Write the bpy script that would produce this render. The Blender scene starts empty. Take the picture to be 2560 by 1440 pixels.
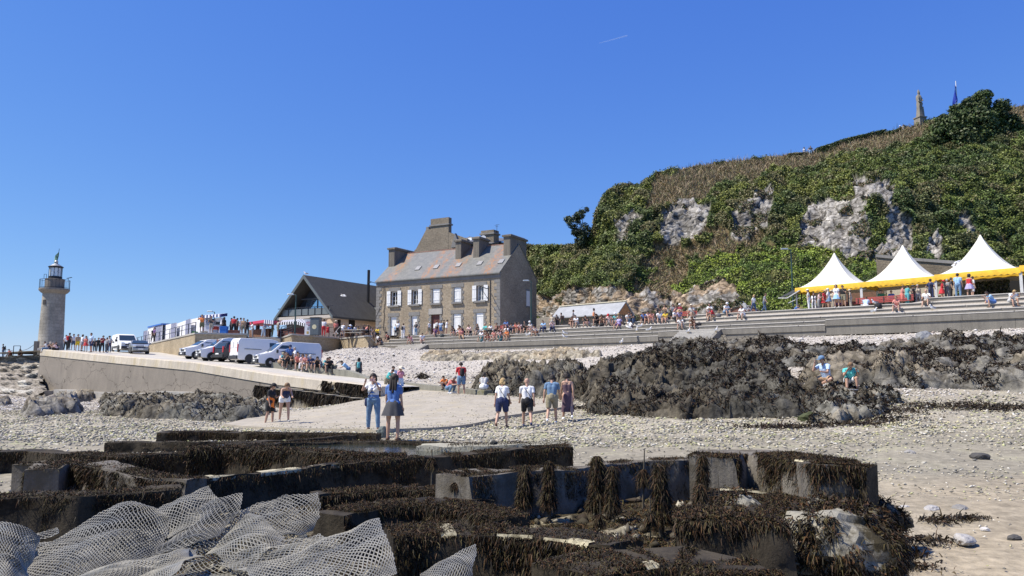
import bpy, bmesh, math, random
import numpy as np
from mathutils import Vector, Matrix, Euler
R = math.radians
rng = np.random.default_rng(7)
random.seed(7)
sc = bpy.context.scene
COL = sc.collection
# camera
FPX = 1900.0
TH = math.atan(220.0 / FPX)          # pitch up, horizon 220 px under the picture centre
cd = bpy.data.cameras.new('camera'); cam = bpy.data.objects.new('camera', cd); COL.objects.link(cam)
cd.sensor_width = 36.0; cd.lens = FPX / 2560 * 36; cd.clip_start = 0.1; cd.clip_end = 20000
cam.location = (0, 0, 0); cam.rotation_euler = (R(90) + TH, 0, 0)
sc.camera = cam
# light
SUN_EL = R(56); SUN_DIR = Vector((-0.985, -0.17, 0)).normalized()
w = bpy.data.worlds.new("World"); sc.world = w; w.use_nodes = True
nt = w.node_tree; nt.nodes.clear()
sky = nt.nodes.new('ShaderNodeTexSky'); sky.sky_type = 'NISHITA'; sky.sun_disc = False
sky.sun_elevation = SUN_EL; sky.sun_rotation = math.atan2(SUN_DIR.x, SUN_DIR.y)
sky.air_density = 1.0; sky.dust_density = 0.0; sky.ozone_density = 2.0; sky.altitude = 0
bg = nt.nodes.new('ShaderNodeBackground'); bg.inputs[1].default_value = 0.115
ow = nt.nodes.new('ShaderNodeOutputWorld')
sep = nt.nodes.new('ShaderNodeSeparateColor'); comb = nt.nodes.new('ShaderNodeCombineColor'); nt.links.new(sky.outputs[0], sep.inputs[0])
for i_, (pw_, gn_) in enumerate(((1.034, 0.0488), (0.841, 0.0887), (0.370, 0.3286))):    # the phone camera's rendering of a clear summer sky
 q1 = nt.nodes.new('ShaderNodeMath'); q1.operation = 'POWER'; q1.inputs[1].default_value = pw_
 q2 = nt.nodes.new('ShaderNodeMath'); q2.operation = 'MULTIPLY'; q2.inputs[1].default_value = gn_ / 0.115
 nt.links.new(sep.outputs[i_], q1.inputs[0]); nt.links.new(q1.outputs[0], q2.inputs[0]); nt.links.new(q2.outputs[0], comb.inputs[i_])
nt.links.new(comb.outputs[0], bg.inputs[0]); nt.links.new(bg.outputs[0], ow.inputs[0])
sl = bpy.data.lights.new('sun', 'SUN'); so = bpy.data.objects.new('sun', sl); COL.objects.link(so)
sl.energy = 5.0; sl.angle = R(0.53); sl.color = (1.0, 0.93, 0.82)
sv = Vector((SUN_DIR.x * math.cos(SUN_EL), SUN_DIR.y * math.cos(SUN_EL), math.sin(SUN_EL)))
so.rotation_euler = sv.to_track_quat('Z', 'Y').to_euler(); so.location = (-30, -10, 60)
sc.view_settings.view_transform = 'Standard'; sc.view_settings.look = 'None'
sc.view_settings.exposure = 0.45; sc.view_settings.gamma = 1.0
sc.cycles.max_bounces = 5; sc.cycles.diffuse_bounces = 3; sc.cycles.glossy_bounces = 2
sc.cycles.transmission_bounces = 3; sc.cycles.transparent_max_bounces = 6
# pixel <-> world (photo pixels, 2560 wide)
ct, st = math.cos(TH), math.sin(TH)
def ray(px, py):
 u = (px - 1280) / FPX; v = (720 - py) / FPX
 return Vector((u, ct - st * v, st + ct * v))
def P(px, py, D):
 d = ray(px, py); return d * (D / d.y)
def XY(px, D):                      # ground-plan position near eye level
 return ((px - 1280) / FPX * D / (ct + st * 0.115) * 1.0, D)
def PZ(px, py, z):
 d = ray(px, py); return d * (z / d.z)
# tagging
def tag(o, label=None, cat=None, group=None, kind=None):
 if label: o['label'] = label
 if cat: o['category'] = cat
 if group: o['group'] = group
 if kind: o['kind'] = kind
 return o
def thing(name, label, cat, loc=(0, 0, 0), rz=0, group=None):
 o = bpy.data.objects.new(name, None); COL.objects.link(o)
 o.empty_display_size = 0.2
 o.location = loc; o.rotation_euler = (0, 0, rz)
 return tag(o, label, cat, group)
def copy_tree(o, parent=None):
 c = o.copy(); COL.objects.link(c); c.parent = parent
 for ch in list(o.children): copy_tree(ch, c)
 return c
# noise (numpy)
def _hash(i, j, k, s):
 n = (i * 374761393 + j * 668265263 + k * 2147483647 + s * 974634777) & 0xffffffff
 n = ((n ^ (n >> 13)) * 1274126177) & 0xffffffff
 return ((n ^ (n >> 16)) & 0xffff) / 65535.0
def vnoise(p, s=0):
 p = np.asarray(p, float); i = np.floor(p).astype(np.int64); f = p - i; f = f * f * (3 - 2 * f)
 r = 0
 for dx in (0, 1):
  for dy in (0, 1):
   for dz in (0, 1):
    wgt = (f[:, 0] if dx else 1 - f[:, 0]) * (f[:, 1] if dy else 1 - f[:, 1]) * (f[:, 2] if dz else 1 - f[:, 2])
    r = r + wgt * _hash(i[:, 0] + dx, i[:, 1] + dy, i[:, 2] + dz, s)
 return r
def fbm(p, oct=4, s=0, gain=0.5):
 p = np.asarray(p, float); a = 1; t = 0; r = 0
 for o in range(oct):
  r = r + a * (vnoise(p * 2 ** o, s + o) * 2 - 1); t += a; a *= gain
 return r / t
def worley(p, s=0):
 p = np.asarray(p, float); i = np.floor(p).astype(np.int64); best = np.full(len(p), 9.0); bid = np.zeros(len(p))
 for dx in (-1, 0, 1):
  for dy in (-1, 0, 1):
   for dz in (-1, 0, 1):
    c = i + np.array([dx, dy, dz])
    q = c + np.stack([_hash(c[:, 0], c[:, 1], c[:, 2], s + 11 * m) for m in (1, 2, 3)], 1)
    d = np.linalg.norm(p - q, axis=1); h = _hash(c[:, 0], c[:, 1], c[:, 2], s + 77)
    m_ = d < best; best = np.where(m_, d, best); bid = np.where(m_, h, bid)
 return best, bid
# materials
MATS = {}
def new_mat(name):
 m = bpy.data.materials.new(name); m.use_nodes = True
 n = m.node_tree; b = n.nodes['Principled BSDF']; return m, n, b
def N(nt_, t, **kw):
 x = nt_.nodes.new(t)
 for k, v in kw.items():
  if k in x.inputs: x.inputs[k].default_value = v
  else: setattr(x, k, v)
 return x
def L(nt_, a, b): nt_.links.new(a, b)
def mixc(nt_, fac, a, b, mode='MIX'):
 x = nt_.nodes.new('ShaderNodeMix'); x.data_type = 'RGBA'; x.blend_type = mode
 for s, v in ((x.inputs[0], fac), (x.inputs[6], a), (x.inputs[7], b)):
  if hasattr(v, 'is_output') or isinstance(v, bpy.types.NodeSocket): nt_.links.new(v, s)
  elif isinstance(v, (int, float)): s.default_value = v
  else: s.default_value = (*v[:3], 1)
 return x.outputs[2]
def ramp(nt_, src, lo, hi):
 x = nt_.nodes.new('ShaderNodeMapRange'); x.inputs[1].default_value = lo; x.inputs[2].default_value = hi
 nt_.links.new(src, x.inputs[0]); return x.outputs[0]
def noise(nt_, vec, scale, detail=4, rough=0.6, dist=0):
 x = nt_.nodes.new('ShaderNodeTexNoise'); x.inputs['Scale'].default_value = scale; x.inputs['Detail'].default_value = detail
 x.inputs['Roughness'].default_value = rough; x.inputs['Distortion'].default_value = dist
 nt_.links.new(vec, x.inputs['Vector']); return x.outputs['Fac']
def mapping(nt_, vec, scale=(1, 1, 1), rot=(0, 0, 0)):
 x = nt_.nodes.new('ShaderNodeMapping'); x.inputs['Scale'].default_value = scale; x.inputs['Rotation'].default_value = rot
 nt_.links.new(vec, x.inputs[0]); return x.outputs[0]
def bump(nt_, b, src, strength=0.5, dist=0.02, nrm=None):
 x = nt_.nodes.new('ShaderNodeBump'); x.inputs['Strength'].default_value = strength; x.inputs['Distance'].default_value = dist
 nt_.links.new(src, x.inputs['Height']); nt_.links.new(x.outputs[0], b.inputs['Normal']); return x
def plain(name, c, rough=0.6, metal=0.0, var=0.12, scale=6, bmp=0.0, spec=None):
 if name in MATS: return MATS[name]
 m, n, b = new_mat(name); tc = N(n, 'ShaderNodeTexCoord'); v = tc.outputs['Object']
 f = noise(n, v, scale, 4); f2 = ramp(n, f, 0.3, 0.7)
 c0 = tuple(x * (1 - var) for x in c[:3]); c1 = tuple(min(1, x * (1 + var)) for x in c[:3])
 L(n, mixc(n, f2, c0, c1), b.inputs['Base Color'])
 b.inputs['Roughness'].default_value = rough; b.inputs['Metallic'].default_value = metal
 if spec is not None: b.inputs['Specular IOR Level'].default_value = spec
 if bmp: bump(n, b, f, bmp, 0.02)
 MATS[name] = m; return m
def attrmat(name, rough=0.8, noise_s=0, var=0.15, bmp=0, spec=0.2, sss=0, bdist=0.02, detail=5):
 """base colour from the mesh's own 'tint' colour attribute, times a little noise"""
 m, n, b = new_mat(name); a = N(n, 'ShaderNodeAttribute', attribute_name='tint'); c = a.outputs['Color']
 if noise_s:
  tc = N(n, 'ShaderNodeTexCoord'); f = noise(n, tc.outputs['Object'], noise_s, detail, 0.65)
  f2 = ramp(n, f, 0.3, 0.7)
  c = mixc(n, 1.0, c, mixc(n, f2, (1 - var,) * 3, (1 + var,) * 3), 'MULTIPLY')
  if bmp: bump(n, b, f, bmp, bdist)
 L(n, c, b.inputs['Base Color']); b.inputs['Roughness'].default_value = rough
 b.inputs['Specular IOR Level'].default_value = spec
 MATS[name] = m; return m
def masonry(name, c1, c2, mortar, bw=0.45, bh=0.18, scale=1.0, msize=0.02, rough=0.9, mix_noise=0.5, stain=0.25, jitter=0.05):
 """rubble / coursed stone: brick texture on the wall's own (length, height) coordinates = UV"""
 m, n, b = new_mat(name); uv = N(n, 'ShaderNodeUVMap'); v = uv.outputs[0]
 nz = N(n, 'ShaderNodeTexNoise'); nz.inputs['Scale'].default_value = 2.2; nz.inputs['Detail'].default_value = 3; L(n, v, nz.inputs['Vector'])
 vm = N(n, 'ShaderNodeVectorMath', operation='MULTIPLY_ADD'); L(n, nz.outputs['Color'], vm.inputs[0])
 vm.inputs[1].default_value = (jitter * 2, jitter * 2, 0); L(n, v, vm.inputs[2])
 br = N(n, 'ShaderNodeTexBrick'); L(n, vm.outputs[0], br.inputs['Vector'])
 br.inputs['Scale'].default_value = scale; br.inputs['Brick Width'].default_value = bw; br.inputs['Row Height'].default_value = bh
 br.inputs['Mortar Size'].default_value = msize; br.inputs['Mortar Smooth'].default_value = 0.4; br.inputs['Bias'].default_value = 0
 br.inputs['Color1'].default_value = (*c1, 1); br.inputs['Color2'].default_value = (*c2, 1); br.inputs['Mortar'].default_value = (*mortar, 1)
 br.offset_frequency = 2; br.squash = 0.7; br.squash_frequency = 3
 f = ramp(n, noise(n, v, 5.0, 6, 0.7), 0.25, 0.75); g = ramp(n, noise(n, v, 0.35, 4, 0.6), 0.35, 0.7)
 c = mixc(n, mix_noise, br.outputs['Color'], mixc(n, f, tuple(x * 0.45 for x in c1), tuple(min(1, x * 1.5) for x in c2)))
 c = mixc(n, 1.0, c, mixc(n, g, (1 - stain,) * 3, (1 + stain * 0.6,) * 3), 'MULTIPLY')
 L(n, c, b.inputs['Base Color']); b.inputs['Roughness'].default_value = rough; b.inputs['Specular IOR Level'].default_value = 0.2
 inv = N(n, 'ShaderNodeMath', operation='MULTIPLY_ADD'); L(n, br.outputs['Fac'], inv.inputs[0]); inv.inputs[1].default_value = -0.6; L(n, f, inv.inputs[2])
 bump(n, b, inv.outputs[0], 0.7, 0.03)
 MATS[name] = m; return m
def concrete(name, c, streak=0.35, rough=0.85, crack=False, scale=1.0, yellow=0.0, moss=None):
 m, n, b = new_mat(name); tc = N(n, 'ShaderNodeTexCoord'); v = tc.outputs['Object']
 f1 = ramp(n, noise(n, v, 0.6 * scale, 5, 0.65), 0.3, 0.7); f2 = ramp(n, noise(n, v, 14 * scale, 5, 0.7), 0.3, 0.7)
 vs = ramp(n, noise(n, mapping(n, v, (2.2, 2.2, 0.12)), 1.6 * scale, 4, 0.7), 0.4, 0.75)
 c0 = mixc(n, f1, tuple(x * 0.72 for x in c), tuple(min(1, x * 1.22) for x in c))
 c0 = mixc(n, 0.5, c0, mixc(n, f2, tuple(x * 0.7 for x in c), tuple(min(1, x * 1.25) for x in c)))
 c0 = mixc(n, 1.0, c0, mixc(n, vs, (1, 1, 1), (1 - streak, 1 - streak, 1 - streak * 0.9)), 'MULTIPLY')
 if yellow:
  yy = ramp(n, noise(n, mapping(n, v, (1.2, 1.2, 0.25)), 0.9, 5, 0.75), 0.5, 0.72)
  ym = N(n, 'ShaderNodeMath', operation='MULTIPLY'); L(n, yy, ym.inputs[0]); ym.inputs[1].default_value = yellow
  c0 = mixc(n, ym.outputs[0], c0, (0.42, 0.33, 0.13))
 if moss:
  yy = ramp(n, noise(n, v, 1.7, 7, 0.75), 0.46, 0.58)
  c0 = mixc(n, yy, c0, moss)
 h = f2
 if crack:
  vo = N(n, 'ShaderNodeTexVoronoi', feature='DISTANCE_TO_EDGE'); vo.inputs['Scale'].default_value = 0.2
  nz = N(n, 'ShaderNodeTexNoise'); nz.inputs['Scale'].default_value = 0.9; nz.inputs['Detail'].default_value = 6; L(n, v, nz.inputs['Vector'])
  vm = N(n, 'ShaderNodeVectorMath', operation='MULTIPLY_ADD'); L(n, nz.outputs['Color'], vm.inputs[0]); vm.inputs[1].default_value = (3.2, 3.2, 3.2)
  L(n, mapping(n, v, (1, 1, 2.4)), vm.inputs[2]); L(n, vm.outputs[0], vo.inputs['Vector'])
  ck = ramp(n, vo.outputs['Distance'], 0.0, 0.012)
  c0 = mixc(n, 1.0, c0, mixc(n, ck, (0.28, 0.26, 0.24), (1, 1, 1)), 'MULTIPLY')
 L(n, c0, b.inputs['Base Color']); b.inputs['Roughness'].default_value = rough; b.inputs['Specular IOR Level'].default_value = 0.25
 bump(n, b, h, 0.35, 0.015)
 MATS[name] = m; return m
# mesh building
class MB:
 def __init__(s): s.v = []; s.f = []; s.m = []; s.mi = 0
 def add(s, vs, fs):
  o = len(s.v); s.v += [tuple(x) for x in vs]; s.f += [tuple(i + o for i in f) for f in fs]; s.m += [s.mi] * len(fs); return s
 def box(s, c, size, rot=None, taper=1.0):
  hx, hy, hz = size[0] / 2, size[1] / 2, size[2] / 2; c = Vector(c); vs = []
  for z in (-1, 1):
   t = taper if z > 0 else 1
   for x, y in ((-1, -1), (1, -1), (1, 1), (-1, 1)):
    p = Vector((x * hx * t, y * hy * t, z * hz))
    if rot is not None: p = rot @ p
    vs.append(c + p)
  return s.add(vs, [(3, 2, 1, 0), (4, 5, 6, 7), (0, 1, 5, 4), (1, 2, 6, 5), (2, 3, 7, 6), (3, 0, 4, 7)])
 def hexa(s, b4, t4):                 # bottom and top quads, ccw from above
  return s.add(list(b4) + list(t4), [(3, 2, 1, 0), (4, 5, 6, 7), (0, 1, 5, 4), (1, 2, 6, 5), (2, 3, 7, 6), (3, 0, 4, 7)])
 def bar(s, a, b, wx, wy=None):       # square bar between two points
  a = Vector(a); b = Vector(b); d = b - a; l = d.length
  if l < 1e-6: return s
  q = d.to_track_quat('Z', 'Y').to_matrix()
  return s.box((a + b) / 2, (wx, wy or wx, l), q)
 def tube(s, a, b, r0, r1=None, n=8, cap=True):
  a = Vector(a); b = Vector(b); r1 = r0 if r1 is None else r1; d = b - a
  q = d.to_track_quat('Z', 'Y').to_matrix(); vs = []
  for p, r in ((a, r0), (b, r1)):
   for k in range(n):
    t = 2 * math.pi * k / n; vs.append(p + q @ Vector((r * math.cos(t), r * math.sin(t), 0)))
  fs = [(k, (k + 1) % n, n + (k + 1) % n, n + k) for k in range(n)]
  if cap: fs += [tuple(range(n - 1, -1, -1)), tuple(range(n, 2 * n))]
  return s.add(vs, fs)
 def path(s, pts, r, n=6):
  for a, b in zip(pts[:-1], pts[1:]): s.tube(a, b, r, r, n)
  return s
 def lathe(s, prof, n=24, c=(0, 0, 0), mat=None):
  c = Vector(c); vs = []
  for r, z in prof:
   for k in range(n):
    t = 2 * math.pi * k / n; p = Vector((r * math.cos(t), r * math.sin(t), z))
    if mat is not None: p = mat @ p
    vs.append(c + p)
  fs = []
  for i in range(len(prof) - 1):
   for k in range(n):
    fs.append((i * n + k, i * n + (k + 1) % n, (i + 1) * n + (k + 1) % n, (i + 1) * n + k))
  fs.append(tuple(range(n - 1, -1, -1))); m = (len(prof) - 1) * n; fs.append(tuple(range(m, m + n)))
  return s.add(vs, fs)
 def prism(s, poly, a, b):            # poly: list of 3D points; extruded by vector b-a
  d = Vector(b) - Vector(a); n = len(poly); vs = [Vector(p) for p in poly] + [Vector(p) + d for p in poly]
  return s.add(vs, [tuple(range(n - 1, -1, -1)), tuple(range(n, 2 * n))] + [(k, (k + 1) % n, n + (k + 1) % n, n + k) for k in range(n)])
 def build(s, name, mat, parent=None, smooth=False, uv=False, bevel=0, seg=2, local=True, autosmooth=None):
  me = bpy.data.meshes.new(name); me.from_pydata([tuple(v) for v in s.v], [], s.f)
  mats = mat if isinstance(mat, (list, tuple)) else [mat]
  for mm in mats: me.materials.append(mm)
  if len(mats) > 1: me.polygons.foreach_set('material_index', s.m)
  o = bpy.data.objects.new(name, me); COL.objects.link(o)
  bm = bmesh.new(); bm.from_mesh(me); bmesh.ops.recalc_face_normals(bm, faces=bm.faces)
  if bevel:
   bmesh.ops.bevel(bm, geom=[e for e in bm.edges if e.calc_face_angle(0) > 0.35], offset=bevel, segments=seg, affect='EDGES', profile=0.6)
  bm.to_mesh(me); bm.free()
  if smooth:
   me.polygons.foreach_set('use_smooth', [True] * len(me.polygons))
   if autosmooth is not None:
    try: me.set_sharp_from_angle(angle=autosmooth)
    except Exception: pass
  if parent: o.parent = parent
  if uv: box_uv(me)
  return o
def box_uv(me):
 """metres-true UVs: u along the horizontal direction of each face, v up"""
 uvl = me.uv_layers.new(name='UVMap'); data = np.zeros((len(me.loops), 2))
 for p in me.polygons:
  n = p.normal
  if abs(n.z) > 0.75: a, b = Vector((1, 0, 0)), Vector((0, 1, 0))
  else:
   a = Vector((-n.y, n.x, 0)).normalized(); b = n.cross(a)
   if b.z < 0: b = -b
  for li in p.loop_indices:
   v = me.vertices[me.loops[li].vertex_index].co; data[li] = (v.dot(a), v.dot(b))
 uvl.data.foreach_set('uv', data.ravel())
def np_mesh(name, verts, faces, mat, tint=None, smooth=False, parent=None, tint_domain='POINT'):
 verts = np.asarray(verts, np.float32); faces = np.asarray(faces, np.int32); k = faces.shape[1]
 me = bpy.data.meshes.new(name); me.vertices.add(len(verts)); me.vertices.foreach_set('co', verts.ravel())
 me.loops.add(faces.size); me.loops.foreach_set('vertex_index', faces.ravel())
 me.polygons.add(len(faces)); me.polygons.foreach_set('loop_start', np.arange(0, faces.size, k, dtype=np.int32))
 me.polygons.foreach_set('loop_total', np.full(len(faces), k, np.int32))
 if smooth: me.polygons.foreach_set('use_smooth', np.ones(len(faces), bool))
 me.materials.append(mat); me.update(calc_edges=True)
 if tint is not None:
  a = me.color_attributes.new('tint', 'FLOAT_COLOR', tint_domain)
  t = np.ones((len(tint), 4), np.float32); t[:, :3] = tint; a.data.foreach_set('color', t.ravel())
 o = bpy.data.objects.new(name, me); COL.objects.link(o)
 if parent: o.parent = parent
 return o
def grid_faces(nr, nc):
 i = np.arange(nr - 1)[:, None] * nc + np.arange(nc - 1)[None, :]
 return np.stack([i, i + 1, i + 1 + nc, i + nc], -1).reshape(-1, 4)
def tps(ctrl, vals, reg=1e-3):
 ctrl = np.asarray(ctrl, float); n = len(ctrl)
 def U(a, b):
  d2 = ((a[:, None, :] - b[None]) ** 2).sum(-1); return d2 * np.log(np.maximum(d2, 1e-12)) * 0.5
 K = U(ctrl, ctrl) + reg * np.eye(n); Pm = np.hstack([np.ones((n, 1)), ctrl])
 A = np.zeros((n + 3, n + 3)); A[:n, :n] = K; A[:n, n:] = Pm; A[n:, :n] = Pm.T
 c = np.linalg.solve(A, np.concatenate([vals, np.zeros(3)]))
 def f(q):
  q = np.atleast_2d(np.asarray(q, float)); out = np.zeros(len(q))
  for s in range(0, len(q), 20000):
   qq = q[s:s + 20000]; out[s:s + 20000] = U(qq, ctrl) @ c[:n] + c[n] + qq @ c[n + 1:]
  return out
 return f
def in_poly(x, y, poly):
 x = np.asarray(x, float); y = np.asarray(y, float); r = np.zeros(x.shape, bool); n = len(poly); j = n - 1
 for i in range(n):
  xi, yi = poly[i]; xj, yj = poly[j]
  cnd = ((yi > y) != (yj > y)) & (x < (xj - xi) * (y - yi) / ((yj - yi) + 1e-12) + xi); r ^= cnd; j = i
 return r
def seg_dist(x, y, poly, closed=True):
 x = np.asarray(x, float); y = np.asarray(y, float); best = np.full(x.shape, 1e9); n = len(poly)
 for i in range(n if closed else n - 1):
  ax, ay = poly[i]; bx, by = poly[(i + 1) % n]; dx, dy = bx - ax, by - ay
  t = np.clip(((x - ax) * dx + (y - ay) * dy) / (dx * dx + dy * dy + 1e-12), 0, 1)
  best = np.minimum(best, np.hypot(x - ax - t * dx, y - ay - t * dy))
 return best
def blades(p, nrm, length, width, col, droop=0.6, spread=0.8, name='seaweed', mat=None, segs=2, seed=1, kind='stuff', label=None, cat=None, parent=None, flat=0.0):
 """many small curved ribbons growing from points p"""
 r = np.random.default_rng(seed); n = len(p)
 d = nrm + r.normal(0, spread, (n, 3)); d /= np.linalg.norm(d, axis=1)[:, None]
 side = np.cross(d, r.normal(0, 1, (n, 3))); side /= np.linalg.norm(side, axis=1)[:, None] + 1e-9
 ln = length * np.clip(r.lognormal(0, 0.5, (n, 1)), .3, 3); wd = width * r.uniform(0.6, 1.4, (n, 1))
 vs = []; q = p.copy(); dd = d.copy()
 for s in range(segs + 1):
  ww = wd * (1 - 0.75 * s / segs); vs += [q - side * ww, q + side * ww]
  dd = dd + np.array([0, 0, -droop]) * (s + 1) / segs + r.normal(0, 0.25, (n, 3)); dd /= np.linalg.norm(dd, axis=1)[:, None]
  q = q + dd * ln / segs
 V = np.stack(vs, 1).reshape(-1, 3); m = 2 * (segs + 1); b = np.arange(n)[:, None] * m
 F = np.concatenate([np.stack([b[:, 0] + 2 * s, b[:, 0] + 2 * s + 1, b[:, 0] + 2 * s + 3, b[:, 0] + 2 * s + 2], 1) for s in range(segs)])
 T = np.repeat(col, m, axis=0)
 o = np_mesh(name, V, F, mat, T, parent=parent)
 if kind: o['kind'] = kind
 if label: tag(o, label, cat)
 return o
def pick(r, pal, n, j=0.15):
 pal = np.array(pal); c = pal[r.integers(0, len(pal), n)]; return np.clip(c * r.uniform(1 - j, 1 + j, (n, 1)), 0, 1)
# BEACH TERRAIN
TC = []   # (px, D, z)
for px in (-400, 400, 1280, 2100, 2900):
 for D in (2, 7, 13): TC.append((px, D, -1.66))
TC += [(-100, 20, -1.78), (400, 20, -1.75), (1280, 20, -1.65), (1900, 20, -1.62), (2600, 20, -1.55),
  (940, 23, -1.67), (1300, 27, -1.75), (1430, 27, -1.64), (1900, 28, -1.45), (2400, 28, -1.2), (2700, 28, -1.1),
  (680, 31, -1.99), (200, 31, -2.02), (-200, 31, -2.0), (200, 45, -2.0), (-200, 50, -2.0), (500, 42, -2.0),
  (110, 80, -1.9), (300, 67, -1.95), (450, 60, -1.95), (620, 52, -1.95), (800, 47, -1.8), (0, 85, -1.7), (-100, 80, -1.7), (60, 82, -1.8), (-250, 84, -1.9),
  (1160, 41, -1.03), (1000, 37, -1.22), (900, 42, -1.45), (780, 39, -1.8), (1300, 38, -1.1), (1440, 36, -1.1),
  (1400, 43, -0.78), (960, 51, -0.6), (900, 56, -0.42), (1000, 57, -0.2), (1000, 68, 1.4), (850, 75, 2.6), (830, 61, 0.9), (760, 66, 1.3),
  (1000, 80, 2.95), (900, 88, 3.2), (1300, 73, 2.75), (1500, 66, 2.6), (1650, 61, 2.6), (1800, 58, 2.75), (2070, 53.5, 2.8), (2560, 46.5, 2.95), (2800, 43, 3.0),
  (1300, 55, 0.15), (1500, 50, 0.0), (2000, 42, 0.6), (2070, 30, -0.75), (2500, 38, 0.5), (2500, 33, -0.45), (2700, 33, -0.3),
  (1300, 95, 3.3), (2500, 70, 3.6), (900, 105, 3.2), (2000, 90, 3.5), (500, 80, -1.5), (600, 64, -1.5), (0, 105, -3.0), (-400, 90, -2.6), (300, 110, -3), (2900, 90, 3.6), (1300, 125, 3), (2500, 125, 3)]
_c = np.array([XY(a, b) for a, b, _ in TC]); _z = np.array([z for _, _, z in TC])
_tf = tps(_c / 30.0, _z, 2e-4)
def groundv(x, y):
 x = np.asarray(x, float); y = np.asarray(y, float)
 z = _tf(np.stack([x, y], 1) / 30.0); n_ = (x - 0.8) * 0.628 + (y - 75.6) * 0.778; u_ = (x - 0.8) * 0.778 - (y - 75.6) * 0.628
 on = np.clip((u_ + 21) / 3, 0, 1); s_ = np.clip((n_ + 9) / 8, 0, 1); z = z - 0.33 * on * s_ * s_ * (3 - 2 * s_)
 return np.where((n_ > 0.6) & (u_ > -17), np.minimum(z, 2.2), z)
def ground(x, y): return float(groundv(np.array([x]), np.array([y]))[0])
def G(px, py, lo=3, hi=110):
 """where the line of sight meets the beach"""
 Ds = np.linspace(lo, hi, 700); d = ray(px, py); xs = d.x / d.y * Ds; zs = d.z / d.y * Ds; g = groundv(xs, Ds)
 k = np.nonzero(zs < g)[0]; k = k[0] if len(k) else len(Ds) - 1
 return Vector((xs[k], Ds[k], g[k]))
def GD(px, D):
 x, y = XY(px, D); return Vector((x, y, ground(x, y)))
rr = np.concatenate([np.linspace(0.5, 30, 190), np.linspace(30.2, 92, 210)[1:], np.linspace(93, 150, 25)])
uu = np.linspace(-1.15, 1.15, 330)
gx = (rr[:, None] * uu[None]).ravel() + 0; gy = np.repeat(rr, len(uu))
near = gx * 0
gz = groundv(gx, gy)
pp = np.stack([gx, gy, gz * 0], 1)
gz = gz + 0.05 * fbm(pp * 0.7, 4, 3) + 0.02 * fbm(pp * 3.1, 3, 9)
pxs = gx / gy * FPX * (ct + st * 0.115) + 1280; pys = 940 - gz / gy * FPX
# colours of the loose ground itself: shells high up, pebbles half-way, sand low down
SAND = np.array([0.325, 0.275, 0.195]); PEB = np.array([0.33, 0.295, 0.225]); SHELL = np.array([0.42, 0.385, 0.33]); MUD = np.array([0.24, 0.218, 0.165])
n1 = fbm(pp * 0.35, 4, 21); n2 = fbm(pp * 1.4, 4, 25)
wS = np.clip((gz + 0.75 + 0.5 * n1) / 1.2, 0, 1)                       # shells
wS = np.maximum(wS, np.clip((n1 * 1.5 + 0.75) * np.clip((gy - 48) / 12, 0, 1) * (gx < -12), 0, 1) * (gz < -1))
wM = np.clip((12.5 - np.abs(gy - 14) * 1.5) / 6 + n1 * 1.5, 0, 1) * (1 - wS) * (pxs > 0)
wN = np.clip((11 - gy + 3 * np.clip((pxs - 1800) / 600, 0, 1)) / 4 + n1, 0, 1)
t = PEB[None] * np.ones((len(gx), 1)); t = t * (1 - wM[:, None] * .75) + MUD * wM[:, None] * .75
t = t * (1 - wN[:, None]) + SAND * wN[:, None]; t = t * (1 - wS[:, None]) + SHELL * wS[:, None]
gg = np.clip(n2 * 2 - 0.3, 0, 1) * np.exp(-((gy - 24) / 7.0) ** 2) * (1 - wS)
t = t * (1 - 0.5 * gg[:, None]) + np.array([0.27, 0.29, 0.12]) * 0.5 * gg[:, None]
t *= (1 + 0.22 * n2)[:, None]
beach_mat = attrmat('beach ground', 0.92, 7.0, 0.35, 0.6, 0.15, bdist=0.05, detail=8)
o = np_mesh('ground', np.stack([gx, gy, gz], 1), grid_faces(len(rr), len(uu)), beach_mat, np.clip(t, 0, 1), smooth=True); tag(o, kind='structure')
# sea all round
m, n, b = new_mat('sea'); b.inputs['Base Color'].default_value = (0.03, 0.10, 0.13, 1); b.inputs['Roughness'].default_value = 0.12
tc = N(n, 'ShaderNodeTexCoord'); bump(n, b, noise(n, tc.outputs['Object'], 0.8, 6, 0.7), 0.5, 0.15)
mb = MB(); S = 9000; mb.add([(-S, -S, -3.6), (S, -S, -3.6), (S, S, -3.6), (-S, S, -3.6)], [(0, 1, 2, 3)]); tag(mb.build('sea', m), kind='structure')
# seabed skirt that closes the beach behind the photographer
mb = MB(); mb.box((0, -12, -2.4), (60, 25.2, 1.4)); tag(mb.build('foreshore', plain('wet sand', (0.28, 0.21, 0.14), 0.9)), kind='structure')
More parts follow.
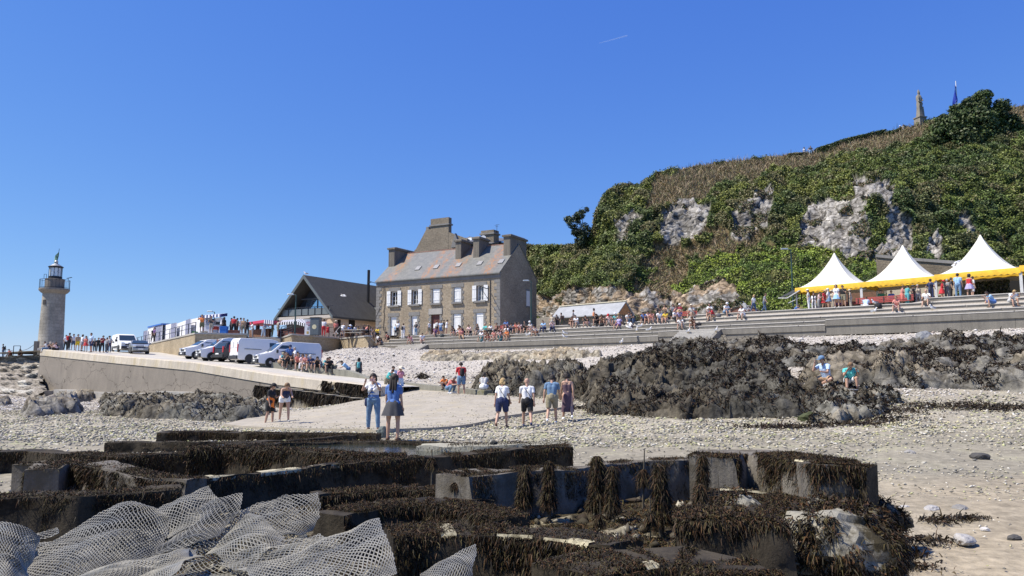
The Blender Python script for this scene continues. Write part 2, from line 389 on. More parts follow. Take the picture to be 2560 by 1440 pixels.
# pebbles and shells: one sheet of countless stones
def stones(n, xs, ys, sz, cols, name, seed, flat=0.4, lift=0.25):
 r = np.random.default_rng(seed)
 base = np.array([[1, 0, 0], [0.4, 0.85, 0.1], [-0.7, 0.7, 0], [-1, -0.1, 0.1], [-0.4, -0.9, 0], [0.6, -0.75, 0.05], [0.1, 0.05, 1], [0, 0, -0.8]])
 F0 = np.array([[i, (i + 1) % 6, 6] for i in range(6)] + [[(i + 1) % 6, i, 7] for i in range(6)])
 a = r.uniform(0, 6.283, n); V = np.repeat(base[None], n, 0) * r.uniform(0.65, 1.2, (n, 8, 1))
 V = V * np.stack([sz * r.uniform(.8, 1.5, n), sz * r.uniform(.5, .9, n), sz * flat * r.uniform(.5, 1.5, n)], 1)[:, None]
 ti = r.normal(0, 0.25, n); V[:, :, 2] += V[:, :, 0] * ti[:, None]
 c, s = np.cos(a)[:, None], np.sin(a)[:, None]
 X = V[:, :, 0] * c - V[:, :, 1] * s; Y = V[:, :, 0] * s + V[:, :, 1] * c
 z = groundv(xs, ys) + sz * lift
 V = np.stack([X + xs[:, None], Y + ys[:, None], V[:, :, 2] + z[:, None]], -1).reshape(-1, 3)
 F = (F0[None] + (np.arange(n) * 8)[:, None, None]).reshape(-1, 3)
 return np_mesh(name, V, F, stone_mat, np.repeat(cols, 8, 0))
stone_mat = attrmat('loose stones', 0.85, 0, 0, 0, 0.25)
r = np.random.default_rng(3)
def scatter(n, ylo, yhi, pw=1.0, ulo=-0.8, uhi=0.88):
 y = ylo + (yhi - ylo) * r.uniform(0, 1, n) ** pw; x = y * r.uniform(ulo, uhi, n); return x, y
x, y = scatter(72000, 6, 46, 0.9)
u_ = x / y
dens = fbm(np.stack([x * .3, y * .3, y * 0], 1), 4, 5)
keep = (r.uniform(0, 1, len(x)) < np.clip((y - 11) / 8 + dens * 1.3, 0.08, 1)) ; x, y = x[keep], y[keep]
pal = [(.46, .41, .31), (.37, .34, .26), (.50, .46, .37), (.28, .26, .21), (.20, .19, .17), (.50, .45, .28), (.42, .42, .22), (.58, .55, .47), (.14, .135, .12)]
cc = pick(r, pal, len(x))
hi = groundv(x, y) > -0.85 + 0.5 * dens[keep]
shell_pal = [(.66, .62, .56), (.55, .51, .45), (.46, .42, .36), (.74, .71, .67), (.34, .31, .27), (.50, .43, .38), (.20, .185, .16)]
cc[hi] = pick(r, shell_pal, int(hi.sum()))
sz = r.uniform(0.017, 0.056, len(x)) * np.clip(y / 17, 0.45, 1.5)
tag(stones(len(x), x, y, sz, cc, 'pebbles', 5), kind='stuff')
x, y = scatter(52000, 44, 88, 1.0); cc = pick(r, shell_pal, len(x))
sz = r.uniform(0.03, 0.09, len(x)) * np.where(r.uniform(0, 1, len(x)) < 0.04, 2.2, 1)
tag(stones(len(x), x, y, sz, cc, 'shell_bank', 6, 0.45), kind='stuff')
# sparse slabs and dark weed scraps on the near sand at right
# concrete slipway
slab_mat = concrete('slipway concrete', (0.40, 0.36, 0.285), streak=0.25, scale=1.3, yellow=0.3)
poly_px = [(560, 1066), (700, 1033), (800, 1026), (908, 1002), (960, 985), (1010, 968), (1100, 978), (1180, 992), (1235, 994), (1330, 1000), (1440, 1016), (1410, 1024), (1250, 1048), (1085, 1077), (940, 1084), (760, 1078)]
poly = [(lambda g: (g.x, g.y))(G(a, b)) for a, b in poly_px]
bm = bmesh.new(); vs = [bm.verts.new((a, b, 0)) for a, b in poly]; f = bm.faces.new(vs)
bmesh.ops.triangulate(bm, faces=[f]); 
for _ in range(3): bmesh.ops.subdivide_edges(bm, edges=bm.edges[:], cuts=1, use_grid_fill=True)
for v in bm.verts: v.co.z = ground(v.co.x, v.co.y) + 0.10
ex = bmesh.ops.extrude_face_region(bm, geom=bm.faces[:]); 
for e in ex['geom']:
 if isinstance(e, bmesh.types.BMVert): e.co.z -= 0.22
bmesh.ops.recalc_face_normals(bm, faces=bm.faces)
me = bpy.data.meshes.new('slipway'); bm.to_mesh(me); bm.free(); me.materials.append(slab_mat)
o = bpy.data.objects.new('slipway', me); COL.objects.link(o); tag(o, kind='structure')
# TERRACES, QUAY, WALLS
LO = Vector((0.8, 75.6)); LUv = Vector((0.778, -0.628)); LN = Vector((0.628, 0.778))
def line_u(px, org, dv, off=0.0, nv=None):
 """distance along a plan line at which it crosses the sight line of column px"""
 k = (px - 1280) / FPX / (ct + st * 0.115)
 p = Vector(org) + (Vector(nv) * off if nv else Vector((0, 0)))
 return (k * p.y - p.x) / (dv[0] - k * dv[1])
def TU(px, n=0.0): return line_u(px, LO, LUv, n, LN)
def TP(u, n, z): p = LO + LUv * u + LN * n; return Vector((p.x, p.y, z))
ZK = lambda k: 3.5 + 0.38 * k
TREAD = 0.62
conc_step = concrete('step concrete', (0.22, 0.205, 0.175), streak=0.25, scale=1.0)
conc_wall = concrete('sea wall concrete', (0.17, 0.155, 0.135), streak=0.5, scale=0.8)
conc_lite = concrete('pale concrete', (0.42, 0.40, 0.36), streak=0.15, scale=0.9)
def tblock(mb, u0, u1, n0, n1, z0, z1):
 b = [TP(u0, n0, z0), TP(u1, n0, z0), TP(u1, n1, z0), TP(u0, n1, z0)]
 mb.hexa(b, [Vector((p.x, p.y, z1)) for p in b])
UEND = 62.0
ust = {0: TU(921), 1: TU(936), 2: TU(950), 3: TU(966), 4: TU(1345), 5: TU(1700), 6: TU(2296)}
uj1, uj2 = TU(1648), TU(2069)
steps = thing('terrace_steps', 'long grey concrete terrace steps running along the whole sea front', 'steps')
for k in range(0, 7):
 mb = MB(); n0 = TREAD * k
 segs = [(ust[k], UEND, n0)]
 if k == 0: segs = [(ust[0], uj1, 0)]
 if k == 1: segs = [(ust[1], uj1, n0), (uj1, uj2, 0.0)]
 if k == 2: segs = [(ust[2], uj2, n0), (uj2, UEND, 0.0)]
 for a, b_, n_ in segs:
  L_ = 6.0; u = a
  while u < b_ - 0.05:
   v = min(u + L_, b_)
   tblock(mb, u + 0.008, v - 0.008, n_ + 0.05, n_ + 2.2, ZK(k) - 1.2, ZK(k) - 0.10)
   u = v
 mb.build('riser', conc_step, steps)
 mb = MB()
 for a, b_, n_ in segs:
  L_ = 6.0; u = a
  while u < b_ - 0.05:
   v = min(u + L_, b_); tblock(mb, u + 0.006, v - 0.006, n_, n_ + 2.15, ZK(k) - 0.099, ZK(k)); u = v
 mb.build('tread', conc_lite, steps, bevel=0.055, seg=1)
# sea wall under the ledge
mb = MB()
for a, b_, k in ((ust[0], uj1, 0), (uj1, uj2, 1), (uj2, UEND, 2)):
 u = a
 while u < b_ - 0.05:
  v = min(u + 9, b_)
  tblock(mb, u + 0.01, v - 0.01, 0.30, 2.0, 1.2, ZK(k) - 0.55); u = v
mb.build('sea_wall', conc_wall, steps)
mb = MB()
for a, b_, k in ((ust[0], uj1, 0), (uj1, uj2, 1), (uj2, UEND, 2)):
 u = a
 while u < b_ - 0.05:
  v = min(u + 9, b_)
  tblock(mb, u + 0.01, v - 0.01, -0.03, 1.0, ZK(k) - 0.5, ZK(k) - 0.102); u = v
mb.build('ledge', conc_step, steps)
def beach_stair(pa, pb, k, n, label):
 t = thing('beach_stairs', label, 'stairs'); mb = MB(); ua, ub = TU(pa), TU(pb)
 for i in range(n):
  z = ZK(k) - 0.1 - 0.14 * i; tblock(mb, ua, ub, -0.3 * (i + 1) - 0.04, -0.3 * i - 0.04, z - 2.5, z)
 mb.build('flight', conc_lite, t, bevel=0.015, seg=1)
 mb = MB(); s = [TP(ub + 0.003, -0.04, ZK(k) - 0.05), TP(ub + 0.003, -0.3 * n - 0.1, ZK(k) - 0.14 * n), TP(ub + 0.003, -0.3 * n - 0.1, 0.5), TP(ub + 0.003, -0.04, 0.5)]
 mb.prism(s, (0, 0, 0), LUv.to_3d() * 0.25); mb.build('side_wall', conc_step, t)
beach_stair(1704, 1800, 1, 9, 'flight of pale concrete stairs from the ledge down to the dark rocks')
beach_stair(998, 1066, 0, 6, 'worn low stairs from the steps down to the shell bank near the old house')
# promenade
us = np.linspace(ust[0] - 1, UEND, 90)
def prom_z(u):
 return float(np.interp(u, [ust[0], TU(1290), TU(1400), TU(1640), TU(1740), TU(2240), TU(2340), UEND], [4.60, 4.62, 5.0, 5.0, 5.38, 5.39, 5.76, 5.77])) - 0.012
ns = [(1.95, 4.6), (2.50, 4.6), (2.56, 4.98), (3.12, 4.98), (3.18, 5.36), (3.74, 5.36), (3.82, 9), (5, 9), (9, 9), (14, 9), (20, 9), (34, 9)]
V2 = [tuple(TP(u, n_, min(prom_z(u), lim))) for n_, lim in ns for u in us]
prom_mat = concrete('promenade paving', (0.36, 0.33, 0.29), streak=0.0, scale=0.9)
o = np_mesh('promenade', V2, grid_faces(len(ns), len(us)), prom_mat); tag(o, kind='structure')
# raised stone terrace in front of the gabled building
stone_warm = masonry('warm rubble stone', (0.30, 0.235, 0.15), (0.46, 0.38, 0.26), (0.34, 0.30, 0.23), bw=0.34, bh=0.13, msize=0.012, stain=0.2, mix_noise=0.55, jitter=0.04)
ZT = 4.1
ring_px = [(352, 101), (483, 72.6), (612, 74), (612, 81), (701, 81), (727, 74.4), (847, 83), (919, 77.3), (934, 92), (960, 118), (340, 135)]
ring = [Vector((*XY(a, b), 0)) for a, b in ring_px]
tw = thing('stone_terrace', 'warm rubble stone retaining wall of the raised terrace behind the parked vans', 'retaining wall')
mb = MB(); mb.prism([Vector((p.x, p.y, -1.0)) for p in ring], (0, 0, -1.0), (0, 0, ZT - 0.13)); mb.build('wall', stone_warm, tw, uv=True)
mb = MB(); 
for a, b_ in zip(ring[:8], ring[1:9]):
 d = (b_ - a).normalized(); n_ = Vector((d.y, -d.x, 0)); 
 q = [a + n_ * 0.07 - d * .05, b_ + n_ * 0.07 + d * .05, b_ - n_ * 0.45, a - n_ * 0.45]
 mb.hexa([Vector((p.x, p.y, ZT - 0.129)) for p in q], [Vector((p.x, p.y, ZT + .02)) for p in q])
mb.build('coping', conc_lite, tw)
mb = MB(); mb.prism([Vector((p.x, p.y, ZT - 0.128)) for p in ring], (0, 0, 0), (0, 0, 0.125)); mb.build('paving', prom_mat, tw)
# stairs up to it
st_t = thing('terrace_stairs', 'concrete stairs with slanted metal railings between the two stone terrace blocks', 'stairs')
mb = MB(); a0 = Vector((*XY(614, 80.9), 0)); a1 = Vector((*XY(700, 80.9), 0)); dn = Vector((0.30, -0.95, 0)).normalized()
for i in range(15):
 z = ZT - 0.17 * (i + 1) + 0.02; q = [a0 + dn * 0.42 * i, a1 + dn * 0.42 * i]; q2 = [a1 + dn * 0.42 * (i + 1), a0 + dn * 0.42 * (i + 1)]
 q = [q2[1], q2[0], q[1], q[0]]
 mb.hexa([Vector((p.x, p.y, 0.2)) for p in q], [Vector((p.x, p.y, z)) for p in q])
mb.build('flight', conc_lite, st_t)
rail_mat = plain('dark rail metal', (0.05, 0.05, 0.055), 0.5, 0.6)
for s in (a0 + Vector((0.1, 0, 0)), a1 - Vector((0.1, 0, 0))):
 mb = MB(); e = s + dn * 6.2
 for h in (0.25, 0.45, 0.65, 0.95): mb.bar(Vector((s.x, s.y, ZT + h)), Vector((e.x, e.y, ZT - 2.5 + h)), 0.04)
 for k in range(5):
  p = s.lerp(e, k / 4); z = ZT - 2.5 * k / 4; mb.bar((p.x, p.y, z - .1), (p.x, p.y, z + 0.97), 0.05)
 mb.build('railing', rail_mat, st_t)
# quay / jetty
QA = Vector((-49.6, 80)); QB = Vector((-7.6, 44.0)); QL = (QB - QA).length; QD = (QB - QA) / QL; QN = Vector((-QD.y, QD.x))
def qz(t): return float(np.interp(t, [-0.6, 0, 0.34, 0.6, 0.8, 1.0, 1.2], [2.9, 2.78, 1.75, 1.02, 0.08, -0.62, -1.1]))
def Q(t, n, z=None):
 p = QA + QD * QL * t + QN * n; return Vector((p.x, p.y, qz(t) if z is None else z))
def q_t(px, n=0.0): return line_u(px, QA, QD, n, QN) / QL
def deck_z(x, y):
 r_ = Vector((x, y)) - QA; return qz(r_.dot(QD) / QL)
jet = thing('stone_jetty', 'long cracked grey concrete jetty wall with a cream top band sloping down to the beach', 'jetty')
wall_m = concrete('cracked render', (0.25, 0.22, 0.18), streak=0.12, crack=True, scale=0.9)
band_m = concrete('cream band', (0.56, 0.50, 0.40), streak=0.25, scale=1.0, yellow=0.55)
deck_m = concrete('quay deck', (0.48, 0.45, 0.39), streak=0.0, scale=0.8)
T = np.linspace(0, 1.0, 41)
mb = MB()
for a, b_ in zip(T[:-1], T[1:]):
 bot = [Q(a, -0.15, -3), Q(b_, -0.15, -3), Q(b_, 4, -3), Q(a, 4, -3)]
 top = [Q(a, 0.12, qz(a) - 0.62), Q(b_, 0.12, qz(b_) - 0.62), Q(b_, 4, qz(b_) - 0.62), Q(a, 4, qz(a) - 0.62)]
 vs = bot + top; mb.add(vs, [(0, 1, 5, 4), (4, 5, 6, 7)] + ([(3, 0, 4, 7)] if a == T[0] else []) + ([(1, 2, 6, 5)] if b_ == T[-1] else []))
bm_ = mb.build('wall', wall_m, jet)
mb = MB()
for a, b_ in zip(T[:-1], T[1:]):
 bot = [Q(a, 0.06, qz(a) - 0.63), Q(b_, 0.06, qz(b_) - 0.63), Q(b_, 1.1, qz(b_) - 0.63), Q(a, 1.1, qz(a) - 0.63)]
 top = [Q(a, 0.12, qz(a) - 0.04), Q(b_, 0.12, qz(b_) - 0.04), Q(b_, 1.1, qz(b_) - 0.04), Q(a, 1.1, qz(a) - 0.04)]
 tt = [Q(a, 0.18, qz(a) + .02), Q(b_, 0.18, qz(b_) + .02), Q(b_, 1.1, qz(b_) + .02), Q(a, 1.1, qz(a) + .02)]
 vs = bot + top + tt; mb.add(vs, [(0, 1, 5, 4), (4, 5, 9, 8), (8, 9, 10, 11), (2, 3, 11, 10)] + ([(3, 0, 4, 8, 11)] if a == T[0] else []) + ([(1, 2, 10, 9, 5)] if b_ == T[-1] else []))
mb.build('top_band', band_m, jet)
# deck surface
nt_, ntn = 60, [1.1, 3, 6, 10, 16, 26]
V = []
for n_ in ntn:
 for t_ in np.linspace(-0.45, 1.0, nt_):
  lim = float(np.interp(t_, [0.5, 0.62, 0.8, 1.0], [26, 5.5, 4.9, 5.2])); nn = min(n_, lim); V.append(tuple(Q(t_, nn, qz(t_) - 0.015)))
mb = MB(); mb.add(V, [tuple(f) for f in grid_faces(len(ntn), nt_)]); mb.build('deck', deck_m, jet)
mb = MB()     # quay end step and ledges at the foot
for (ta, tb, h, w_) in ((0.02, 0.09, -1.45, 0.9), (0.13, 0.24, -1.3, 0.8), (0.27, 0.50, -1.42, 0.7), (0.52, 0.66, -1.2, 0.7), (0.66, 0.72, -1.45, 0.8)):
 mb.hexa([Q(ta, -w_, -3), Q(tb, -w_, -3), Q(tb, 0.3, -3), Q(ta, 0.3, -3)], [Q(ta, -w_, h), Q(tb, -w_, h), Q(tb, 0.3, h), Q(ta, 0.3, h)])
mb.build('footing', conc_lite, jet)
mb = MB()
LT0, LT1 = 0.80, 1.03
for a, b_ in zip(np.linspace(LT0, LT1, 12)[:-1], np.linspace(LT0, LT1, 12)[1:]):
 za, zb = qz(a) - 0.72, qz(b_) - 0.66
 mb.hexa([Q(a, -1.3, -3), Q(b_, -1.3, -3), Q(b_, 1.5, -3), Q(a, 1.5, -3)], [Q(a, -1.25, za), Q(b_, -1.25, zb), Q(b_, 1.5, zb), Q(a, 1.5, za)])
mb.build('lower_ledge', concrete('weedy ledge', (0.30, 0.27, 0.21), streak=0.3, yellow=0.5), jet)
# low seat wall / kerb between the quay and the shell bank
sw = thing('low_seat_wall', 'low grey concrete wall that people sit on beside the white vans', 'low wall')
sp = [(650, 59), (720, 57.5), (800, 55.4), (870, 53.5), (930, 51.5), (1000, 48.5), (1080, 45), (1150, 42.4), (1200, 41)]
mb = MB()
def sw_top(px, D):
 x, y = XY(px, D)
 if px < 900: return deck_z(x, y) + 0.42
 return {930: -0.25, 1000: -0.38, 1080: -0.55, 1150: -0.68, 1200: -0.75}[px]
swp = [(Vector((*XY(a, b_), 0)), sw_top(a, b_)) for a, b_ in sp]
for (a, za), (b_, zb) in zip(swp[:-1], swp[1:]):
 d = (b_ - a).normalized(); n_ = Vector((-d.y, d.x, 0)) * 0.45
 mb.hexa([Vector((p.x, p.y, -3)) for p in (a, b_, b_ + n_, a + n_)], [Vector((p.x, p.y, z)) for p, z in ((a, za), (b_, zb), (b_ + n_, zb), (a + n_, za))])
mb.build('wall_run', concrete('kerb concrete', (0.27, 0.26, 0.21), streak=0.3, scale=1.2), sw)
mb = MB()
for px, D, h in ((1212, 40.3, -0.72), (1236, 39.6, -0.9)):
 x, y = XY(px, D); mb.box((x, y, h - 0.6), (0.8, 0.7, 1.2), Euler((0, 0, -0.9)).to_matrix(), 0.8)
mb.build('end_block', concrete('block concrete', (0.25, 0.24, 0.18), moss=(0.14, 0.13, 0.07)), sw, bevel=0.08)
# stone breakwater slope left of the jetty
nu, nv_ = 150, 60; U_ = np.linspace(-0.62, 0.0, nu); 
rows = []
for i, v_ in enumerate(np.linspace(0, 1, nv_)):
 n_e = 3.4 - 7.2 * v_; te = q_t(106, n_e)
 for t_ in U_ + te:
  base = QA + QD * QL * t_; 
  hz = 2.45 - 5.0 * v_; n_ = 3.4 - 7.2 * v_
  p = base + QN * n_; rows.append((p.x, p.y, hz))
rows = np.array(rows)
q = np.stack([rows[:, 0] * .55 + rows[:, 1] * .2, rows[:, 1] * .55, rows[:, 2] * 3.4], 1)
wd, wi = worley(q, 4); dsp = (wi - 0.5) * 0.75 + 0.25 * fbm(rows * 1.5, 4, 8) - np.clip(wd - 0.45, 0, 1) * 0.9
rows[:, 0] -= QN.x * dsp; rows[:, 1] -= QN.y * dsp; rows[:, 2] += dsp * 0.25
tint = np.array([0.24, 0.215, 0.18])[None] * (0.6 + 0.8 * wi[:, None]) * np.array([1, 1, 1]); tint[wi > .88] = (.42, .4, .35)
rock_mat = attrmat('rock', 0.9, 3.5, 0.45, 1.0, 0.15, bdist=0.12, detail=9)
def crackle(m_, sc_, lo):
 n = m_.node_tree; b = n.nodes['Principled BSDF']; tc = N(n, 'ShaderNodeTexCoord'); v = tc.outputs['Object']; nz = N(n, 'ShaderNodeTexNoise'); nz.inputs['Scale'].default_value = 1.5; nz.inputs['Detail'].default_value = 5; L(n, v, nz.inputs['Vector'])
 vm = N(n, 'ShaderNodeVectorMath', operation='MULTIPLY_ADD'); L(n, nz.outputs['Color'], vm.inputs[0]); vm.inputs[1].default_value = (.9, .9, .9); L(n, mapping(n, v, (1, .6, 1.5), (.3, .2, .5)), vm.inputs[2])
 vo = N(n, 'ShaderNodeTexVoronoi', feature='DISTANCE_TO_EDGE'); vo.inputs['Scale'].default_value = sc_; L(n, vm.outputs[0], vo.inputs['Vector']); k = ramp(n, vo.outputs['Distance'], 0, .09)
 src = b.inputs['Base Color'].links[0].from_socket; L(n, mixc(n, 1.0, src, mixc(n, k, lo, (1.12, 1.12, 1.12)), 'MULTIPLY'), b.inputs['Base Color'])
crackle(rock_mat, 1.1, (.62, .6, .57))
o = np_mesh('breakwater', rows, grid_faces(nv_, nu), rock_mat, tint); tag(o, 'layered slate stone breakwater slope below the lighthouse at the far left', 'breakwater')
mb = MB(); mb.hexa([Q(-0.62, 3, 0), Q(-0.005, 3, 0), Q(-0.005, 20, 0), Q(-0.62, 20, 0)], [Q(-0.62, 3, 2.45), Q(-0.005, 3, 2.45), Q(-0.005, 20, 2.45), Q(-0.62, 20, 2.45)])
mb.build('deck', conc_wall, jet)
# LIGHTHOUSE
LHp = Vector((*XY(121, 97), 2.4))
lh = thing('lighthouse', 'grey granite round lighthouse with a black railed gallery and glass lantern', 'lighthouse', LHp)
gran = masonry('granite drum', (0.27, 0.25, 0.205), (0.38, 0.35, 0.29), (0.18, 0.16, 0.13), bw=0.9, bh=0.42, msize=0.018, stain=0.3, mix_noise=0.4, jitter=0.01)
# granite drum needs cylindrical uv
def lathe_uv(o, rad=1.4):
 me = o.data; uvl = me.uv_layers.new(name='UVMap')
 for p in me.polygons:
  ca = math.atan2(p.center.y, p.center.x)
  for li in p.loop_indices:
   v = me.vertices[me.loops[li].vertex_index].co; a = math.atan2(v.y, v.x)
   if a - ca > math.pi: a -= 2 * math.pi
   if a - ca < -math.pi: a += 2 * math.pi
   uvl.data[li].uv = (a * rad, v.z)
o = MB().lathe([(1.68, -1.0), (1.66, 0.3), (1.58, 0.5), (1.40, 8.0), (1.40, 8.05)], 40).build('tower', gran, lh, smooth=True, autosmooth=0.7); lathe_uv(o, 1.5)
dk = concrete('weathered granite', (0.25, 0.22, 0.18), streak=0.35, scale=1.5)
MB().lathe([(1.42, 8.05), (1.5, 8.15), (1.62, 8.2), (1.86, 8.45), (1.9, 8.5), (1.9, 8.72), (1.2, 8.74)], 40).build('gallery', dk, lh)
o = MB().lathe([(1.22, 8.74), (1.2, 9.85), (1.26, 9.9), (1.2, 9.98), (0.7, 10.0)], 32).build('drum', dk, lh, smooth=True, autosmooth=0.5)
black = plain('black iron', (0.02, 0.02, 0.022), 0.5, 0.3)
mb = MB()
for k in range(26):
 a = 2 * math.pi * k / 26; x, y = 1.84 * math.cos(a), 1.84 * math.sin(a); mb.tube((x, y, 8.7), (x, y, 9.85), 0.018, n=5)
 a2 = 2 * math.pi * (k + 1) / 26; x2, y2 = 1.84 * math.cos(a2), 1.84 * math.sin(a2)
 for z in (8.82, 9.85): mb.tube((x, y, z), (x2, y2, z), 0.025, n=5)
mb.build('gallery_railing', black, lh)
lan = MB()
for k in range(10):
 a = 2 * math.pi * k / 10; x, y = 0.8 * math.cos(a), 0.8 * math.sin(a); lan.tube((x, y, 10.0), (x, y, 11.5), 0.035, n=5)
lan.lathe([(0.86, 9.98), (0.86, 10.3), (0.8, 10.32)], 20); lan.lathe([(0.82, 11.42), (0.95, 11.5), (0.95, 11.58), (0.8, 11.66)], 20)
lo_ = lan.build('lantern_frame', black, lh)
m, n, b = new_mat('lantern glass'); b.inputs['Base Color'].default_value = (0.75, 0.8, 0.82, 1); b.inputs['Roughness'].default_value = 0.15; b.inputs['Transmission Weight'].default_value = 0.35
MB().lathe([(0.77, 10.3), (0.77, 11.45)], 20).build('lantern_glass', m, lh, smooth=True, autosmooth=0.5)
MB().lathe([(0.93, 11.56), (0.7, 11.72), (0.3, 11.95), (0.22, 12.0), (0.22, 12.15), (0.26, 12.25), (0.15, 12.4), (0.02, 12.45)], 24).build('lantern_roof', plain('zinc roof', (0.35, 0.36, 0.36), 0.5, 0.5), lh, smooth=True, autosmooth=0.6)
lh.scale = (.92, .92, 1)
MB().tube((0.12, 0, 12.2), (0.3, 0, 13.95), 0.03).build('flag_pole', black, lh)
mb = MB(); nx, nz = 8, 10; V = []
for i in range(nz):
 for j in range(nx):
  u_, v_ = j / (nx - 1), i / (nz - 1); V.append((0.28 - 0.62 * u_ * (0.7 + .3 * v_) - 0.1 * v_, 0.12 * math.sin(5 * u_ + 3 * v_), 13.75 - 1.25 * v_ - 0.75 * u_ * (1 - .3 * v_)))
mb.add(V, [tuple(f) for f in grid_faces(nz, nx)]); mb.build('flag', plain('pale green flag', (0.25, 0.42, 0.27), 0.8, var=0.5, scale=4), lh, smooth=True)
mb = MB(); mb.bar((1.84, 0, 9.85), (1.84, 0, 10.1), 0.04); mb.box((1.98, 0, 10.14), (0.7, 0.2, 0.05), Euler((0, -0.2, 0)).to_matrix()); mb.build('signal_arm', black, lh)
mb = MB(); mb.bar((-0.86, -0.6, 10), (-0.86, -0.6, 10.55), 0.04); mb.bar((-1.2, -0.6, 10.0), (-1.2, -0.6, 10.55), 0.04); mb.bar((-1.2, -.6, 10.55), (-0.86, -.6, 10.55), 0.04); mb.build('vent_frame', black, lh)
mb = MB(); d = Vector((-0.3, -1, 0)).normalized(); mb.box((d.x * 1.33, d.y * 1.33, 6.9), (0.45, 0.3, 0.6), Euler((0, 0, -0.29)).to_matrix()); mb.build('window', plain('dark opening', (0.05, 0.045, 0.04), 0.8), lh)
# bollard wall, white block, chain by the lighthouse
mb = MB(); p = Vector((*XY(86, 89), 0)); mb.box((p.x, p.y, 3.2), (0.42, 0.42, 1.7)); tag(mb.build('gate_pillar', conc_wall, None, bevel=0.03), 'dark square stone pillar left of the lighthouse foot', 'pillar')
mb = MB(); p = Vector((*XY(102, 86), 0)); mb.box((p.x, p.y, 2.75), (0.75, 0.8, 0.75)); tag(mb.build('stone_block', conc_lite, None, bevel=0.03), 'pale concrete block where the jetty band meets the lighthouse', 'block')
rt = thing('chain_barrier', 'thin metal posts with a rope along the far left jetty edge', 'barrier')
mb = MB(); P1 = [Vector((*XY(a, 89), 0)) for a in (8, 29, 46, 82)]
for p in P1[:3]: MB().bar((p.x, p.y, 2.4), (p.x, p.y, 3.5), 0.06).build('post', rail_mat, rt)
mb.bar((P1[1].x, P1[1].y, 3.5), (P1[2].x, P1[2].y, 3.5), 0.06); mb.build('top_bar', rail_mat, rt)
mb = MB(); mb.path([Vector((P1[2].x, P1[2].y, 2.95)).lerp(Vector((P1[3].x, P1[3].y, 3.75)), k / 6) + Vector((0, 0, -0.22 * math.sin(math.pi * k / 6))) for k in range(7)], 0.025).build('rope', rail_mat, rt); mb = MB()
mb.path([Vector((P1[0].x, P1[0].y, 3.1)).lerp(Vector((P1[1].x, P1[1].y, 2.9)), k / 4) for k in range(5)], 0.025); mb.build('rope', rail_mat, rt)
# OLD STONE HOUSE
def local_x(px, org, dx): return line_u(px, org, dx)
HX = Vector((0.876, -0.482)); HY = Vector((0.482, 0.876)); HL = Vector((-15.75, 87.9)); HA = math.atan2(HX.y, HX.x)
hw, hd, he, hr = 16.55, 8.5, 6.4, 10.0
house = thing('stone_house', 'old brown stone house with a lichen stained slate roof and white shutters', 'house', (HL.x, HL.y, 4.6), HA)
hs = masonry('house rubble', (0.27, 0.215, 0.15), (0.45, 0.375, 0.27), (0.27, 0.23, 0.17), bw=0.36, bh=0.12, msize=0.015, stain=0.22, mix_noise=0.5, jitter=0.05)
trim = concrete('grey dressed stone', (0.255, 0.245, 0.225), streak=0.2, scale=1.5)
def hx(px): return local_x(px, HL, HX)
ups = [(hx(974), hx(991), 'open'), (hx(1027), hx(1043), 'open'), (hx(1079), hx(1097), 'shut'), (hx(1133), hx(1151), 'shut'), (hx(1191), hx(1209), 'glass')]
dws = [(hx(973), hx(989), 'door'), (hx(1026), hx(1041), 'door'), (hx(1076), hx(1098), 'main'), (hx(1132), hx(1151), 'shut'), (hx(1189), hx(1208), 'shut')]
WZ0, WZ1 = 3.42, 5.05; DZ1 = 2.15
# front wall assembled around its openings, 0.45 thick
mb = MB()
cuts = sorted(set([0, hw] + [x for w_ in ups for x in w_[:2]] + [x for w_ in dws for x in w_[:2]]))
for a, b_ in zip(cuts[:-1], cuts[1:]):
 mid = (a + b_) / 2; holes = []
 for w_ in dws:
  if w_[0] < mid < w_[1]: holes.append((-0.2, DZ1))
 for w_ in ups:
  if w_[0] < mid < w_[1]: holes.append((WZ0, WZ1))
 z = -1.0
 for h0, h1 in holes + [(he, he)]:
  if h0 > z: mb.box(((a + b_) / 2, 0.225, (z + h0) / 2), (b_ - a, 0.45, h0 - z))
  z = h1
mb.box((hw / 2, hd - 0.2, (he - 1) / 2), (hw, 0.4, he + 1))
mb.box((0.2, hd / 2, (he - 1) / 2), (0.4, hd - 0.9, he + 1)); mb.box((hw - 0.2, hd / 2, (he - 1) / 2), (0.4, hd - 0.9, he + 1))
for x in (0, hw - 0.4): mb.prism([(x, 0.0, he), (x, hd, he), (x, hd / 2, hr - 0.05)], (0, 0, 0), (0.4, 0, 0))
mb.build('wall', hs, house, uv=True)
mb = MB()   # frieze, quoins, surrounds
mb.box((hw / 2, -0.03, he - 0.32), (hw + 0.06, 0.08, 0.62)); mb.box((hw / 2, -0.09, he - 0.06), (hw + 0.12, 0.2, 0.11))
for side, x in ((1, 0), (-1, hw)):
 for k in range(18):
  ln = 0.75 if k % 2 else 0.45; mb.box((x + side * (ln / 2 - 0.02), -0.012, -0.7 + k * 0.36), (ln, 0.05, 0.34))
def surround(a, b_, z0, z1, sill=True):
 mb.box(((a + b_) / 2, -0.012, z1 + 0.2), (b_ - a + 0.7, 0.06, 0.4))
 for k in range(int((z1 - z0) / 0.3)):
  e = 0.36 if k % 2 else 0.2
  mb.box((a - e / 2, -0.01, z0 + 0.15 + k * 0.3), (e, 0.055, 0.29)); mb.box((b_ + e / 2, -0.01, z0 + 0.15 + k * 0.3), (e, 0.055, 0.29))
 if sill: mb.box(((a + b_) / 2, -0.06, z0 - 0.1), (b_ - a + 0.5, 0.25, 0.2))
for a, b_, k in ups: surround(a, b_, WZ0, WZ1)
for a, b_, k in dws: surround(a, b_, 0, DZ1, False)
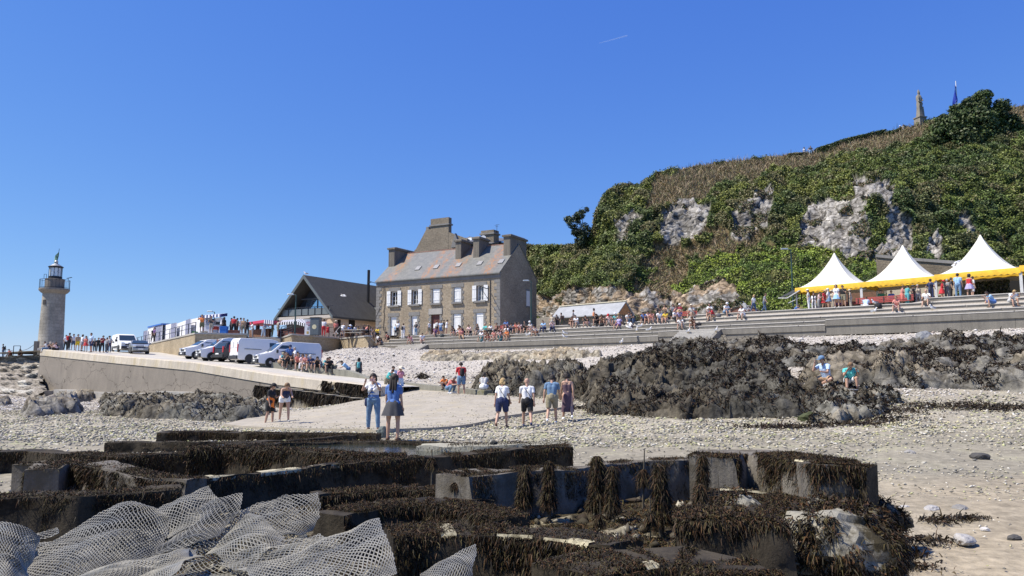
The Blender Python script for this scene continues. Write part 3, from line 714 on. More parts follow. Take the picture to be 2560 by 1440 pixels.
mb.build('stone_trim', trim, house)
white = plain('white painted wood', (0.80, 0.80, 0.77), 0.5, var=0.05, scale=3)
m, n, b = new_mat('window glass'); b.inputs['Base Color'].default_value = (0.04, 0.06, 0.09, 1); b.inputs['Roughness'].default_value = 0.05; b.inputs['Specular IOR Level'].default_value = 1.0; glass = m
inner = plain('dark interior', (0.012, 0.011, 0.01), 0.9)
def shutter(x, w_, z0, z1, y, lab=None):
 mb = MB(); mb.box((x, y, (z0 + z1) / 2), (w_, 0.045, z1 - z0))
 for zz in (z0 + 0.35, z1 - 0.35): mb.box((x, y - 0.035, zz), (w_ * .9, 0.025, 0.08))
 mb.box((x, y - 0.03, (z0 + z1) / 2), (0.03, 0.012, z1 - z0 - .1)); mb.build('shutter', white, house)
for i, (a, b_, k) in enumerate(ups + dws):
 z0, z1 = (WZ0, WZ1) if i < 5 else (0.0, DZ1); c = (a + b_) / 2; w_ = b_ - a
 if k in ('open', 'glass'):
  mb = MB(); 
  for x in (a + .05, b_ - .05): mb.box((x, 0.24, (z0 + z1) / 2), (0.1, 0.08, z1 - z0))
  for z in (z0 + .05, z1 - .05): mb.box((c, 0.24, z), (w_ - .2, 0.08, 0.1))
  mb.box((c, 0.245, (z0 + z1) / 2), (0.07, 0.07, z1 - z0 - .2))
  for f_ in (1 / 3, 2 / 3): mb.box((c, 0.25, z0 + (z1 - z0) * f_), (w_ - .2, 0.04, 0.035))
  if k == 'glass':
   for x in (a + w_ * .27, b_ - w_ * .27): mb.box((x, 0.25, (z0 + z1) / 2), (0.035, 0.04, z1 - z0 - .2))
  fr = mb.build('window', white, house)
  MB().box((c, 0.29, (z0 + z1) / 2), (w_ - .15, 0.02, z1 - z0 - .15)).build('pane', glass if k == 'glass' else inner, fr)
  shutter(a - 0.27 - (0.02), 0.5, z0 - .05, z1 + .03, -0.075); shutter(b_ + 0.27, 0.5, z0 - .05, z1 + .03, -0.075)
 elif k == 'shut':
  shutter(a + w_ * .25 + .01, w_ * .48, z0 + 0.02, z1 - 0.02, 0.08); shutter(b_ - w_ * .25 - .01, w_ * .48, z0 + .02, z1 - 0.02, 0.08)
 elif k == 'door':
  d_ = MB().box((c, 0.15, z1 / 2), (w_, 0.06, z1)).build('door', white, house); MB().box((c - w_ * .3, 0.1, 1.0), (0.05, 0.05, 0.12)).build('handle', black, d_)
 else:
  d_ = MB().box((c, 0.2, z1 / 2), (w_, 0.08, z1)).build('door', plain('brown red door', (0.13, 0.045, 0.035), 0.6), house); d_['label'] = 'dark red brown main door'
  MB().box((c - .2, 0.15, 0.9), (0.35, 0.012, 0.5)).build('notice', white, d_)
  mb = MB(); mb.box((c, -0.03, z1 + 0.35), (w_ + 0.6, 0.1, 0.65)); mb.build('lintel', conc_lite, house)
# gable window
mb = MB(); gy = 6.3; mb.box((hw + 0.04, gy, 4.1), (0.05, 0.75, 1.7)); mb.build('shutter', white, house)
mb = MB(); mb.box((hw + 0.02, gy, 3.15), (0.1, 1.1, 0.16)); mb.box((hw + 0.02, gy, 5.05), (0.06, 1.1, 0.18)); mb.build('sill', trim, house)
# roof
m, n, b = new_mat('lichen slate'); tc = N(n, 'ShaderNodeTexCoord'); v = tc.outputs['Object']
br = N(n, 'ShaderNodeTexBrick'); L(n, mapping(n, v, (1, 1.0, 1), (0, 0, 0)), br.inputs['Vector']); br.inputs['Scale'].default_value = 1; br.inputs['Brick Width'].default_value = 0.3; br.inputs['Row Height'].default_value = 0.2; br.inputs['Mortar Size'].default_value = 0.012
br.inputs['Color1'].default_value = (0.15, 0.15, 0.14, 1); br.inputs['Color2'].default_value = (0.25, 0.24, 0.21, 1); br.inputs['Mortar'].default_value = (0.12, 0.12, 0.12, 1)
f1 = ramp(n, noise(n, v, 2.0, 6, 0.7), 0.3, 0.75); c = mixc(n, 0.6, br.outputs['Color'], mixc(n, f1, (0.11, 0.112, 0.10), (0.235, 0.23, 0.195)))
sx = N(n, 'ShaderNodeSeparateXYZ'); L(n, v, sx.inputs[0])
# rust coloured lichen runs below the chimneys (broad streaks down the slope)
tot = None
for cx, wd_, s_ in ((1.9, 0.75, 1), (6.7, 0.55, 1), (8.0, 0.5, .8), (9.9, 0.75, 1), (10.9, 0.5, .7), (14.9, 0.75, 1)):
 d_ = N(n, 'ShaderNodeMath', operation='SUBTRACT'); L(n, sx.outputs[0], d_.inputs[0]); d_.inputs[1].default_value = cx
 a_ = N(n, 'ShaderNodeMath', operation='ABSOLUTE'); L(n, d_.outputs[0], a_.inputs[0])
 mr = N(n, 'ShaderNodeMapRange'); mr.inputs[1].default_value = wd_ * 1.3; mr.inputs[2].default_value = wd_ * .2; mr.inputs[3].default_value = 0; mr.inputs[4].default_value = s_; L(n, a_.outputs[0], mr.inputs[0])
 if tot is None: tot = mr.outputs[0]
 else:
  mx = N(n, 'ShaderNodeMath', operation='MAXIMUM'); L(n, tot, mx.inputs[0]); L(n, mr.outputs[0], mx.inputs[1]); tot = mx.outputs[0]
nn = ramp(n, noise(n, mapping(n, v, (1.6, 0.8, 0.8)), 2.4, 8, 0.8), 0.45, 0.62)
mm = N(n, 'ShaderNodeMath', operation='MULTIPLY'); L(n, tot, mm.inputs[0]); L(n, nn, mm.inputs[1])
c = mixc(n, mm.outputs[0], c, (0.40, 0.16, 0.035)); L(n, c, b.inputs['Base Color']); b.inputs['Roughness'].default_value = 0.4
bump(n, b, br.outputs['Fac'], -0.4, 0.02); lichen = m
mb = MB(); ov = 0.28; sl_ = (hr - he) / (hd / 2)
def roofslab(y0, z0, y1, z1, x0=-0.08, x1=hw + 0.06, th=0.12):
 mb.hexa([(x0, y0, z0), (x1, y0, z0), (x1, y1, z1), (x0, y1, z1)], [(x0, y0, z0 + th), (x1, y0, z0 + th), (x1, y1, z1 + th), (x0, y1, z1 + th)])
roofslab(-ov, he - ov * sl_ + .02, hd / 2, hr + .02); roofslab(hd / 2, hr + .02, hd + ov, he - ov * sl_ + .02)
rf = mb.build('roof', lichen, house)
mb = MB(); 
for k in range(44): mb.box((0.2 + k * (hw - .2) / 44, hd / 2, hr + 0.16), (0.35, 0.14, 0.07))
mb.build('ridge_tiles', plain('red ridge tile', (0.40, 0.22, 0.17), 0.8, var=.3), rf)
for px, py in ((1002, 0), (1048, 0), (1104, 1), (1158, 0), (1212, 0)):
 x = hx(px) + 1.2; yy = 1.35; z = he + sl_ * yy + 0.16; q = Euler((math.atan(sl_), 0, 0)).to_matrix()
 f_ = MB().box((x, yy, z + .03), (0.6, 0.75, 0.1), q).build('skylight', plain('skylight frame', (.25, .25, .25), .5, .4), rf)
chm = concrete('chimney render', (0.22, 0.195, 0.155), streak=0.5, scale=1.2)
for x0, w_, ya, yb, zt in ((0.0, 0.85, 2.1, 6.3, 10.45), (hx(1098) + .4, 0.75, 2.4, 4.6, 10.65), (hx(1138) + .7, 0.75, 2.4, 4.6, 10.75), (hw - 0.9, 0.85, 2.3, 6.1, 10.65)):
 mb = MB(); z0 = he + sl_ * ya - 0.5
 mb.box((x0 + w_ / 2, (ya + yb) / 2, (z0 + zt) / 2), (w_, yb - ya, zt - z0)); cc_ = mb.build('chimney', chm, rf)
 MB().box((x0 + w_ / 2, (ya + yb) / 2, zt + 0.04), (w_ + 0.28, yb - ya + 0.28, 0.2)).box((x0 + w_ / 2, (ya + yb) / 2, zt + .2), (w_ + .1, yb - ya + .1, 0.12), taper=.8).build('cap', chm, cc_)
# ironwork bracket, gutter pipe, climbing stem on the wall
mb = MB(); x = hx(1222); mb.bar((x, -0.1, 4.6), (x + 0.2, -2.4, 4.7), 0.06); mb.bar((x, -0.05, 3.4), (x + .2, -2.2, 4.65), 0.04); mb.bar((x + .15, -0.05, -.5), (x + .15, -0.05, 5.6), 0.05); mb.build('iron_bracket', black, house)
# antenna-less small camera lamp at the corner
mb = MB(); mb.bar((0.0, -0.1, he - .3), (-0.6, -.3, he - .1), 0.06); mb.box((-0.75, -.35, he - .12), (0.35, 0.15, 0.12)); mb.build('corner_lamp', rail_mat, house)
rv = np.random.default_rng(9); mb = MB(); pth = [Vector((1.1, -0.05, 5.8))]
for k in range(12): pth.append(pth[-1] + Vector((rv.uniform(-.12, .12), 0, -rv.uniform(.3, .5))))
mb.path(pth, 0.03, 5); pth = [Vector((0.95, -0.05, 5.6))]
for k in range(9): pth.append(pth[-1] + Vector((rv.uniform(-.25, .05), 0, -rv.uniform(.3, .5))))
mb.path(pth, 0.02, 5); mb.build('climbing_stem', plain('dead stem', (.12, .10, .08)), house)
house.scale = (1.12,) * 3; house.location = Vector(house.location) * 1.12
# TALL GREY HOUSE BEHIND
BL = Vector(XY(1016, 106)); BX = HX; back = thing('rear_house', 'tall grey stone house with a big chimney stack behind the shuttered house', 'house', (BL.x, BL.y, 4.6), HA)
hs2 = masonry('dark rubble', (0.21, 0.175, 0.125), (0.32, 0.27, 0.20), (0.2, 0.17, 0.13), bw=0.4, bh=0.14, msize=0.015, stain=0.2)
slate = plain('dark slate', (0.125, 0.125, 0.13), 0.6, var=.35, scale=9, bmp=.4)
def bz(y, D=103): return (940 - y) * D / 1900 - 4.6
bx = lambda px: line_u(px, BL, BX)
# gable wall facing the viewer with stepped chimney
g0, g1 = bx(1018), bx(1118); 
mb = MB(); pts = [(g0 - 0.2, 0, -1), (g1 + 3, 0, -1), (g1 + 3, 0, bz(600)), (g1, 0, bz(578)), (bx(1070), 0, bz(565)), (bx(1060), 0, bz(566)), (bx(1036), 0, bz(612)), (g0 - .2, 0, bz(634))]
mb.prism(pts, (0, 0, 0), (0, 0.7, 0)); mb.box(((bx(1072) + g1) / 2, 0.35, bz(580)), (g1 - bx(1072), 0.74, 4.4)); gw = mb.build('wall', hs2, back, uv=True)
MB().box(((bx(1072) + g1) / 2, 0.35, bz(557)), (g1 - bx(1072) + .3, 1.0, 0.2)).build('chimney_cap', trim, back)
for px, c_ in ((1086, (0.10, .06, .06)), (1099, (.02, .02, .03))): MB().tube((bx(px), .35, bz(556)), (bx(px), .35, bz(546)), 0.14).build('chimney_pot', plain('pot %d' % px, c_), back)
MB().box((bx(1063), 0.3, bz(569)), (0.45, 0.5, 1.2)).build('finial', trim, back)
mb = MB()
mb.hexa([(g1, 0.2, bz(598)), (g1 + 6.8, 0.2, bz(618)), (g1 + 6.8, 6, bz(590)), (g1, 6, bz(575))], [(g1, 0.2, bz(596)), (g1 + 6.8, 0.2, bz(616)), (g1 + 6.8, 6, bz(588)), (g1, 6, bz(573))])
ya, yb = bx(1138), bx(1245)
mb.prism([(ya - 2.2, -1.0, bz(640)), (ya, 3, bz(585)), (yb, 5, bz(612)), (yb + 1, -1.0, bz(655))], (0, 0, 0), (0, .3, .2)); br_ = mb.build('roof', slate, back)
for px, py in ((1161, 598), (1183, 612)): MB().box((bx(px), 1.2, bz(py)), (0.7, 0.1, .7), Euler((-0.7, 0, 0)).to_matrix()).build('skylight', plain('skylight glass', (.5, .55, .6), .2), br_)
mb = MB(); mb.prism([(bx(1128), -0.4, bz(620)), (bx(1150), -0.4, bz(620)), (bx(1138), -.4, bz(584))], (0, 0, 0), (0, .5, 0)); mb.build('dormer_gable', trim, back)
mb = MB(); mb.box((bx(1208), 1.6, bz(604)), (2.0, 1.4, 2.6)); mb.build('chimney', hs2, back, uv=True); MB().box((bx(1208), 1.6, bz(589)), (2.3, 1.7, .2)).build('chimney_cap', trim, back)
mb = MB(); x = bx(1226); mb.bar((x, 1.6, bz(590)), (x, 1.6, bz(565)), 0.04); mb.bar((x - .35, 1.6, bz(567)), (x + .35, 1.6, bz(566)), 0.03); mb.bar((x - .25, 1.6, bz(571)), (x + .2, 1.6, bz(570)), 0.03); mb.build('antenna', rail_mat, back)
MB().lathe([(0.05, 0), (0.3, 0.1), (0.36, 0.16)], 12, (bx(1200), 0.7, bz(600)), Euler((1.4, 0, 0.5)).to_matrix()).build('satellite_dish', white, back)
back.scale = (1.12,) * 3; back.location = Vector(back.location) * 1.12
# GABLED BUILDING WITH BLACK ROOF AND GLAZED BALCONY
GX = Vector((0.86, -0.51)); GY = Vector((0.51, 0.86)); GL = Vector(XY(702, 90.5)); GA = math.atan2(GX.y, GX.x)
gw_ = line_u(834, GL, GX); 
ab = thing('gabled_building', 'black roofed building with a steep gable and glazed balcony left of the old house', 'building', (GL.x, GL.y, 4.1), GA)
eh = 2.8; rh = 7.35; dl = 17.0
blackroof = concrete('black slate roof', (0.088, 0.085, 0.075), streak=0.3, scale=1.5)
cream = plain('pink cream render', (0.60, 0.47, 0.37), 0.85, var=.08)
mb = MB(); mb.box((gw_ / 2, dl / 2 + 0.5, eh / 2), (gw_ - 0.5, dl - 1, eh)); mb.build('wall', cream, ab)
mb = MB(); s_ = (rh - eh) / (gw_ / 2); e = 0.4
def rs(x0, z0, x1, z1): mb.hexa([(x0, -0.9, z0), (x1, -0.9, z1), (x1, dl, z1), (x0, dl, z0)], [(x0, -0.9, z0 + .22), (x1, -0.9, z1 + .22), (x1, dl, z1 + .22), (x0, dl, z0 + .22)])
rs(-e, eh - e * s_, gw_ / 2, rh); rs(gw_ / 2, rh, gw_ + e, eh - e * s_); ar = mb.build('roof', blackroof, ab)
mb = MB()
mb.hexa([(-e - .1, -.97, eh - e * s_ - .1), (gw_ / 2, -.97, rh - .2), (gw_ / 2, -.91, rh - .2), (-e - .1, -.91, eh - e * s_ - .1)], [(-e - .1, -.97, eh - e * s_ + .25), (gw_ / 2, -.97, rh + .28), (gw_ / 2, -.91, rh + .28), (-e - .1, -.91, eh - e * s_ + .25)])
mb.hexa([(gw_ / 2, -.97, rh - .2), (gw_ + e + .1, -.97, eh - e * s_ - .1), (gw_ + e + .1, -.91, eh - e * s_ - .1), (gw_ / 2, -.91, rh - .2)], [(gw_ / 2, -.97, rh + .28), (gw_ + e + .1, -.97, eh - e * s_ + .25), (gw_ + e + .1, -.91, eh - e * s_ + .25), (gw_ / 2, -.91, rh + .28)])
mb.build('bargeboard', plain('grey bargeboard', (.12, .14, .14), .6), ar)
# recessed gable front
dkw = plain('dark cladding', (0.035, 0.04, 0.045), 0.6)
mb = MB(); mb.prism([(0.3, 1.2, eh), (gw_ - 0.3, 1.2, eh), (gw_ / 2, 1.2, rh - .2)], (0, 0, 0), (0, 0.2, 0)); mb.build('gable_wall', dkw, ab)
m, n, b = new_mat('balcony glass'); b.inputs['Base Color'].default_value = (0.35, 0.5, 0.65, 1); b.inputs['Roughness'].default_value = 0.03; b.inputs['Metallic'].default_value = 0.85
mb = MB(); zc = eh + 1.45; c_ = gw_ / 2
mb.prism([(c_ - 1.95, 1.13, zc - .6), (c_ + 2.35, 1.13, zc - .6), (c_ + 1.75, 1.13, zc + .62), (c_ - 1.35, 1.13, zc + .62)], (0, 0, 0), (0, 0.05, 0)); wn = mb.build('window', m, ab)
mb = MB(); mb.box((c_ + .3, 1.08, zc), (0.08, 0.08, 1.3)); mb.bar((c_ - 2.4, 1.0, zc + .72), (c_ + 2.0, 1.0, zc + .72), 0.16); mb.bar((c_ - 2.4, 1.08, zc - .66), (c_ + 2.5, 1.08, zc - .66), 0.08); mb.build('window_frame', plain('grey frame', (.12, .13, .14), .5), wn)
mb = MB(); mb.box((gw_ / 2, -0.1, eh - 0.2), (gw_ + 0.2, 1.5, 0.35)); mb.build('balcony_floor', plain('cream fascia', (.50, .45, .38), .8), ab)
mb = MB(); mb.box((gw_ / 2, -0.55, eh + 0.48), (gw_ - 0.6, 0.03, 0.75)); mb.build('balcony_panel', plain('grey glass panel', (.16, .18, .18), .3), ab)
mb = MB()
for k in range(8): mb.bar((0.5 + k * (gw_ - 1) / 7, -.6, eh), (0.5 + k * (gw_ - 1) / 7, -.6, eh + 1.0), 0.06)
mb.bar((-.2, -.6, eh + 1.0), (gw_ + .2, -.6, eh + 1.0), 0.07); mb.build('balcony_railing', rail_mat, ab)
ab.scale = (1.12,) * 3; ab.location = Vector(ab.location) * 1.12
MB().tube((gw_ * .78, 7.6, 5), (gw_ * .78, 7.6, 9.0), 0.17).build('flue', black, ar)
sk = MB().box((gw_ * .93, 8.2, eh + s_ * gw_ * .09 + .3), (1.0, 0.9, 0.12), Euler((0, math.atan(s_), 0)).to_matrix()).build('skylight', plain('skylight pane', (.25, .27, .26), .2), ar)
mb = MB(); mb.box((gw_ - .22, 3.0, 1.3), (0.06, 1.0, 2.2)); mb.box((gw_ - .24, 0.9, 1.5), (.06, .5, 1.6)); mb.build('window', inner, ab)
# HILL
HC = [(1240,790,113),(1340,775,104),(1450,775,95),(1600,775,85),(1850,778,79),(2000,765,77),(2100,745,76),(2300,725,72),(2560,705,69),(2800,700,67),
 (1240,640,124),(1330,625,115),(1480,618,106),(1650,640,95),(1800,600,93),(2000,604,89),(2200,640,82),(2400,668,79),(2560,690,76),(2800,690,74),
 (1420,690,101),(1500,680,92),(1600,690,90),(1850,690,84),(2000,680,81),(2100,690,79.5),(2300,690,76),
 (1545,600,99),(1560,545,101),(1700,590,97.5),(1700,515,99.5),(1880,570,94.5),(1890,490,97),(2050,610,87.5),(2100,520,91),(2240,600,85),(2180,470,90),(2450,580,85),(2700,560,82),
 (1440,540,106),(1490,478,110),(1600,465,114),(1650,428,118),(1750,412,121),(1850,398,123),(2013,372,126),(2200,325,124),(2310,305,119),(2400,290,117),(2500,268,116),(2560,262,116),(2800,240,116),
 (1600,500,105),(1700,460,107),(1900,450,107),(2100,430,103),(2300,400,100),(2500,400,98),(2700,390,97)]
hc = np.array([(a, b) for a, b, _ in HC], float); hd_ = np.array([c for _, _, c in HC], float)
hD = tps(hc / 400.0, hd_, 3e-3)
sil = np.array([(1150,640),(1240,640),(1300,622),(1315,612),(1400,612),(1430,612),(1474,590),(1489,530),(1508,488),(1545,462),(1600,462),(1630,440),(1660,428),(1750,411),(1850,400),(1960,386),(2040,378),(2100,362),(2200,335),(2260,318),(2310,304),(2360,292),(2420,280),(2500,268),(2560,262),(2700,250),(2900,240)], float)
foot = np.array([(1150,870),(1300,870),(1600,850),(1850,840),(2000,835),(2200,820),(2900,790)], float)
NCc, NRr = 420, 200
cpx = np.linspace(1180, 2860, NCc); V = []
ys = np.linspace(0, 1, NRr)
top = np.interp(cpx, sil[:, 0], sil[:, 1]); bot = np.interp(cpx, foot[:, 0], foot[:, 1])
PY = bot[None] + (top - bot)[None] * ys[:, None]; PX = np.repeat(cpx[None], NRr, 0)
Dh = hD(np.stack([PX.ravel(), PY.ravel()], 1) / 400.0)
u_ = (PX.ravel() - 1280) / FPX; v_ = (720 - PY.ravel()) / FPX; yy = ct - st * v_; zz = st + ct * v_
HV = np.stack([u_ * Dh / yy, Dh, zz * Dh / yy], 1)
# bushes: rounded clumps, rock faces: angular
ROCK = [[(1536,612),(1545,565),(1575,545),(1603,548),(1600,575),(1575,612)],
 [(1650,592),(1652,540),(1680,510),(1720,505),(1760,520),(1762,560),(1745,585),(1700,600)],
 [(1840,575),(1852,540),(1870,500),(1890,478),(1915,480),(1925,520),(1920,560),(1880,590)],
 [(2003,612),(2012,560),(2035,525),(2080,505),(2130,500),(2138,470),(2150,445),(2200,460),(2228,480),(2225,520),(2255,540),(2272,600),(2265,628),(2200,640),(2090,618)],
 [(2390,560),(2400,540),(2430,545),(2430,570)],[(2340,650),(2330,600),(2350,590),(2370,640)],
 [(1330,760),(1345,735),(1400,745),(1420,720),(1500,712),(1560,728),(1640,722),(1700,735),(1760,705),(1812,712),(1822,790),(1330,800)]]
GREENIN = [[(2150,520),(2190,500),(2215,520),(2208,570),(2200,612),(2178,610),(2170,560)],[(1585,560),(1650,540),(1655,600),(1580,612)]]
BROWN = [[(1620,470),(1650,430),(1750,412),(1850,400),(1960,386),(2100,350),(2260,318),(2310,304),(2330,330),(2200,370),(2050,400),(1900,440),(1800,450),(1760,490),(1700,500),(1620,515),(1605,500)],
 [(1600,655),(1640,610),(1720,575),(1800,570),(1900,590),(1950,610),(1820,625),(1740,640),(1650,680)],[(1590,700),(1640,660),(1730,650),(1700,720),(1620,740)],
 [(2470,262),(2570,255),(2700,240),(2700,330),(2540,330)]]
WALLH = []
fx = PX.ravel(); fy = PY.ravel()
jit = fbm(np.stack([fx / 45, fy / 45, fx * 0], 1), 4, 31) * 26
jx, jy = fx + jit, fy + fbm(np.stack([fx / 45, fy / 45, fx * 0 + 9], 1), 4, 35) * 22
rockm = np.zeros(len(fx), bool)
for p_ in ROCK:
 c_ = np.mean(p_, 0); p_ = [tuple(c_ + (np.array(q_) - c_) * 1.13) for q_ in p_]
 rockm |= in_poly(jx, jy, p_)
for p_ in GREENIN: rockm &= ~in_poly(jx, jy, p_)
brownm = np.zeros(len(fx), bool)
for p_ in BROWN: brownm |= in_poly(jx, jy, p_)
brownm &= ~rockm & ((fbm(HV / 2.2, 3, 91) > -.2) | (fy < 540))
# wall-like ivy hedge behind the hut and tents
ivyw = in_poly(jx * 0.5 + fx * .5, jy * 0.3 + fy * .7, [(1500, 790), (1560, 740), (1600, 660), (1720, 650), (1800, 620), (2000, 603), (2120, 612), (2225, 650), (2160, 700), (2150, 790)])
def outward(V, nr, nc):
 G_ = V.reshape(nr, nc, 3); du = np.gradient(G_, axis=1); dv = np.gradient(G_, axis=0); n_ = np.cross(du, dv); n_ /= np.linalg.norm(n_, axis=2)[..., None] + 1e-9
 if n_[nr // 2, nc // 2, 1] > 0: n_ = -n_
 return n_.reshape(-1, 3)
HN = outward(HV, NRr, NCc)
w1, id1 = worley(HV / 2.3, 3); w2, id2 = worley(HV / 0.95, 5)
disp = (1 - w1) * 1.6 + (1 - w2) * 0.75 + 0.35 * fbm(HV * 0.9, 3, 7)
disp = disp * np.where(brownm, 0.45, 1.0) * np.where(ivyw, 0.65, 1)
wq = worley(HV * np.array([.75, .75, .4]) + 0.4 * fbm(HV, 3, 19)[:, None], 15)
rd = 0.6 * fbm(HV * np.array([0.35, 0.35, 0.22]), 5, 11, 0.7) + 0.5 * (wq[1] - .5) + 0.55 * (1 - 2 * np.abs(fbm(HV * np.array([.55, .55, .16]), 3, 17, .5))) - .3 - 0.2 * np.clip(wq[0] - .5, 0, 1) + 0.3 * fbm(HV * 2.0, 4, 12, .7) + 0.2
disp = disp - 1.0
disp = np.where(rockm, rd - .25, disp)
edge = np.clip((ys - 0.97) / 0.03, 0, 1)[:, None].repeat(NCc, 1).ravel()
disp *= (1 - 0.6 * edge)
HV2 = HV + HN * disp[:, None]
rk = fbm(HV * 0.7, 5, 41); rk2 = fbm(HV * 3.0, 4, 43)
tint = np.zeros((len(fx), 3))
tint[:] = (0.035, 0.045, 0.018)
tint[brownm] = (0.15, 0.115, 0.06)
rc = np.array([0.25, 0.235, 0.21])[None] * (0.75 + 0.5 * wq[1][:, None]) * (1 + 0.45 * rk[:, None] + 0.45 * rk2[:, None])
rc = np.where((rk2 > 0.40)[:, None], np.array([0.46, 0.44, 0.40]), rc)
low = fy > 700; rc = np.where((low & (rk > -0.1))[:, None], rc * np.array([0.95, 0.78, 0.6]), rc); 
ck_ = np.minimum(np.abs(fbm(HV * np.array([1.1, 1.1, .4]), 4, 45)), np.abs(fbm(HV * np.array([.6, .6, 1.4]), 4, 46)) * 1.5); rc = np.where((ck_ < .035)[:, None], rc * .35, rc)
rc = np.where((fbm(HV * 1.2, 4, 47) > 0.42)[:, None], rc * 0.5, rc)
tint[rockm] = np.clip(rc, 0.04, 0.9)[rockm]
# the ground behind the crest
TOPR = HV2.reshape(NRr, NCc, 3)[-1]; back_rows = []
for d_, dz in ((4, -.1), (12, -.6), (30, -3), (60, -12)):
 b_ = TOPR.copy(); s_ = (b_[:, 1] + d_) / b_[:, 1]; b_[:, 0] *= s_; b_[:, 1] += d_; b_[:, 2] += dz; back_rows.append(b_)
VV = np.concatenate([HV2] + back_rows); TT = np.concatenate([tint, np.tile((0.16, 0.12, 0.07), (4 * NCc, 1))])
hill_mat = attrmat('hill rock and soil', 0.95, 2.2, 0.45, 0.9, 0.15, bdist=0.15, detail=9)
crackle(hill_mat, .7, (.4, .38, .35))
o = np_mesh('hillside', VV, grid_faces(NRr + 4, NCc), hill_mat, TT); tag(o, kind='structure')
# foliage made of leaves
leaf_mat = attrmat('leaves', 0.55, 0, 0, 0, 0.35)
def leaves(name, p, nrm, size, col, seed, up=0.35, spread=0.9, parent=None):
 r = np.random.default_rng(seed); n = len(p)
 d = nrm + r.normal(0, spread, (n, 3)); d[:, 2] += up; d /= np.linalg.norm(d, axis=1)[:, None] + 1e-9
 a = np.cross(d, r.normal(0, 1, (n, 3))); a /= np.linalg.norm(a, axis=1)[:, None] + 1e-9; b_ = np.cross(d, a)
 s = (size * r.uniform(0.6, 1.4, n))[:, None]
 V = np.stack([p - a * s * .5, p - b_ * s * .32 + d * s * .1, p + a * s * .6, p + b_ * s * .34 + d * s * .12], 1).reshape(-1, 3)
 F = np.arange(4 * n).reshape(-1, 4)
 return np_mesh(name, V, F, leaf_mat, np.repeat(col, 4, 0), parent=parent)
def surf_sample(V, nr, nc, mask, n, seed, N_=None):
 r = np.random.default_rng(seed); F = grid_faces(nr, nc); m_ = mask[F].mean(1) > 0.5; F = F[m_]
 A = np.linalg.norm(np.cross(V[F[:, 1]] - V[F[:, 0]], V[F[:, 3]] - V[F[:, 0]]), axis=1); A = np.minimum(A, np.percentile(A, 97)); 
 k = r.choice(len(F), n, p=A / A.sum()); a, b_ = r.uniform(0, 1, (2, n, 1))
 f_ = F[k]; p = (V[f_[:, 0]] * (1 - a) + V[f_[:, 1]] * a) * (1 - b_) + (V[f_[:, 3]] * (1 - a) + V[f_[:, 2]] * a) * b_
 return p, (HN if N_ is None else N_)[f_[:, 0]], f_[:, 0]
wild = (fbm(HV / 1.6, 3, 97) > .36)
inview = (fx > 1290) & (fx < 2680)
gm = ~rockm & ~brownm & inview
p, nn_, fi = surf_sample(HV2, NRr, NCc, gm, 230000, 51); r = np.random.default_rng(52)
p = p + nn_ * (r.uniform(-0.05, 0.38, len(p)) ** 1)[:, None]
base = np.array([(0.075, 0.105, 0.030), (0.100, 0.125, 0.034), (0.058, 0.085, 0.030), (0.120, 0.140, 0.040), (0.085, 0.095, 0.045)])
cl = base[(id1[fi] * 4.99).astype(int)] * np.array([1.2, 1.12, .8]); cl = cl * (0.75 + 0.85 * id2[fi])[:, None] * r.uniform(0.7, 1.35, (len(p), 1))
iv = ivyw[fi]; cl[iv] = cl[iv] * np.array([1.2, 1.35, 0.8]); cl[(fx[fi] > 2150) & ~iv] *= np.array([.85, .92, .95])
mixb = ((id1[fi] > 0.86) | wild[fi]) & (r.uniform(0, 1, len(p)) < 0.6); cl[mixb] = cl[mixb] * 0.4 + np.array([0.11, 0.085, 0.04])
tag(leaves('ivy_and_shrubs', p, nn_, np.where(fy[fi] > 640, 0.19, 0.22), np.clip(cl, 0, 1), 53), kind='stuff')
p, nn_, fi = surf_sample(HV2, NRr, NCc, brownm & inview, 42000, 61)
col = pick(r, [(.30, .22, .13), (.36, .28, .17), (.22, .16, .10), (.22, .20, .09), (.13, .14, .06)], len(p), .2)
o = blades(p, np.tile((0, 0, 1.0), (len(p), 1)) * 0.8 + nn_ * .3, 0.42, 0.05, col, droop=0.25, spread=0.55, name='dry_grass_and_bracken', mat=leaf_mat, seed=62)
# loose ivy creeping over rock edges
p, nn_, fi = surf_sample(HV2, NRr, NCc, rockm & inview & (fbm(HV * 0.5, 4, 71) > 0.12), 12000, 72); col = pick(r, [(.05, .08, .02), (.10, .09, .04), (.16, .11, .06)], len(p), .3)
tag(leaves('creeping_ivy', p + nn_ * .12, nn_, np.full(len(p), 0.2), col, 73), kind='stuff')
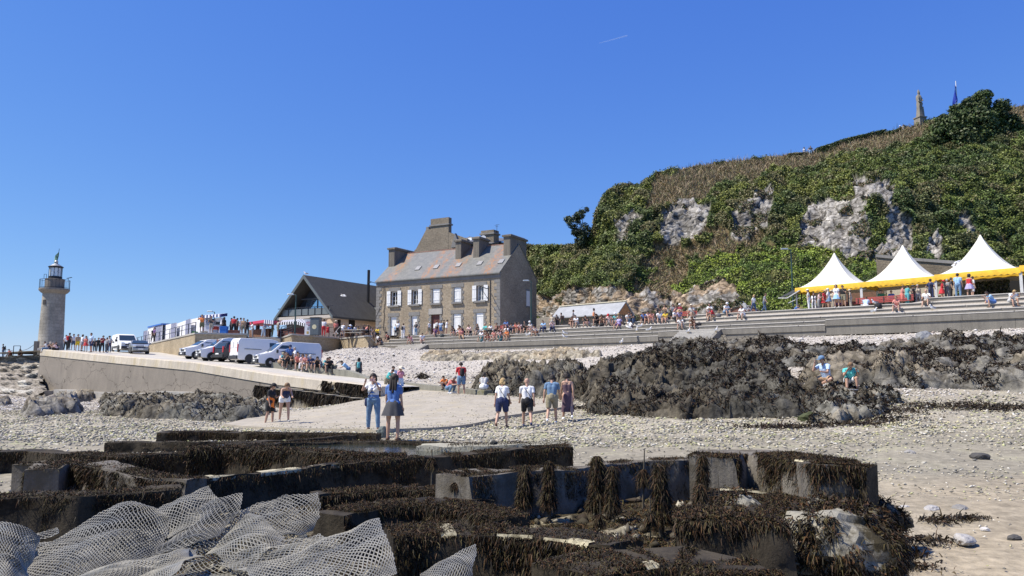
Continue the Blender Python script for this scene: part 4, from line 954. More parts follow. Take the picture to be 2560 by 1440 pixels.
# trees
bark = plain('bark', (0.10, 0.075, 0.05), 0.95, var=.4, scale=5)
def tree(name, label, cat, base, lobes, n, leaf, cols, seed, trunk_r=0.25, group=None):
 """lobes: list of (centre offset, radii); the crown is many leaves on and in those lobes"""
 r = np.random.default_rng(seed); root = thing(name, label, cat, base, 0, group)
 vol = np.array([l[1][0] * l[1][1] * l[1][2] for l in lobes]) ** 0.7; ps = []; ns = []; cs = []
 k = r.choice(len(lobes), n, p=vol / vol.sum()); c = np.array([l[0] for l in lobes])[k]; rad = np.array([l[1] for l in lobes])[k]
 d = r.normal(0, 1, (n, 3)); d /= np.linalg.norm(d, axis=1)[:, None]; q = r.uniform(0.55, 1.08, (n, 1))
 p = c + d * rad * q; wv, wi_ = worley(p / (leaf * 5) + 31, seed); keep = wv < 0.62 + 0.1 * r.normal(0, 1, n); p, d, wi_, wv = p[keep], d[keep], wi_[keep], wv[keep]
 col = pick(r, cols, len(p), .25) * (0.7 + 0.6 * wi_)[:, None]
 leaves('crown', p, d, np.full(len(p), leaf), np.clip(col, 0, 1), seed + 1, parent=root)
 mb = MB(); top = Vector(np.mean([l[0] for l in lobes], 0)); mb.tube((0, 0, -0.6), top * 0.5, trunk_r, trunk_r * .7, 8)
 for l in lobes: mb.tube(top * 0.45, Vector(l[0]), trunk_r * .55, trunk_r * .12, 6)
 mb.build('trunk', bark, root); return root
def hp(px, py):                       # a point on the built hillside seen at this pixel
 i = np.argmin((fx - px) ** 2 + (fy - py) ** 2); return Vector(HV2[i])
dkg = [(0.045, 0.075, 0.018), (0.065, 0.095, 0.022), (0.035, 0.06, 0.018), (.08, .10, .035)]
b0 = hp(2440, 345); s_ = 115 / 1900
lob = [((0, 0, 2.2), (2.8, 2.6, 2.0)), ((-3.0, 0, 1.6), (2.0, 1.8, 1.3)), ((-1.6, -.4, 2.9), (1.7, 1.5, 1.0)), ((2.4, .3, 2.9), (1.9, 1.8, 1.5)), ((0.5, 0, 4.5), (1.6, 1.5, 1.1)), ((1.4, 0, 5.6), (1.15, 1.1, .95)), ((-.5, 0, 5.0), (.9, .9, .6)), ((-2.2, 0, 3.9), (1.1, 1.1, .7)), ((3.0, 0, 4.3), (1.2, 1.1, .8)), ((4.3, 0, 1.9), (1.6, 1.6, 1.5)), ((5.0, 0, .6), (1.5, 1.5, 1.6)), ((-3.9, 0, 2.6), (.9, .9, .6)), ((0, -.5, -0.3), (4.6, 2.2, 2.4)), ((3.4, -.3, 4.3), (1.3, 1.2, .9)), ((-3.9, -.3, 0.2), (1.9, 1.6, 1.5))]
tree('windswept_tree', 'broad wind shaped evergreen tree on the crest right of the statue', 'tree', b0, lob, 48000, 0.30, dkg, 81, 0.35).scale = (1.13,) * 3
b0 = hp(1472, 604) + Vector((-.6, -.5, 0))
lob = [((-1.4, 0, 2.6), (1.0, 1, .9)), ((-0.5, 0, 3.6), (.8, .8, .6)), ((0, 0, 1.3), (1.1, 1, 1.2)), ((-.3, 0, 0), (.9, .9, 1.1)), ((-2.2, 0, 3.1), (.55, .5, .4)), ((0.2, 0, 4.4), (.7, .6, .5)), ((-1.0, 0, 1.2), (.7, .7, .6))]
tree('leaning_tree', 'small sparse tree leaning out at the left end of the hill', 'tree', b0, lob, 6500, 0.22, [(.05, .075, .03), (.035, .055, .022), (.075, .09, .045)], 83, 0.14)
def hedge(label, pts, hgt, wdt, n, cols, seed, name='hedge'):
 r = np.random.default_rng(seed); ps = []; P_ = [Vector(p) for p in pts]; root = thing(name, label, 'hedge', P_[0])
 seg = r.integers(0, len(P_) - 1, n); tt = r.uniform(0, 1, n)
 A = np.array([P_[i] for i in seg]); B = np.array([P_[i + 1] for i in seg]); c = A + (B - A) * tt[:, None] - np.array(P_[0])
 d = r.normal(0, 1, (n, 3)); d /= np.linalg.norm(d, axis=1)[:, None]; d = np.sign(d) * np.abs(d) ** 0.6
 p = c + d * np.array([wdt, wdt, hgt / 2]) * r.uniform(.8, 1.05, (n, 1)) + np.array([0, 0, hgt / 2]); col = pick(r, cols, n, .3)
 leaves('foliage', p, d, np.full(n, 0.2), col, seed + 1, parent=root)
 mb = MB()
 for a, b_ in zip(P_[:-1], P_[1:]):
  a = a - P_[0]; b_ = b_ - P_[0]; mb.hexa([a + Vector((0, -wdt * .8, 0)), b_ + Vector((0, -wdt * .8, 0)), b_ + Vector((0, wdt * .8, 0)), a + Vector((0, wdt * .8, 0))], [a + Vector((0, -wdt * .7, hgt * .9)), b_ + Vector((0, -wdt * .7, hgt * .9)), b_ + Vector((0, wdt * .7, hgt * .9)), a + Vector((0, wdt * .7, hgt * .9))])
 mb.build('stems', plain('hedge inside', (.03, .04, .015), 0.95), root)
def crest(px, dy=0):
 return hp(px, float(np.interp(px, sil[:, 0], sil[:, 1])) + 4) + Vector((0, 0.6, 0.0 - dy))
hedge('long clipped dark hedge along the crest left of the statue', [crest(2046), crest(2080), crest(2120), crest(2160), crest(2216)], 1.25, 0.5, 9000, dkg, 91)
hedge('low clipped hedge between the long hedge and the statue', [crest(2220), crest(2245), crest(2268)], 0.75, 0.5, 2500, dkg, 93)
hedge('small rounded brownish hedge at the left end of the crest path', [crest(1978), crest(1995), crest(2012)], 0.8, 0.6, 2200, [(.09, .09, .03), (.06, .08, .03), (.12, .10, .04)], 95)
# tall retaining wall behind the tents
rwm = masonry('old retaining stone', (0.16, 0.13, 0.095), (0.28, 0.235, 0.17), (0.15, 0.13, 0.10), bw=0.3, bh=0.16, msize=0.015, stain=0.35, mix_noise=0.6)
rw = thing('retaining_wall', 'old brown stone retaining wall behind the white tents', 'retaining wall')
wp = [P(2190, 643, 72), P(2280, 652, 70), P(2400, 661, 67.5), P(2560, 676, 64.5), P(2760, 690, 61)]
mb = MB()
for a, b_ in zip(wp[:-1], wp[1:]):
 mb.hexa([(a.x, a.y, 5), (b_.x, b_.y, 5), (b_.x + .5, b_.y + .8, 5), (a.x + .5, a.y + .8, 5)], [(a.x, a.y, a.z), (b_.x, b_.y, b_.z), (b_.x + .5, b_.y + .8, b_.z), (a.x + .5, a.y + .8, a.z)])
mb.build('wall', rwm, rw, uv=True); mb = MB()
for a, b_ in zip(wp[:-1], wp[1:]):
 d = Vector((-.08, -.1, 0)); mb.hexa([a + d, b_ + d, b_ + Vector((.6, .9, 0)), a + Vector((.6, .9, 0))], [v + Vector((0, 0, .28)) for v in (a + d, b_ + d, b_ + Vector((.6, .9, 0)), a + Vector((.6, .9, 0)))])
mb.build('coping', trim, rw)
# low parapet wall right of the house
pw = thing('parapet_wall', 'low rough stone parapet between the old house and the slate roofed hut', 'wall')
wp = [P(1341, 796, 85), P(1400, 788, 83.5), P(1480, 782, 82), P(1545, 779, 80)]; mb = MB()
for a, b_ in zip(wp[:-1], wp[1:]):
 mb.hexa([(a.x, a.y, 4), (b_.x, b_.y, 4), (b_.x + .3, b_.y + .5, 4), (a.x + .3, a.y + .5, 4)], [(a.x, a.y, a.z), (b_.x, b_.y, b_.z), (b_.x + .3, b_.y + .5, b_.z), (a.x + .3, a.y + .5, a.z)])
mb.build('wall', masonry('pale rubble', (0.25, 0.22, 0.17), (0.38, 0.34, 0.27), (0.28, 0.25, 0.2), bw=0.3, bh=0.2, stain=.3), pw, uv=True)
# statue on the crest
bs = crest(2314); D_ = bs.y; S1 = D_ / 1900
stm = concrete('statue granite', (0.27, 0.245, 0.20), streak=0.35, scale=2)
stt = thing('statue', 'tall weathered granite statue of a standing robed figure on a square pedestal on the crest', 'statue', bs + Vector((0, 1.0, -0.3)), 0.25)
MB().box((0, 0, 0.3), (1.9, 1.9, 0.9)).box((0, 0, 1.3), (1.35, 1.35, 1.3), taper=.95).box((0, 0, 2.0), (1.5, 1.5, 0.18)).build('pedestal', stm, stt, bevel=0.03)
def lum(prof, sx, sy, n=14, tw=0.2):
 vs = []; 
 for i, (x, y, z, r_) in enumerate(prof):
  for k in range(n):
   a = 2 * math.pi * k / n; rr_ = r_ * (1 + 0.13 * math.sin(5 * a + i * tw)); vs.append((x + rr_ * sx * math.cos(a), y + rr_ * sy * math.sin(a), z))
 fs = [(i * n + k, i * n + (k + 1) % n, (i + 1) * n + (k + 1) % n, (i + 1) * n + k) for i in range(len(prof) - 1) for k in range(n)]
 return vs, fs + [tuple(range(n - 1, -1, -1)), tuple(range((len(prof) - 1) * n, len(prof) * n))]
mb = MB(); mb.add(*lum([(0, 0, 2.05, .62), (0, 0, 2.3, .55), (0, 0, 3.2, .45), (.02, 0, 3.9, .42), (.05, -.05, 4.3, .48), (.05, 0, 4.7, .40), (0, 0, 5.2, .44), (0, 0, 5.6, .42), (-.02, 0, 5.85, .25), (-.02, -.03, 5.95, .15)], 1, .85))
mb.add(*lum([(-.02, -.05, 5.9, .13), (-.02, -.07, 6.05, .2), (-.03, -.07, 6.25, .2), (-.04, -.05, 6.4, .18), (-.05, -.03, 6.75, .05)], 1, 1, 10)); mb.tube((-.35, -.1, 5.4), (-.42, -.4, 4.6), .12, .1); mb.tube((-.42, -.4, 4.6), (0, -.5, 4.5), .1, .09); mb.tube((.36, -.1, 5.4), (.3, -.45, 4.75), .12, .1)
mb.build('figure', stm, stt, smooth=True, autosmooth=0.8)
mb = MB(); mb.box((.45, 0, 3.0), (.5, .6, 1.8), taper=.7); mb.build('side_block', stm, stt, bevel=0.04)
# flag behind the tree
fp = thing('flagpole', 'white flagpole with a blue and white flag behind the crest tree', 'flagpole', P(2398, 330, 121))
MB().tube((0, 0, -2), (0, 0, 8.7), 0.09, 0.06).build('pole', white, fp)
for name, c_, z0, z1, off, w0 in (('flag', (0.02, 0.06, 0.42), 5.2, 8.0, 0.0, .55), ('pennant', (0.7, 0.72, 0.76), 3.6, 5.4, .4, .55)):
 V = []
 for i in range(9):
  for j in range(6):
   a, b_ = j / 5, i / 8; V.append((-w0 * a * (.4 + b_) - off * b_ * a, .2 * math.sin(4 * a + 5 * b_), z1 - (z1 - z0) * b_ - a * 0.9 * b_))
 MB().add(V, [tuple(f) for f in grid_faces(9, 6)]).build(name, plain(name + ' cloth', c_, .8), fp, smooth=True)
# TENTS ON THE PROMENADE
tent_w = plain('white tent canvas', (0.70, 0.68, 0.59), 0.75, var=.1, scale=1.2, bmp=.3)
tent_y = plain('yellow valance', (0.78, 0.47, 0.03), 0.7, var=.18, scale=3)
m = tent_w; b = m.node_tree.nodes['Principled BSDF']
pole_m = plain('pale pole', (0.62, 0.61, 0.58), 0.4, .2)
wood_r = plain('red slats', (0.36, 0.07, 0.06), 0.6, var=.2)
TE0 = Vector(XY(1998, 67.6)); TDr = Vector((0.695, -0.719)); TNr = Vector((0.719, 0.695)); TA = math.atan2(TDr.y, TDr.x); TW = 5.72
def tent(i, px_hint, base_z, label, peak=3.1, w_=TW, dp=3.6):
 o = TE0 + TDr * (TW * i); t = thing('pagoda_tent', label, 'tent', (o.x, o.y, base_z), TA, 'row of white peaked market tents')
 h = 2.45; c_ = w_ / 2; cy = dp / 2; n = 14; sg = 5; V = []; F = []
 ring = []
 for s in range(4):
  cs = [(0, 0), (w_, 0), (w_, dp), (0, dp)]; a = cs[s]; b_ = cs[(s + 1) % 4]
  for k in range(sg): ring.append((a[0] + (b_[0] - a[0]) * k / sg, a[1] + (b_[1] - a[1]) * k / sg))
 for j in range(n + 1):
  q = j / n; r_ = (1 - q) ** 1.0; zz = h + peak * (q ** 2.1 * .78 + q * .22); r_ = 1 - q
  for x, y in ring: V.append((c_ + (x - c_) * max(r_, 0.012), cy + (y - cy) * max(r_, 0.012), zz))
 m_ = len(ring); F = [(j * m_ + k, j * m_ + (k + 1) % m_, (j + 1) * m_ + (k + 1) % m_, (j + 1) * m_ + k) for j in range(n) for k in range(m_)]
 F.append(tuple(range(n * m_, n * m_ + m_)))
 MB().add(V, F).build('canopy', tent_w, t, smooth=True, autosmooth=0.5)
 mb = MB(); off = .03
 for s in range(4):
  cs = [(-off, -off), (w_ + off, -off), (w_ + off, dp + off), (-off, dp + off)]; a = Vector((*cs[s], 0)); b_ = Vector((*cs[(s + 1) % 4], 0)); N_ = 28; d = (b_ - a).normalized(); o_ = Vector((d.y, -d.x, 0)) * .05
  vs = []; 
  for k in range(N_ + 1):
   p = a.lerp(b_, k / N_); dz = 0.07 * abs(math.sin(math.pi * k * 0.5)) ; wv = 0.03 * math.sin(k * 1.3 + i)
   vs += [p + Vector((0, 0, h + .06)), p + o_ * (1 + wv * 8) + Vector((0, 0, h - .16)), p + o_ * .8 + Vector((0, 0, h - .35 - dz))]
  mb.add(vs, [(3 * k + r_, 3 * k + 3 + r_, 3 * k + 4 + r_, 3 * k + 1 + r_) for k in range(N_) for r_ in (0, 1)])
 mb.build('valance', tent_y, t, smooth=True)
 for x, y in ((0.05, 0.05), (w_ - .05, .05), (w_ - .05, dp - .05), (.05, dp - .05)):
  MB().bar((x, y, -0.3), (x, y, h), 0.1).build('pole', pole_m, t)
 return t
tent(0, 2085, 5.32, 'leftmost white peaked tent with yellow valance beside the black awning')
tent(1, 2251, 5.32, 'middle white peaked tent above the long red bench')
tent(2, 2431, 5.42, 'rightmost whole white peaked tent, tallest, below the dark ivy')
tent(3, 2560, 5.55, 'white peaked tent with yellow valance cut off by the right edge of the photo')
# oyster counter with stall backs under the tents
wood_b = plain('brown stall boards', (0.16, 0.085, 0.05), 0.8, var=.3); cream_b = plain('cream stall board', (0.45, 0.40, 0.30), 0.8, var=.1)
for i, (lab, kk) in enumerate((('brown stall counter under the leftmost tent', 0), ('long stall counter with cream boards under the middle tent', 1), ('dark stall counter with plants under the tallest tent', 2))):
 o = TE0 + TDr * (TW * i) + TNr * 3.2; t = thing('market_stall', lab, 'stall', (o.x, o.y, 5.35), TA, 'stalls under the tents')
 MB().box((TW / 2, 0.4, 0.5), (TW - .6, 0.9, 1.0)).build('counter', wood_b if i != 1 else cream_b, t, bevel=.02)
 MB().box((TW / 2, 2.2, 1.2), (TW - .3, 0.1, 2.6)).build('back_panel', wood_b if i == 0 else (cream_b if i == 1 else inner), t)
 MB().box((TW / 2, 0.3, 2.15), (TW - .3, 0.12, 0.3)).build('fascia', cream_b, t)
 rg = np.random.default_rng(i + 5)
 for k in range(4): MB().box((0.7 + k * 1.35, 0.35, 1.12), (0.8, .6, .22)).build('tray', plain('tray %d' % k, tuple(rg.uniform(.05, .5, 3)), .7), t, bevel=.02)
mb = MB()
o = TE0 + TDr * (TW * 2 + 1.6) + TNr * 3.0; r = np.random.default_rng(77); n = 3000; p = np.stack([r.uniform(0, 2.7, n), r.uniform(-.25, .25, n), r.uniform(0, 2.0, n)], 1)
t = thing('potted_climber', 'dark leafy climbing plant screen under the tallest tent', 'plant', (o.x, o.y, 5.4), TA)
leaves('foliage', p, np.tile((0, -1.0, .2), (n, 1)), np.full(n, .14), pick(r, [(.03, .045, .015), (.08, .07, .03), (.015, .02, .01)], n, .3), 78, parent=t)
MB().box((1.35, 0, .15), (2.7, .4, .4)).build('planter', wood_b, t)
# long red bench
o = TE0 + TDr * (TW * 1 + 0.2) - TNr * 2.2; t = thing('long_bench', 'long red slatted bench in front of the middle tent', 'bench', (o.x, o.y, 5.38), TA)
for k in range(4): MB().box((2.3, 0.2, 0.5 + .13 * k), (4.4, 0.04, 0.1)).build('back_slat', wood_r, t)
for k in range(3): MB().box((2.3, -0.12 * k + .1, 0.45), (4.4, 0.1, 0.04)).build('seat_slat', wood_r, t)
for x in (.3, 2.3, 4.3): MB().bar((x, 0.1, 0), (x, 0.22, 0.95), 0.07).build('leg', black, t)
# bollards / black posts on the promenade edge
for i, px in enumerate((2043, 2131, 2341, 2377)):
 p = TP(TU(px, 4.2), 4.2, prom_z(TU(px, 4.2))); o = MB().tube((0, 0, 0), (0, 0, 1.1), 0.055, .05, 10).lathe([(.07, 1.08), (.075, 1.14), (.03, 1.18)], 10).build('bollard', black, None); o.location = p
 tag(o, ['slim black post left of the woman in the light blue skirt', 'slim black post beside the person in the beige cap', 'slim black post under the seam of the middle and tallest tents', 'slim black post left of the man in the light blue shirt'][i], 'post', 'black posts along the promenade')
# hanging round lamps at the tent seams
for i, k in enumerate((1, 2)):
 o = TE0 + TDr * (TW * k) + TNr * 0.4; t = thing('hanging_lamp', ('pale oval lamp under the seam of the leftmost and middle tents', 'pale oval lamp under the seam of the middle and tallest tents')[i], 'lamp', (o.x, o.y, 7.3), 0, 'hanging lamps under the tents')
 MB().lathe([(.02, -.12), (.2, -.08), (.26, 0), (.2, .08), (.03, .12)], 16).build('shade', conc_lite, t, smooth=True); MB().tube((0, 0, .1), (0, 0, .5), .015).build('rod', black, t)
# yellow timber kiosk at right edge
o = TE0 + TDr * (TW * 3 + .1) + TNr * 1.2; t = thing('yellow_kiosk', 'yellow timber kiosk at the right edge under the cut off tent', 'kiosk', (o.x, o.y, 5.5), TA)
for x in (0.3, 1.6): MB().box((x, 0, 1.2), (.16, .16, 2.6)).build('post', tent_y, t)
MB().box((1.6, 1.0, 1.3), (3.2, .1, 2.6)).build('back_panel', wood_b, t); MB().box((1.6, 0, 2.1), (3.2, .1, .3)).build('beam', tent_y, t)
# black awning left of the tents
aw = thing('black_awning', 'sloping black awning on thin white arms left of the leftmost tent', 'awning', (0, 0, 0))
p0, p1, p2, p3 = P(2003, 716, 68.5), P(2000, 738, 67), P(1948, 752, 71), P(1975, 742, 72.5)
mb = MB(); mb.add([P(2004, 714, 70), P(1999, 728, 66.5), P(1947, 746, 68.6), P(1955, 740, 72)], [(0, 1, 2, 3)]); 
oo = mb.build('canvas', plain('black canvas', (.035, .038, .035), .8), aw); sm_ = oo.modifiers.new('s', 'SOLIDIFY'); sm_.thickness = 0.05
mb = MB(); mb.bar(P(1999, 726, 66.4), P(1968, 745, 67.6), .07); mb.bar(P(1968, 745, 67.6), P(1946, 745, 68.6), .07); mb.bar(P(2000, 744, 67), P(1970, 758, 68), .05); mb.build('arm', pole_m, aw)
mb = MB(); p = P(2005, 764, 67.8); mb.bar(p, p + Vector((0, 0, 2)), .08); mb.build('post', black, aw)
# slate roofed hut
ht = Vector(XY(1385, 80.5)); hb = Vector(XY(1550, 74.5)); hd2 = (hb - ht); hl_ = hd2.length; hd2 /= hl_; ha = math.atan2(hd2.y, hd2.x)
hut = thing('slate_roof_hut', 'low wooden hut with a pale slate roof behind the seated crowd', 'hut', (ht.x, ht.y, 5.0), ha)
hz0, hz1, hdp = 1.15, 2.3, 2.2
MB().box((hl_ / 2, hdp / 2, hz0 / 2 - .3), (hl_ - .3, hdp - .3, hz0 + .6)).build('wall', masonry('hut boards', (0.20, 0.17, 0.13), (0.33, 0.29, 0.23), (.15, .13, .1), bw=.4, bh=.2), hut, uv=True)
sr = concrete('silver slate', (0.36, 0.37, 0.38), streak=.1, scale=2)
mb = MB(); mb.hexa([(-.1, -.3, hz0 - .15), (hl_ + .1, -.3, hz0 - .15), (hl_ + .1, hdp / 2, hz1), (-.1, hdp / 2, hz1)], [(-.1, -.3, hz0 - .05), (hl_ + .1, -.3, hz0 - .05), (hl_ + .1, hdp / 2, hz1 + .1), (-.1, hdp / 2, hz1 + .1)])
mb.hexa([(-.1, hdp / 2, hz1), (hl_ + .1, hdp / 2, hz1), (hl_ + .1, hdp + .3, hz0 - .15), (-.1, hdp + .3, hz0 - .15)], [(-.1, hdp / 2, hz1 + .1), (hl_ + .1, hdp / 2, hz1 + .1), (hl_ + .1, hdp + .3, hz0 - .05), (-.1, hdp + .3, hz0 - .05)]); mb.build('roof', sr, hut)
mb = MB(); 
for k in range(22): mb.box((k * hl_ / 21.5 + .15, hdp / 2, hz1 + .13), (.42, .3, .1))
mb.build('ridge', plain('cream ridge', (.62, .57, .42), .8), hut)
MB().prism([(hl_ - .12, 0.0, hz0 - .1), (hl_ - .12, hdp, hz0 - .1), (hl_ - .12, hdp / 2, hz1 - .05)], (0, 0, 0), (.1, 0, 0)).build('gable_boards', plain('warm boards', (.40, .19, .07), .7, var=.3), hut)
# arched niche
an = P(1858, 775, 73); t = thing('arched_niche', 'low reddish arched doorway of a cave store at the foot of the hill', 'arch', (an.x, an.y, 5.3), TA)
pts = [(1.75 * math.cos(math.pi * k / 16) * 1.15, 0, 1.35 * math.sin(math.pi * k / 16)) for k in range(17)]
MB().prism(pts, (0, 0, 0), (0, .3, 0)).build('door', plain('brown red render', (.17, .085, .06), .9, var=.4, scale=2), t)
mb = MB(); pts = [(x * 1.04, -.05, z * 1.06) for x, y, z in pts]; mb.path(pts, .07, 6); mb.build('rim', black, t)
MB().box((-0.9, -.02, .4), (1.3, .05, .8)).build('board', plain('rust panel', (.32, .17, .11), .9), t)
# lamp posts
def lamp(px, py0, py1, D, label, col=(0.03, .07, .06), arm=0.45, side=-1):
 b_ = P(px, py0, D); h = (py0 - py1) * D / 1900; t = thing('street_lamp', label, 'street lamp', b_, 0, 'street lamps along the sea front')
 pm = plain('lamp paint %d' % px, col, .5); mb = MB(); mb.tube((0, 0, 0), (0, 0, h), .085, .05, 8); mb.tube((0, 0, h), (side * arm, 0, h + .05), .04, .03, 6); mb.build('pole', pm, t); MB().lathe([(.1, 0), (.1, .4)], 8).build('base', pm, t)
 MB().box((side * (arm + .1), 0, h + .08), (.75, .28, .14), taper=.7).build('head', plain('lamp head', (.38, .42, .43), .4, .4), t, bevel=.03)
lamp(737, 836, 737, 77, 'tall dark green lamp post in front of the black gabled building')
lamp(1328, 808, 702, 82, 'tall green lamp post at the right corner of the old stone house')
lamp(1983, 765, 622, 72, 'tall green lamp post against the ivy left of the tents', side=-1, arm=.5)
lamp(534, 838, 780, 90, 'short lamp post rising behind the striped booths')
# striped canvas booths on the terrace
navy = plain('navy canvas', (.02, .035, .16), .8); cw = plain('white canvas', (.74, .74, .76), .8, var=.08, scale=2); blue = plain('blue panel', (.03, .14, .5), .6)
def bP(px, D): return Vector(XY(px, D))
def booth(label, pxa, Da, pxb, Db, pyt_a, pyt_b, stripes, roof=None, dep=2.2):
 a, b_ = bP(pxa, Da), bP(pxb, Db); d = (b_ - a); l = d.length; d /= l; t = thing('striped_booth', label, 'market booth', (a.x, a.y, ZT), math.atan2(d.y, d.x), 'striped canvas booths on the stone terrace')
 ha_ = (940 - pyt_a) * Da / 1900 - ZT; hb_ = (940 - pyt_b) * Db / 1900 - ZT
 z = lambda x: ha_ + (hb_ - ha_) * x / l
 mb = MB(); mb.prism([(0, 0, 0), (l, 0, 0), (l, 0, z(l)), (0, 0, z(0))], (0, 0, 0), (0, .06, 0)); mb.build('canvas_wall', cw, t)
 for x0, x1 in stripes:
  x0 *= l; x1 *= l; n_ = max(1, round((x1 - x0) / .45)); 
  for k in range(n_):
   xa = x0 + (x1 - x0) * (k / n_); xb = xa + (x1 - x0) / n_ * .55
   MB().prism([(xa, -.012, .02), (xb, -.012, .02), (xb, -.012, z(xb) + .01), (xa, -.012, z(xa) + .01)], (0, 0, 0), (0, .01, 0)).build('stripe', navy, t)
 if roof:
  MB().hexa([(0, -.1, z(0)), (l, -.1, z(l)), (l, dep, z(l)), (0, dep, z(0))], [(0, -.1, z(0) + .15), (l, -.1, z(l) + .15), (l, dep, z(l) + .15), (0, dep, z(0) + .15)]).build('roof', roof, t)
 return t
def eye_py(D, z): return 940 - z * 1900 / D
wl = lambda px: 101 + (72.6 - 101) * ((px - 352) / (483 - 352))      # along the left terrace edge
booth('leftmost narrow booth with navy stripes at the terrace end', 353, 101.5, 363, 99.5, 829, 826, [(0, 1)])
booth('booth with a blue roof edge and navy stripes right of the couple', 364, 100, 399, 93, 820, 812, [(.5, 1)], blue)
booth('long white booth between the two narrow navy striped bands', 399, 95, 435, 88, 815, 807, [(.65, 1)])
booth('white booth with navy band left of the man in orange', 435, 90, 470, 83, 810, 797, [(.68, 1)])
booth('tallest booth with a striped awning behind the man in orange', 470, 85, 522, 78, 799, 788, [(.68, 1)])
t = thing('striped_awning', 'navy and white striped awning edge jutting over the stall counter', 'awning', (0, 0, 0))
a, b_ = P(500, 789, 79), P(553, 785, 76); 
for k in range(13):
 q0, q1 = a.lerp(b_, k / 13), a.lerp(b_, (k + 1) / 13); MB().hexa([q0 + Vector((0, 0, -.3)), q1 + Vector((0, 0, -.3)), q1 + Vector((.1, 1.4, -.1)), q0 + Vector((.1, 1.4, -.1))], [q0, q1, q1 + Vector((.1, 1.4, .2)), q0 + Vector((.1, 1.4, .2))]).build('stripe', navy if k % 2 == 0 else cw, t)
MB().hexa([a + Vector((1.5, .2, -1.0)), b_ + Vector((0, .2, -1.0)), b_ + Vector((0, 1.2, -1.0)), a + Vector((1.5, 1.2, -1.0))], [a + Vector((1.2, .1, -.34)), b_ + Vector((0, .1, -.34)), b_ + Vector((0, 1.2, -.34)), a + Vector((1.2, 1.2, -.34))]).build('side_cloth', cw, t)
for px in (507, 550): q = P(px, 800, 77.5); MB().bar((q.x, q.y, ZT), (q.x, q.y, q.z + .3), .06).build('post', pole_m, t)
# crates and counters on the terrace edge
def crate(px, D, w_, d_, h, c, label, z=ZT, ang=0.0, group='crates and boxes on the stone terrace'):
 x, y = XY(px, D); t = thing('crate', label, 'crate', (x, y, z), ang, group); cm = plain('crate %d%d' % (px, int(D * 10)), c, .6)
 mb = MB(); th = .03; mb.box((0, 0, th / 2), (w_, d_, th))
 for s in (-1, 1): mb.box((0, s * (d_ / 2 - th / 2), h / 2 + th / 2), (w_, th, h - th)); mb.box((s * (w_ / 2 - th / 2), 0, h / 2 + th / 2), (th, d_ - 2 * th, h - th))
 mb.build('body', cm, t)
 for s in (-1, 1): MB().box((0, s * (d_ / 2), h), (w_ + .05, .05, .05)).build('rim', cm, t); MB().box((0, 0, h * .75), (w_ - .08, d_ - .08, .02)).build('contents', conc_lite, t)
crate(555, 74.5, 0.65, .5, .5, (.03, .16, .5), 'bright blue crate on the terrace edge under the person in black')
crate(555, 74.5, 0.7, .5, .22, (.05, .09, .16), 'dark blue crate lying on the bright blue crate', z=ZT + .51)
crate(534, 75, 0.45, .5, .32, (.45, .06, .04), 'red crate on the white box left of the blue crates', z=ZT + .42)
crate(533, 75, 0.5, .5, .4, (.6, .6, .6), 'white box under the red crate')
crate(482, 77, 0.45, .4, .35, (.05, .25, .06), 'small green crate at the feet of the man in orange')
crate(506, 75.5, 0.5, .4, .3, (.45, .45, .38), 'pale crate on the ground between the man in orange and the man in dark grey')
crate(577, 75.5, 1.2, .5, .4, (.25, .10, .06), 'long brown crate behind the man in the red shirt')
# metal stall counter
x, y = XY(530, 77); t = thing('stall_counter', 'white stall counter with a metal scale beside the red crate', 'counter', (x, y, ZT)); MB().box((0, 0, .5), (1.6, .7, 1.0)).build('body', cw, t, bevel=.02); MB().box((0, 0, 1.03), (1.8, .8, .05)).build('top', plain('steel', (.3, .3, .32), .35, .8), t); MB().box((.4, 0, 1.2), (.4, .3, .3)).build('scale', black, t)
# red roofed stall + black/white awning stall
t = thing('red_roof_stall', 'market stall with a pink red roof and checked front edge on the terrace', 'stall', (0, 0, 0)); a, b_, c_ = P(617, 812, 84), P(660, 806, 81), P(672, 808, 80)
MB().hexa([a, b_, b_ + Vector((1.3, 2.5, 0)), a + Vector((1, 3, 0))], [v + Vector((0, 0, .28)) for v in (a, b_, b_ + Vector((1.3, 2.5, 0)), a + Vector((1, 3, 0)))]).build('roof', plain('pink red roof', (.62, .06, .12), .6), t)
for k in range(9):
 q0 = b_.lerp(c_ + Vector((.4, 0, 0)), k / 9); q1 = b_.lerp(c_ + Vector((.4, 0, 0)), (k + 1) / 9); MB().hexa([q0 + Vector((0, 0, -.12)), q1 + Vector((0, 0, -.12)), q1 + Vector((0, .3, -.12)), q0 + Vector((0, .3, -.12))], [q0 + Vector((0, 0, .29)), q1 + Vector((0, 0, .29)), q1 + Vector((0, .3, .29)), q0 + Vector((0, .3, .29))]).build('check', navy if k % 2 else cw, t)
MB().hexa([Vector((a.x, a.y + .8, ZT)), Vector((b_.x + .3, b_.y + .8, ZT)), Vector((b_.x + .3, b_.y + 1.6, ZT)), Vector((a.x, a.y + 1.6, ZT))], [Vector((a.x, a.y + .8, ZT + 1)), Vector((b_.x + .3, b_.y + .8, ZT + 1)), Vector((b_.x + .3, b_.y + 1.6, ZT + 1)), Vector((a.x, a.y + 1.6, ZT + 1))]).build('counter', wood_b, t)
for q in (a, b_): MB().bar((q.x, q.y, ZT), (q.x, q.y, q.z), .06).build('post', pole_m, t)
t = thing('striped_stall', 'stall with a black and white striped awning under the gabled building', 'stall', (0, 0, 0)); a, b_, c_ = P(693, 806, 83), P(740, 803, 80), P(768, 810, 79)
